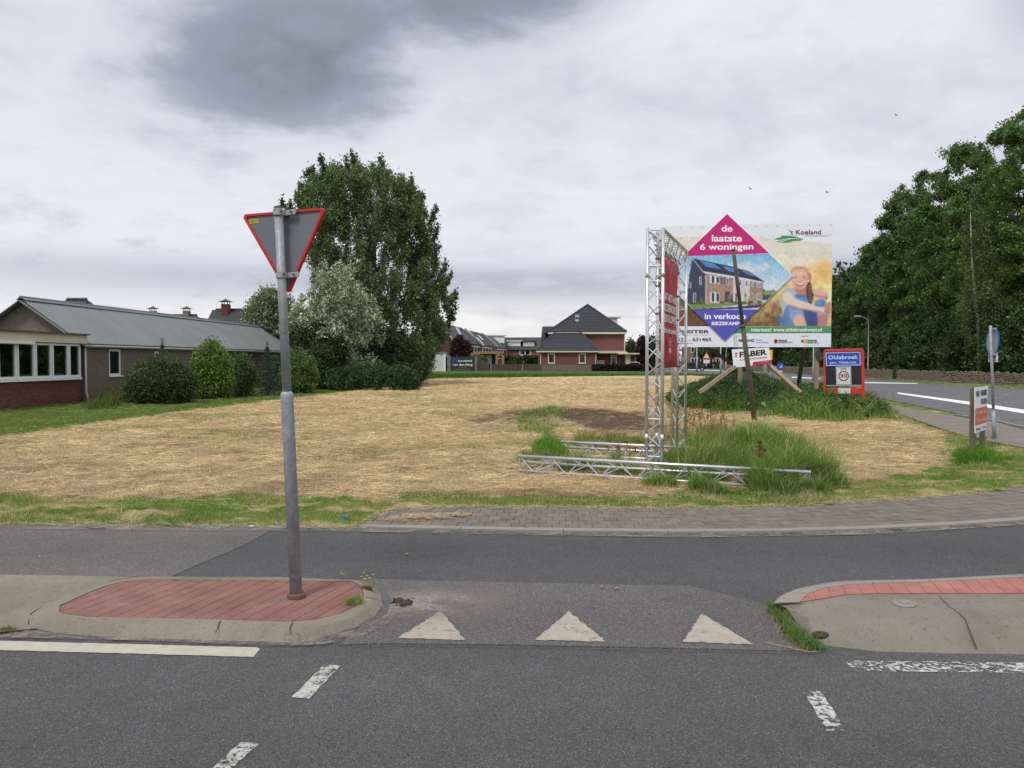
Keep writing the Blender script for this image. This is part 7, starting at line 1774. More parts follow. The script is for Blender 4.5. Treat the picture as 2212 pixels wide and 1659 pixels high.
# sky of the printed house picture in bands, then the row of houses
nb_ = 10
def ZH(x, y): return ((2740 + x / 5.2667 - 2550) * 2.6024, (1020 + y / 5.2667 - 820) * 2.6024)
hc = Canvas(380, 500, 1617, 1104, 5)
t_ = np.clip((hc.Y - 510) / 360, 0, 1)[..., None]; hc.a = np.array([128, 188, 226.]) * (1 - t_) + np.array([208, 220, 232.]) * t_
hc.grain(.05, .012, 3)
def hp(pts, c, off=0): hc.poly([ZH(x, y) for x, y in pts], c)
for cx_, cy_, rx_, ry_ in ((1250, 250, 130, 50), (1400, 320, 190, 55), (1320, 170, 80, 45), (1700, 220, 70, 50), (1620, 280, 90, 40), (1000, 220, 90, 40), (1180, 300, 120, 40)):
    x_, y_ = ZH(cx_, cy_); hc.soft(x_, y_, rx_ * .494, ry_ * .494, (232, 224, 228), .8)
for cx_ in range(1640, 2000, 70): hp(ell(cx_, 820 - (cx_ % 3) * 12, 60, 70), random.choice([(110, 134, 96), (78, 104, 72), (134, 152, 108)]), A2)
hp([(1640, 840), (1950, 860), (1850, 960), (1640, 960)], (70, 90, 66), A3); hp([(1640, 900), (1720, 885), (1780, 910), (1760, 945), (1640, 945)], (64, 78, 100), A4)
hp([(60, 1050), (1680, 990), (1700, 1040), (1000, 1070), (160, 1150)], (150, 148, 142), A3); hp([(160, 1145), (700, 1110), (1130, 1090), (1560, 1040), (1660, 1030), (1570, 1110), (1100, 1140), (700, 1150), (200, 1175)], (76, 72, 92), A3 + .0005)
hp([(30, 1040), (350, 1030), (870, 1025), (1100, 1055), (700, 1085), (170, 1135), (90, 1100)], (112, 144, 72), A3 + .001)
hp([(30, 1030), (90, 420), (155, 90), (380, 370), (440, 400), (440, 1040)], (66, 72, 92), A3)                    # dark gable
hp([(155, 72), (330, 110), (1000, 250), (1330, 345), (1680, 572), (1640, 578), (1100, 460), (380, 350)], (58, 62, 78), A4)      # roof
hp([(155, 85), (175, 85), (395, 360), (375, 372)], (176, 186, 206), A4 + .001); hp([(155, 85), (168, 100), (100, 260), (90, 240)], (120, 120, 130), A4 + .001)
hp([(380, 345), (1100, 462), (1660, 572), (1660, 588), (1100, 488), (385, 380)], (226, 222, 224), A4 + .001)
hp([(455, 395), (1005, 490), (1005, 1010), (450, 1045)], (166, 134, 124), A4); hp([(1005, 490), (1360, 548), (1360, 995), (1005, 1010)], (202, 198, 196), A4); hp([(1360, 548), (1640, 590), (1640, 965), (1360, 985)], (162, 132, 122), A4)
hp([(415, 425), (440, 425), (445, 1040), (425, 1040)], (170, 150, 138), A4 + .001)
for q in ([(310, 118), (600, 185), (770, 305), (430, 245)], [(775, 230), (1010, 280), (1165, 390), (910, 345)], [(1155, 320), (1320, 355), (1490, 460), (1290, 405)]):
    hp(q, (96, 146, 206), A4 + .002)
    for t_ in (.33, .66):
        a, b = lerpd(q[0], q[1], t_), lerpd(q[3], q[2], t_); hp([a, (a[0] + 6, a[1]), (b[0] + 6, b[1]), b], (58, 92, 150), A5)
    a, b = lerpd(q[0], q[3], .5), lerpd(q[1], q[2], .5); hp([a, b, (b[0], b[1] + 6), (a[0], a[1] + 6)], (58, 92, 150), A5)
def hwin(x0, y0, x1, y1, n=2, sl=.12, dark=(60, 66, 78)):
    d = (x1 - x0) * sl; hp([(x0, y0), (x1, y0 + d), (x1, y1 + d * .3), (x0, y1)], (228, 226, 226), A4 + .002); w_ = (x1 - x0) / n
    for i in range(n):
        a, b = x0 + w_ * i + w_ * .12, x0 + w_ * (i + 1) - w_ * .12; hp([(a, y0 + 12 + d * i / n), (b, y0 + 12 + d * (i + 1) / n), (b, y1 - 12), (a, y1 - 12)], dark, A5); hp([(a, y0 + 14 + d * i / n), (a + w_ * .3, y0 + 14 + d * i / n), (a + w_ * .25, y1 - 14), (a, y1 - 14)], (196, 204, 214), A5 + .001)
hwin(522, 432, 726, 600); hp([(730, 470), (862, 490), (862, 625), (730, 612)], (120, 116, 112), A4 + .002); hwin(862, 478, 915, 630, 1); hwin(522, 775, 722, 1000); hwin(1035, 510, 1085, 645, 1); hwin(1120, 515, 1182, 655, 1); hwin(1260, 540, 1305, 665, 1)
hwin(1032, 795, 1165, 985); hwin(1405, 560, 1440, 680, 1); hp([(1442, 570), (1508, 582), (1508, 690), (1442, 684)], (130, 124, 120), A4 + .002); hwin(1508, 582, 1592, 690); hwin(1505, 805, 1592, 950)
for x0, x1, y0, c in ((840, 935, 770, (84, 78, 72)), (1240, 1300, 795, (176, 178, 150)), (1388, 1440, 800, (170, 172, 140))): hp([(x0, y0), (x1, y0 + 6), (x1, 985), (x0, 1000)], c, A4 + .002); hp([((x0 + x1) / 2 - 8, y0 + 40), ((x0 + x1) / 2 + 8, y0 + 40), ((x0 + x1) / 2 + 8, y0 + 75), ((x0 + x1) / 2 - 8, y0 + 75)], (50, 50, 54), A5)
hwin(300, 460, 350, 630, 1); hwin(165, 800, 230, 995, 1); hwin(95, 575, 125, 705, 1)
for cx_, cy_, r_ in ((260, 1020, 45), (370, 1000, 50), (780, 1000, 60), (1060, 1010, 50), (960, 960, 30), (1240, 1010, 60), (1400, 1000, 50), (1560, 995, 60)): hp(ell(cx_, cy_, r_, 30), (82, 104, 62), A5)
hp([(318, 960), (340, 870), (365, 960), (350, 1010)], (96, 116, 70), A5); hp([(955, 1020), (970, 840), (1000, 860), (1005, 1020)], (58, 70, 58), A5 + .001)
for x_, y_, h_, c in ((915, 860, 170, (96, 92, 116)), (1345, 885, 180, (52, 58, 70))): hp([(x_ - 18, y_ + 35), (x_ + 18, y_ + 35), (x_ + 12, y_ + h_), (x_ - 10, y_ + h_)], c, A5 + .002); hp(ell(x_, y_ + 16, 13, 17), (150, 110, 96), A5 + .003); hp([(x_ - 20, y_ + 38), (x_ + 22, y_ + 38), (x_ + 22, y_ + 90), (x_ - 20, y_ + 90)], (150, 150, 140) if x_ > 1000 else (110, 106, 120), A5 + .003)
hc.blur(.6); hc.grain(.10, .05, 21); hc.grain(.05, .25, 22)
def dkeep(X, Y): return inside(X, Y, [dl, dr_, R_, br2, bl2, L__])
hc.build('printed_house_picture', bp, A1 + .0012, bb, keep=dkeep)
btxt('de', 872, 213, 986, 282, (244, 240, 244), A4, bold=.025); btxt('laatste', 772, 314, 1084, 384, (244, 240, 244), A4, slope=0, bold=.025); btxt('6 woningen', 648, 405, 1204, 490, (244, 240, 244), A4, slope=4, bold=.025)
btxt('in verkoop', 698, 1128, 1126, 1208, (240, 240, 248), A4, bold=.025); btxt('BIEZEKAMP', 770, 1216, 1060, 1252, (240, 240, 248), A4, bold=.03)
# timber frame behind: posts, braces
def tpost(u0, v0, u1, v1, Y0, Y1, w, mat=m_timber, name='post'):
    a, b = P(u0, v0, Y0), P(u1, v1, Y1); MB().bar(a, b, w, w, up=Vector((0, 1, 0))).build(name, mat, bb, bevel=.004)
bk = 27.35
for u in (1462, 1603, 1770): 
    a = bp.pt((u - 1377) / .20754, 400, -.20)
    MB().bar((a.x, a.y, 0), (a.x, a.y, 5.6), .13, .13, up=Vector((0, 1, 0))).build('post', m_timber, bb)
tpost(1513, 846, 1590, 790, 24.6, 26.9, .12, name='brace'); tpost(1590, 790, 1640, 752, 26.9, 27.3, .10, m_timber, 'brace')
tpost(1730, 850, 1660, 787, 24.6, 26.9, .12, name='brace'); tpost(1660, 787, 1632, 752, 26.9, 27.3, .10, m_timber, 'brace')
tpost(1521, 748, 1600, 795, 28.4, 29.5, .12, m_timber2, 'brace'); tpost(1560, 812, 1602, 795, 30, 29.0, .10, m_timber2, 'brace'); tpost(1597, 775, 1592, 812, 29.0, 29.2, .10, m_timber2, 'brace'); tpost(1600, 792, 1640, 820, 28.9, 29.2, .10, m_timber2, 'brace')
tpost(1738, 752, 1725, 828, 28.4, 31.5, .12, m_timber2, 'brace')
for f in (.25, .6, .93):
    a, b = bp.pt(440, yT(440) + (1480 - yT(440)) * f, -.06), bp.pt(1990, yT(1990) + (1480 - yT(1990)) * f, -.06); MB().bar(a, b, .08, .08).build('rail', m_timber, bb)
# ------------------------------------------------------------------ tilted white advert fixed under the board
fb = Plane((P(1581, 780, 26.75).x, 26.75, 0), (P(1664, 780, 26.6).x, 26.6, 0), lambda x, y: (1377 + x * .23196, 729 + y * .23196))
fo = empty('installer_sign', fb.pt(1060, 275, 0), 'small tilted white advert of an installer fixed below the billboard', 'sign')
MB().prism([fb.pt(x, y, 0) for x, y in ((878, 112), (1226, 92), (1243, 241), (896, 281))], -fb.n * .012).build('panel', m_bwhite, fo)
def ftxt(s_, x0, y0, x1, y1, c, slope, bold=.03): a_ = Art(fb); a_.text(s_, x0, y0, x1, y1, c, .004, slope, bold); a_.build('lettering', fo)
ftxt('FABER', 950, 135, 1205, 187, (38, 38, 42), 26, .04); ftxt('INSTALLATIETECHNIEK', 953, 203, 1212, 217, (168, 34, 52), 26, .02)
a_ = Art(fb); a_.poly([(908, 143), (933, 140), (932, 154), (906, 157)], (190, 34, 48), .004); a_.poly([(908, 165), (930, 163), (924, 180), (912, 183)], (190, 34, 48), .004); a_.build('printed_logo', fo); a_ = Art(fb); a_.poly([(1078, 228), (1240, 209), (1243, 240), (1070, 259)], (200, 36, 60), .004); a_.build('printed_stripe', fo)
a_ = Art(fb); a_.text('www.faberinstallatie.nl', 1130, 228, 1218, 235, (240, 200, 205), .006, 10); a_.build('lettering', fo)
# ------------------------------------------------------------------ leaning thin pole
a, b = G(1631, 920, -.1), P(1584, 540, 18.75); jn = a.lerp(b, .60)
lp = empty('leaning_pole', (a.x, a.y, 0), 'thin weathered grey-brown pole leaning in front of the billboard', 'pole')
m_pole = M('weathered_pole', (.115, .100, .08), .85, var=.3, scale=6, fine=.2, fscale=40, stretch=(1, 1, .15))
MB().tube([a, a.lerp(jn, .5) + Vector((.01, 0, 0)), jn], [.070, .064, .060], 14).build('lower_tube', m_pole, lp, smooth=True)
MB().tube([jn, b], [.048, .045], 14).build('upper_tube', m_pole, lp, smooth=True)
MB().tube([b, b + (b - a).normalized() * .02], [.05, .045], 12).build('end_cap', m_aludark, lp)
for f in (.25, .5, .72): c = jn.lerp(b, f); MB().tube([c - Vector((0, .055, 0)), c - Vector((0, .03, 0))], .014, 8).build('bolt', m_aludark, lp)
MB().tube([jn - (b - a).normalized() * .08, jn + (b - a).normalized() * .03], .066, 12).build('sleeve', m_pole, lp, smooth=True)
# ------------------------------------------------------------------ town entry sign
ZT_ = lambda x, y: ((3260 + x / 7.2125) * .54, (1370 + y / 7.2125) * .54)
ta, tb_ = P(1775, 840, 24.4), P(1870, 840, 24.0); tp = Plane((ta.x, ta.y, 0), (tb_.x, tb_.y, 0), ZT_)
ts = empty('town_sign', ((ta.x + tb_.x) / 2, (ta.y + tb_.y) / 2, 0), 'blue town name board with speed zone plate in a bright red frame among tall grass', 'road sign')
m_sred = M('frame_red', (.62, .035, .018), .45, var=.06, scale=2); m_sblue = M('sign_blue', (.012, .085, .46), .4, var=.05, scale=3); m_blk = M('sign_black', (.018, .02, .028), .45, var=.3, scale=3); m_wsign = M('sign_white', (.60, .63, .66), .4, var=.05, scale=6)
def down(p, z=0): return Vector((p.x, p.y, z))
T1, T2, T3, T4 = tp.pt(292, 200, 0), tp.pt(1360, 172, 0), tp.pt(1412, 235, 0), tp.pt(236, 268, 0)
def bar3(q, name, mat, d=.08): MB().prism([tp.pt(x, y, d / 2) for x, y in q], -tp.n * d).build(name, mat, ts, bevel=.004)
lowL, lowR = tp.pt(238, 1500, 0), tp.pt(1440, 1500, 0); lowL.z = 0; lowR.z = 0
MB().prism([tp.pt(292, 196, .04), tp.pt(1360, 172, .04), tp.pt(1412, 232, .04), tp.pt(1340, 248, .04), tp.pt(290, 270, .04), tp.pt(252, 262, .04)], -tp.n * .08).build('frame_top', m_sred, ts, bevel=.01)
q0_, q1_, q2_, q3_ = tp.pt(250, 262, .04), tp.pt(292, 268, .04), tp.pt(322, 1480, .04), tp.pt(240, 1480, .04)
MB().prism([q0_, q1_, Vector((q2_.x, q2_.y, 0)), Vector((q3_.x, q3_.y, 0))], -tp.n * .08).build('frame_post', m_sred, ts, bevel=.006)
q0_, q1_, q2_, q3_ = tp.pt(1338, 248, .04), tp.pt(1413, 232, .04), tp.pt(1442, 1480, .04), tp.pt(1352, 1480, .04)
MB().prism([q0_, q1_, Vector((q2_.x, q2_.y, 0)), Vector((q3_.x, q3_.y, 0))], -tp.n * .08).build('frame_post', m_sred, ts, bevel=.006)
MB().prism([tp.pt(x, y, .01) for x, y in ((300, 672), (1340, 660), (1352, 1240), (325, 1250))], -tp.n * .012).build('backing_board', m_blk, ts)
MB().prism([tp.pt(x, y, .018) for x, y in ((288, 268), (1325, 248), (1338, 678), (302, 690))], -tp.n * .012).build('name_plate', m_sblue, ts)
a_ = Art(tp)
def ringp(q, qi, c, off):
    for i in range(4): j = (i + 1) % 4; a_.poly([q[i], q[j], qi[j], qi[i]], c, off)
ringp([(305, 292), (1305, 270), (1318, 655), (325, 676)], [(326, 312), (1284, 292), (1296, 635), (345, 655)], (190, 200, 222), .022); a_.build('white_border', ts)
def ttxt(s_, x0, y0, x1, y1, c=(198, 206, 224), sl=16, bold=.02, off=.023): q = Art(tp); q.text(s_, x0, y0, x1, y1, c, off, sl, bold, 1.08); q.build('lettering', ts)
ttxt('Oldebroek', 385, 375, 1238, 492, sl=18, bold=.03); ttxt('gem. Oldebroek', 428, 548, 1198, 634, sl=14, bold=.02)
zp = MB().prism([tp.pt(x, y, .030) for x, y in ((598, 702), (1036, 692), (1052, 1222), (615, 1232))], -tp.n * .012).build('zone_plate', m_wsign, ts, bevel=.004)
a_ = Art(tp); ringp([(615, 716), (1022, 707), (1036, 1208), (630, 1217)], [(624, 724), (1013, 715), (1027, 1200), (639, 1209)], (40, 40, 46), .032)
cx_, cy_, R1, R2 = 826, 965, 152, 118
for k in range(28):
    a0, a1 = 2 * PI * k / 28, 2 * PI * (k + 1) / 28; a_.poly([(cx_ + R1 * math.cos(a0), cy_ + R1 * math.sin(a0)), (cx_ + R1 * math.cos(a1), cy_ + R1 * math.sin(a1)), (cx_ + R2 * math.cos(a1), cy_ + R2 * math.sin(a1)), (cx_ + R2 * math.cos(a0), cy_ + R2 * math.sin(a0))], (168, 24, 40), .033)
a_.build('red_ring', ts); ttxt('ZONE', 728, 738, 906, 784, (44, 46, 54), 2, .03, .033); ttxt('30', 732, 908, 922, 1012, (40, 40, 46), 2, .025, .034)
MB().prism([tp.pt(x, y, .02) for x, y in ((320, 1322), (660, 1318), (668, 1470), (325, 1475))], -tp.n * .02).build('stripe_board', m_sred, ts)
MB().prism([tp.pt(x, y, .02) for x, y in ((664, 1318), (1018, 1314), (1022, 1470), (670, 1475))], -tp.n * .02).build('stripe_board', m_wsign, ts)
MB().prism([tp.pt(x, y, .02) for x, y in ((1020, 1314), (1352, 1310), (1356, 1470), (1024, 1475))], -tp.n * .02).build('stripe_board', m_sred, ts)
q_ = [tp.pt(320, 1245, .01), tp.pt(1352, 1235, .01)]; 
MB().bar(q_[0], q_[1], .03, .03).build('cross_rail', m_clamp, ts)
# sticker on the timber post beside it
c = P(1769, 768, 27.15); MB().box(c, (.22, .012, .30), (Vector((.85, 0, .5)).normalized(), Vector((0, -1, 0)), Vector((-.5, 0, .85)).normalized())).build('post_sticker', M('sticker_dark', (.05, .05, .055), .5, var=.6, scale=25), bb)
# ------------------------------------------------------------------ small advert on two timber posts
ZS_ = lambda x, y: ((3870 + x / 5.03) * .54, (1530 + y / 5.03) * .54)
s1, s2 = G(2103, 993), G(2122, 966)
for _ in range(1):
    s1 = Vector(((2103 - 1106) / F * 12.75, 12.75, 0)); s2 = Vector(((2124 - 1106) / F * 14.1, 14.1, 0))
spn = Plane(s1, s2, ZS_); sa = empty('roadside_advert', (s1 + s2) / 2, 'small white and orange roadside advert on two weathered timber posts', 'sign')
if spn.n.x > 0: spn.n = -spn.n
sn_ = Vector((s2 - s1).normalized()); nr = Vector((sn_.y, -sn_.x, 0))
m_oldw = M('old_grey_timber', (.135, .11, .088), .9, var=.25, scale=8, fine=.2, fscale=50, stretch=(1, 1, .2))
for s_, top_v, uu in ((s1, 838, 2102.5), (s2, 860, 2123)):
    z_ = HC - (top_v - 779) / F * s_.y; MB().bar(s_ - UP * .1, Vector((s_.x, s_.y, z_)), .085, .085, up=sn_).build('post', m_oldw, sa, bevel=.006)
rt = spn; off_ = -.055 if True else 0
def sp_(x, y, o_=0): 
    u, v = ZS_(x, y); r = ray(u, v); o0 = s1 + nr * .05; t_ = (o0 - Vector((0, 0, HC))).dot(nr) / r.dot(nr); return Vector((0, 0, HC)) + r * t_ + nr * o_
nr = nr if ray(2115, 900).dot(nr) < 0 else -nr
class SPN:
    def pt(s, x, y, off=0): return sp_(x, y, off)
spq = SPN()
MB().prism([sp_(155, 105), sp_(413, 75), sp_(380, 945), sp_(155, 1020)], -nr * .012).build('panel', m_bwhite, sa)
a_ = Art(spq); a_.poly([(155, 530), (397, 470), (388, 800), (155, 872)], (212, 92, 60), .003); a_.build('orange_band', sa)
def stx(s_, x0, y0, x1, y1, c, sl, bold=.03): q = Art(spq); q.text(s_, x0, y0, x1, y1, c, .006, sl, bold); q.build('lettering', sa)
stx('THEO', 168, 180, 240, 292, (52, 54, 64), 14, .05); stx('VERBEEK', 262, 160, 392, 272, (52, 54, 64), 22, .05); stx('VLOEREN', 262, 330, 390, 440, (78, 80, 96), 22, .04)
stx('PVC Laminaat Tapijt', 165, 572, 372, 658, (232, 196, 184), 40, .02); stx('Voor al uw vloeren', 165, 725, 384, 805, (232, 196, 184), 44, .02); stx('Oldebroek', 166, 915, 265, 975, (96, 100, 120), 20); stx('T. 631201', 283, 880, 375, 935, (96, 100, 120), 20)
# ------------------------------------------------------------------ round blue sign seen obliquely from behind
rb = G(2148, 947); rbs = empty('round_sign', rb, 'round blue road sign seen from behind on a galvanised pole by the cycle path', 'road sign')
YB = rb.y; tp_ = P(2139.5, 703, YB); mj = P(2146.5, 886, YB); axb = (tp_ - rb)
MB().tube([rb - axb * .02, rb + axb * ((mj.z) / axb.z)], .038, 14).build('lower_pole', m_galv, rbs, smooth=True)
MB().tube([rb + axb * (mj.z / axb.z - .01), tp_], .028, 14).build('pole', m_galv, rbs, smooth=True)
MB().tube([rb + axb * (mj.z / axb.z - .004), rb + axb * (mj.z / axb.z + .006)], .041, 14).build('collar', m_clamp, rbs)
dn_ = Vector((.985, -.17, 0)).normalized(); de_ = Vector((-dn_.y, dn_.x, 0))   # plate faces away to the right
de_ = de_ if de_.x > 0 else -de_
cd = P(2147, 738, YB) + dn_ * .05 + de_ * .0; cd = P(2141, 738, YB + .05) + dn_ * .045 + de_ * .04; Rd = .30
def disc(r0, r1, o0, o1, k=36):
    m_ = MB(); a_0 = [cd + de_ * (r0 * math.cos(2 * PI * j / k)) + UP * (r0 * math.sin(2 * PI * j / k)) + dn_ * o0 for j in range(k)]; return a_0
k = 36
outr = disc(Rd, 0, -.012, 0); outf = disc(Rd, 0, .012, 0); innr = disc(Rd - .018, 0, -.012, 0); inn2 = disc(Rd - .018, 0, -.002, 0)
m = MB(); m.add(outr + innr + inn2 + outf, [(j, (j + 1) % k, k + (j + 1) % k, k + j) for j in range(k)] + [(k + j, k + (j + 1) % k, 2 * k + (j + 1) % k, 2 * k + j) for j in range(k)] + [(3 * k + j, 3 * k + (j + 1) % k, (j + 1) % k, j) for j in range(k)])
m_rimb = M('rim_blue', (.02, .11, .50), .4)
m.build('rim', m_rimb, rbs)
MB().prism(inn2, dn_ * .004).build('back_plate', m_signback if False else M('sign_back_light', (.30, .32, .34), .5, var=.08), rbs); MB().prism(disc(Rd, 0, .008, 0), dn_ * .004).build('front_plate', m_rimb, rbs)
for zz in (.27, -.27): MB().box(cd + UP * zz - de_ * .07 - dn_ * .02, (.20, .05, .035), (de_, dn_, UP)).build('clamp', m_clamp, rbs)
c2_ = P(2143, 770.5, YB + .05) + dn_ * .045 + de_ * .06; m_ = MB(); W2, H2 = .36, .20
for a, b in (((-W2 / 2, 0), (.02, H2)), ((W2 / 2, 0), (.02, H2))): m_.box(c2_ + de_ * a[0], (.022, .03, H2), (de_, dn_, UP))
for zz in (-1, 1): m_.box(c2_ + UP * (zz * H2 / 2), (W2 + .022, .03, .022), (de_, dn_, UP))
m_.build('plate_rim', m_wsign, rbs); MB().box(c2_, (W2, .006, H2), (de_, dn_, UP)).build('under_plate', m_signback, rbs)
for zz in (.06, -.06): MB().box(c2_ + UP * zz - de_ * .06 - dn_ * .02, (.16, .05, .03), (de_, dn_, UP)).build('clamp', m_clamp, rbs)
# ------------------------------------------------------------------ lamp posts
def lamp(u, vb, vt, uh, label, Y=None, zb=0.0, r=.09, grp='street lamps along the far road'):
    b = P(u, vb, Y); b.z = zb; H = P(u, vt, Y).z; hx = P(uh, vt, Y).x - b.x
    e = empty('street_lamp', b, label, 'street lamp', grp); s_ = 1 if hx > 0 else -1
    MB().tube([b, b + UP * 1.4, b + UP * 1.45, b + UP * (H - .9), b + Vector((s_ * .12, 0, H - .35)), b + Vector((s_ * .5, 0, H - .12)), b + Vector((hx * .7, 0, H))], [r, r, r * .75, r * .5, r * .45, r * .4, r * .38], 10).build('pole', m_galv, e, smooth=True)
    c = b + Vector((hx * .8, 0, H)); MB().box(c, (abs(hx) * .42, .26, .12)).build('lamp_head', M('lamp_head_grey', (.42, .43, .44), .45), e, bevel=.03)
    MB().box(c - UP * .075, (abs(hx) * .34, .2, .03)).build('lamp_glass', m_bwhite, e); return e
lamp(1875, 797.5, 683, 1846, 'tall street lamp with short arm standing before the wood', 82)
lamp(1342 + 6, 797, 0, 0, '', 1) if False else None
lamp(1373, 790, 738, 1382, 'far small street lamp right of the brick house', 165, r=.1)
lamp(1567 - 20 + 21, 806, 742, 1574, 'lamp post whose shaft shows under the billboard left of the tilted sign', 84)
for (u, vb, vt, Y, w_, lab) in ((1556.5, 805, 700, 90, .09, 'plain grey mast beside the far road seen under the left of the billboard'), (1757, 822, 700, 62, .075, 'galvanised mast seen under the billboard near its right timber post'), (1505, 800, 700, 110, .10, 'grey mast seen through the gap beside the truss leg')):
    b = P(u, vb, Y); b.z = 0; e = empty('mast', b, lab, 'mast'); MB().tube([b, b + UP * 1.2, b + UP * 1.25, b + UP * 4.6], [w_ * 1.25, w_ * 1.25, w_, w_ * .8], 10).build('shaft', m_galv, e, smooth=True); MB().tube([b + UP * 4.6, b + UP * 4.7], [w_ * .9, w_ * .5], 10).build('cap', m_clamp, e)
# keep-right post: blue disc over yellow bollard
Yk = 60.0; kb = P(1685.5, 812, Yk); kb.z = 0; kr = empty('traffic_bollard', kb, 'yellow traffic bollard topped by a small blue round arrow sign', 'bollard')
zc_ = P(1685, 791, Yk).z; MB().tube([kb, kb + UP * (zc_ - .35)], [.14, .13], 12).build('bollard_body', M('bollard_yellow', (.75, .40, .01), .45), kr, smooth=True)
c = Vector((kb.x, Yk - .05, zc_)); MB().tube([c, c + Vector((0, .04, 0))], .28, 20).build('sign_disc', m_sblue, kr)
m_ = MB(); a45 = Vector((.7, 0, -.7)); m_.bar(c - a45 * .17 + Vector((0, -.01, 0)), c + a45 * .10 + Vector((0, -.01, 0)), .05, .01); q = c + a45 * .17 + Vector((0, -.012, 0)); m_.face([q, q + Vector((-.22, 0, .02)), q + Vector((-.02, 0, .22))]); m_.build('white_arrow', m_wsign, kr)
# yellow small sign by the tilted board
c = P(1665.5, 785 - 3, 58); e = empty('yellow_marker', (c.x, 58, 0), 'small yellow marker sign on a thin post right of the tilted advert', 'sign'); zz = P(1665, 768, 58).z
MB().tube([(c.x, 58, 0), (c.x, 58, zz)], .03, 8).build('post', m_galv, e); MB().box((c.x - .03, 57.95, zz + .05), (.22, .04, .75)).build('panel', M('marker_yellow', (.78, .45, .01), .5), e)
# white/black marker post under the tilted sign
c = P(1652, 812, 45); e = empty('marker_post', (c.x, 45, 0), 'slim black and white mottled birch trunk under the tilted advert', 'tree'); 
MB().tube([(c.x, 45, 0), (c.x + .02, 45, 1.6), (c.x - .02, 45, 3.2)], [.10, .09, .08], 10).build('trunk', m_birch, e, smooth=True)
C = np.array([(c.x + random.gauss(0, .8), 45 + random.gauss(0, .8), random.uniform(3.0, 6.4)) for _ in range(90)]); pts, idx = clumps(C, np.full(90, .4), 50); leaves('crown', pts, .14, leafcols((.06, .1, .03), len(pts), idx, 90), m_leaf, e)
e['label'] = 'young birch standing behind the billboard, its mottled trunk under the tilted advert'; e.name = 'birch_tree'
# far warning sign
c = P(1480 + 54, 800, 130)
c = P(1377 + 641 * .23196, 800, 130); z0_ = P(1526, 729 + 205 * .23196, 130).z; e = empty('warning_sign', (c.x, 130, 0), 'far red triangular warning sign on a white post before brick houses', 'road sign')
MB().tube([(c.x, 130, 0), (c.x, 130, z0_)], .07, 8).build('pole', m_wsign, e); tri = [Vector((c.x - .75, 129.9, z0_ + .1)), Vector((c.x + .75, 129.9, z0_ + .1)), Vector((c.x, 129.9, z0_ + 1.35))]
MB().prism(tri, (0, .04, 0)).build('red_triangle', m_red, e); cc = (tri[0] + tri[1] + tri[2]) / 3; MB().prism([cc + (p - cc) * .62 - Vector((0, .02, 0)) for p in tri], (0, .01, 0)).build('white_triangle', m_wsign, e); MB().box((c.x, 129.9, z0_ - .35), (1.0, .05, .6)).build('under_plate', m_wsign, e)
# ------------------------------------------------------------------ cars far away
def car(label, c, length, rot, paint, grp='cars parked by the houses'):
    R = Matrix.Rotation(rot, 3, 'Z'); e = empty('car', c, label, 'car', grp); o = Vector(c)
    def T(x, y, z): return o + R @ Vector((x, y, z))
    Lc, Wc = length, 1.75; side_ = [(-.5, .35), (-.5, .78), (-.47, .9), (-.28, .95), (-.18, 1.38), (.16, 1.42), (.32, .98), (.47, .9), (.5, .7), (.5, .35)]
    b = MB(); b.prism([T(x * Lc, -Wc / 2, z) for x, z in side_], R @ Vector((0, Wc, 0))); b.build('body', paint, e, bevel=.05)
    for s_ in (-1, 1): MB().prism([T(x * Lc, s_ * (Wc / 2 + .005), z) for x, z in ((-.25, .97), (-.17, 1.32), (.15, 1.35), (.27, .99))], R @ Vector((0, s_ * .01, 0))).build('side_window', m_glass, e)
    MB().prism([T(-.27 * Lc, y, .99) for y in (-.7, .7)] + [T(-.195 * Lc, y, 1.33) for y in (.65, -.65)], R @ Vector((-.04, 0, .02))).build('rear_window', m_glass, e)
    MB().prism([T(.31 * Lc, y, 1.02) for y in (-.7, .7)] + [T(.18 * Lc, y, 1.37) for y in (.65, -.65)], R @ Vector((.04, 0, .02))).build('windscreen', m_glass, e)
    for x in (-.31, .31):
        for s_ in (-1, 1):
            w_ = MB().tube([T(x * Lc, s_ * (Wc / 2 - .17), .32), T(x * Lc, s_ * (Wc / 2 + .02), .32)], .32, 16).build('wheel', M('tyre', (.02, .02, .02), .8), e, smooth=False); MB().tube([T(x * Lc, s_ * (Wc / 2 + .021), .32), T(x * Lc, s_ * (Wc / 2 + .03), .32)], .2, 12).build('rim', m_clamp, w_)
    for s_ in (-1, 1): MB().box(T(-.5 * Lc, s_ * .68, .8), (.06, .3, .16), (R @ Vector((1, 0, 0)), R @ Vector((0, 1, 0)), UP)).build('tail_light', m_red, e)
    return e
car('white car parked behind the dark hedge right of the brick house', (P(1366, 790, 132).x, 132, .0), 4.2, .25, m_white)
p = P(1450, 800, 140); car('dark car on the far road seen below the red banner', (P(1503 - 6, 800, 118).x, 118, 0), 4.3, 2.9, M('black_paint', (.012, .013, .016), .25, spec=.6))
car('silver car far behind the dark hedge', (P(1388, 790, 150).x, 155, .0), 4.2, 1.3, M('silver_paint', (.42, .44, .47), .3, metal=.3))
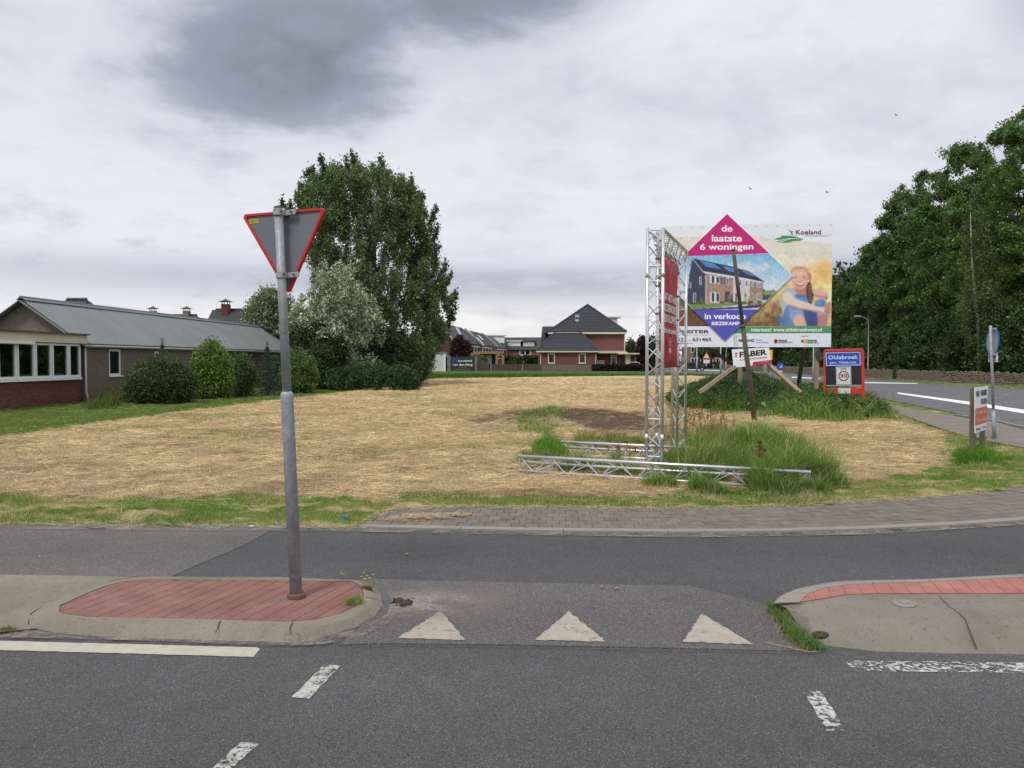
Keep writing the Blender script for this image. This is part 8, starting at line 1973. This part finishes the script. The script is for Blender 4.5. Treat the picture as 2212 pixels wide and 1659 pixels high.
# ------------------------------------------------------------------ litter and small things
def lump(name, label, cat, c, size, mat, n=90, seed=1, flat=1.0):
    r = random.Random(seed); m_ = MB(); k, rings = 14, 7; vs = []
    for i in range(rings + 1):
        ph = PI * i / rings
        for j in range(k):
            th = 2 * PI * j / k; q = 1 + r.uniform(-.22, .22); vs.append((c.x + size[0] * q * math.sin(ph) * math.cos(th), c.y + size[1] * q * math.sin(ph) * math.sin(th), c.z + size[2] * flat * q * math.cos(ph)))
    m_.add(vs, [(i * k + j, i * k + (j + 1) % k, (i + 1) * k + (j + 1) % k, (i + 1) * k + j) for i in range(rings) for j in range(k)]); return m_.build(name, mat, label=label, cat=cat)
m_clod = M('dark_soil', (.060, .047, .038), .98, var=.4, scale=30, fine=.4, fscale=120)
cl = empty('soil_clod', G(866, 1302), 'heap of dark crumbly soil lying beside the left island', 'soil')
for i in range(34):
    f = random.gauss(0, .4); p = G(868 + f * 34, 1301 + random.gauss(0, 3.2), .012); s_ = random.uniform(.008, .026) * (1.3 - min(1, abs(f)))
    r_ = random.Random(i); m_ = MB(); vs = [p + Vector((r_.uniform(-1, 1), r_.uniform(-1, 1), r_.uniform(-.4, 1))).normalized() * s_ * r_.uniform(.7, 1.3) for _ in range(14)]
    import bmesh
    bm = bmesh.new(); [bm.verts.new(v) for v in vs]; bmesh.ops.convex_hull(bm, input=bm.verts); bm.verts.index_update()
    m_.add([v.co.copy() for v in bm.verts], [tuple(v.index for v in f_.verts) for f_ in bm.faces]); bm.free(); m_.build('clod', m_clod, cl)
# dried brown lump (like an old can lid) against the right kerb
c = G(1773, 1376, .018); dk_ = empty('brown_lump', c, 'small dark brown oval rubber lump lying against the right concrete island', 'debris')
m_ = MB(); k = 20; R_ = [[(c.x + a * math.cos(t * 2 * PI / k) * (1 + .08 * math.sin(3 * t)), c.y + b * math.sin(t * 2 * PI / k), c.z + z) for t in range(k)] for a, b, z in ((.028, .022, -.010), (.046, .034, .004), (.048, .036, .016), (.040, .029, .026), (.032, .022, .020), (.012, .010, .017))]
vs = [v for r in R_ for v in r]; m_.add(vs, [(i * k + j, i * k + (j + 1) % k, (i + 1) * k + (j + 1) % k, (i + 1) * k + j) for i in range(5) for j in range(k)] + [tuple(5 * k + j for j in range(k))]); m_.build('shell', M('brown_rubber', (.055, .035, .022), .6, var=.4, scale=60), dk_, smooth=True)
tt = MB()
for j in range(8): a = 2 * PI * j / 8; q = c + Vector((.026 * math.cos(a), .018 * math.sin(a), .024)); tt.box(q, (.010, .006, .004))
tt.build('ribs', M('brown_rubber_light', (.13, .085, .05), .7), dk_)
# white stub, blue wrapper, twigs, leaves
c = G(540, 1136.5, .02); w = MB().tube([c, c + Vector((.036, -.004, 0))], .0095, 10); w.build('paper_stub', m_white, label='small white paper tube lying on the edge of the asphalt path', cat='litter')
c = G(748, 1116, .06); w = MB(); w.box(c, (.065, .03, .012), (Vector((1, .2, .2)).normalized(), Vector((-.2, 1, 0)).normalized(), UP)); w.box(c + Vector((-.03, 0, .006)), (.03, .022, .018)); w.build('blue_wrapper', M('wrapper_blue', (.02, .16, .50), .35), label='small crumpled blue wrapper lying in the verge grass', cat='litter', bevel=.003)
m_dry = M('dry_leaf', (.34, .24, .12), .8, var=.2, scale=40)
for u, v, lab in ((83, 1203.5, 'dry pale leaf on the old asphalt path at the far left'), (878, 1198, 'dry leaf with stalk on the dark side street, centre'), (1301, 1269, 'small dry leaf on the road mouth right of centre'), (1333, 1272, 'tiny brown leaf just right of another on the road mouth')):
    c = G(u, v, .016); m_ = MB(); s_ = .021; m_.add([c + Vector((-s_, 0, 0)), c + Vector((0, -s_ * .6, .010)), c + Vector((s_, .004, .004)), c + Vector((0, s_ * .6, .012))], [(0, 1, 2), (0, 2, 3)]); m_.tube([c + Vector((s_, 0, .004)), c + Vector((s_ * 1.7, .006, .010))], .0012, 4); m_.build('dry_leaf', m_dry, label=lab, cat='leaf', group='dry leaves on the asphalt')
for pts_, lab in (([(2122, 1134), (2134, 1139), (2146, 1141)], 'pale dry twig on the side street near the right edge'), ([(1652, 1387), (1690, 1396), (1712, 1400)], 'thin brown stalk on the asphalt beside the strip of joint grass'), ([(1717, 1402), (1750, 1408), (1764, 1407)], 'straw coloured stalk at the foot of the joint grass'), ([(185, 1139.5), (210, 1142), (228, 1142)], 'thin dark stick on the edge of the asphalt path, left')):
    MB().tube([G(u, v, .018) for u, v in pts_], .003, 6).build('twig', m_dry if 'dark' not in lab else m_clod, label=lab, cat='twig', group='twigs on the asphalt')
# birds
m_bird = M('bird_dark', (.03, .03, .035), .8)
for u, v, lab in ((1936, 249, 'dark bird in flight high above the dark wood'), (1621, 408, 'small bird gliding just left of the billboard top corner'), (1787, 416, 'small bird flying above the right end of the billboard')):
    c = P(u, v, 60); s_ = .17; e = empty('bird', c, lab, 'bird', 'birds flying under the clouds')
    MB().tube([c - Vector((s_ * .5, 0, 0)), c - Vector((s_ * .2, 0, .01)), c + Vector((s_ * .25, 0, .02)), c + Vector((s_ * .5, 0, .03))], [.008, .035, .03, .01], 8).build('body', m_bird, e, smooth=True)
    for q in (-1, 1): MB().prism([c + Vector((.0, 0, .02)), c + Vector((.06, 0, .02)), c + Vector((.03 + q * .18, q * .05, .13)), c + Vector((-.02 + q * .17, q * .05, .10))], (0, 0, .006)).build('wing', m_bird, e)
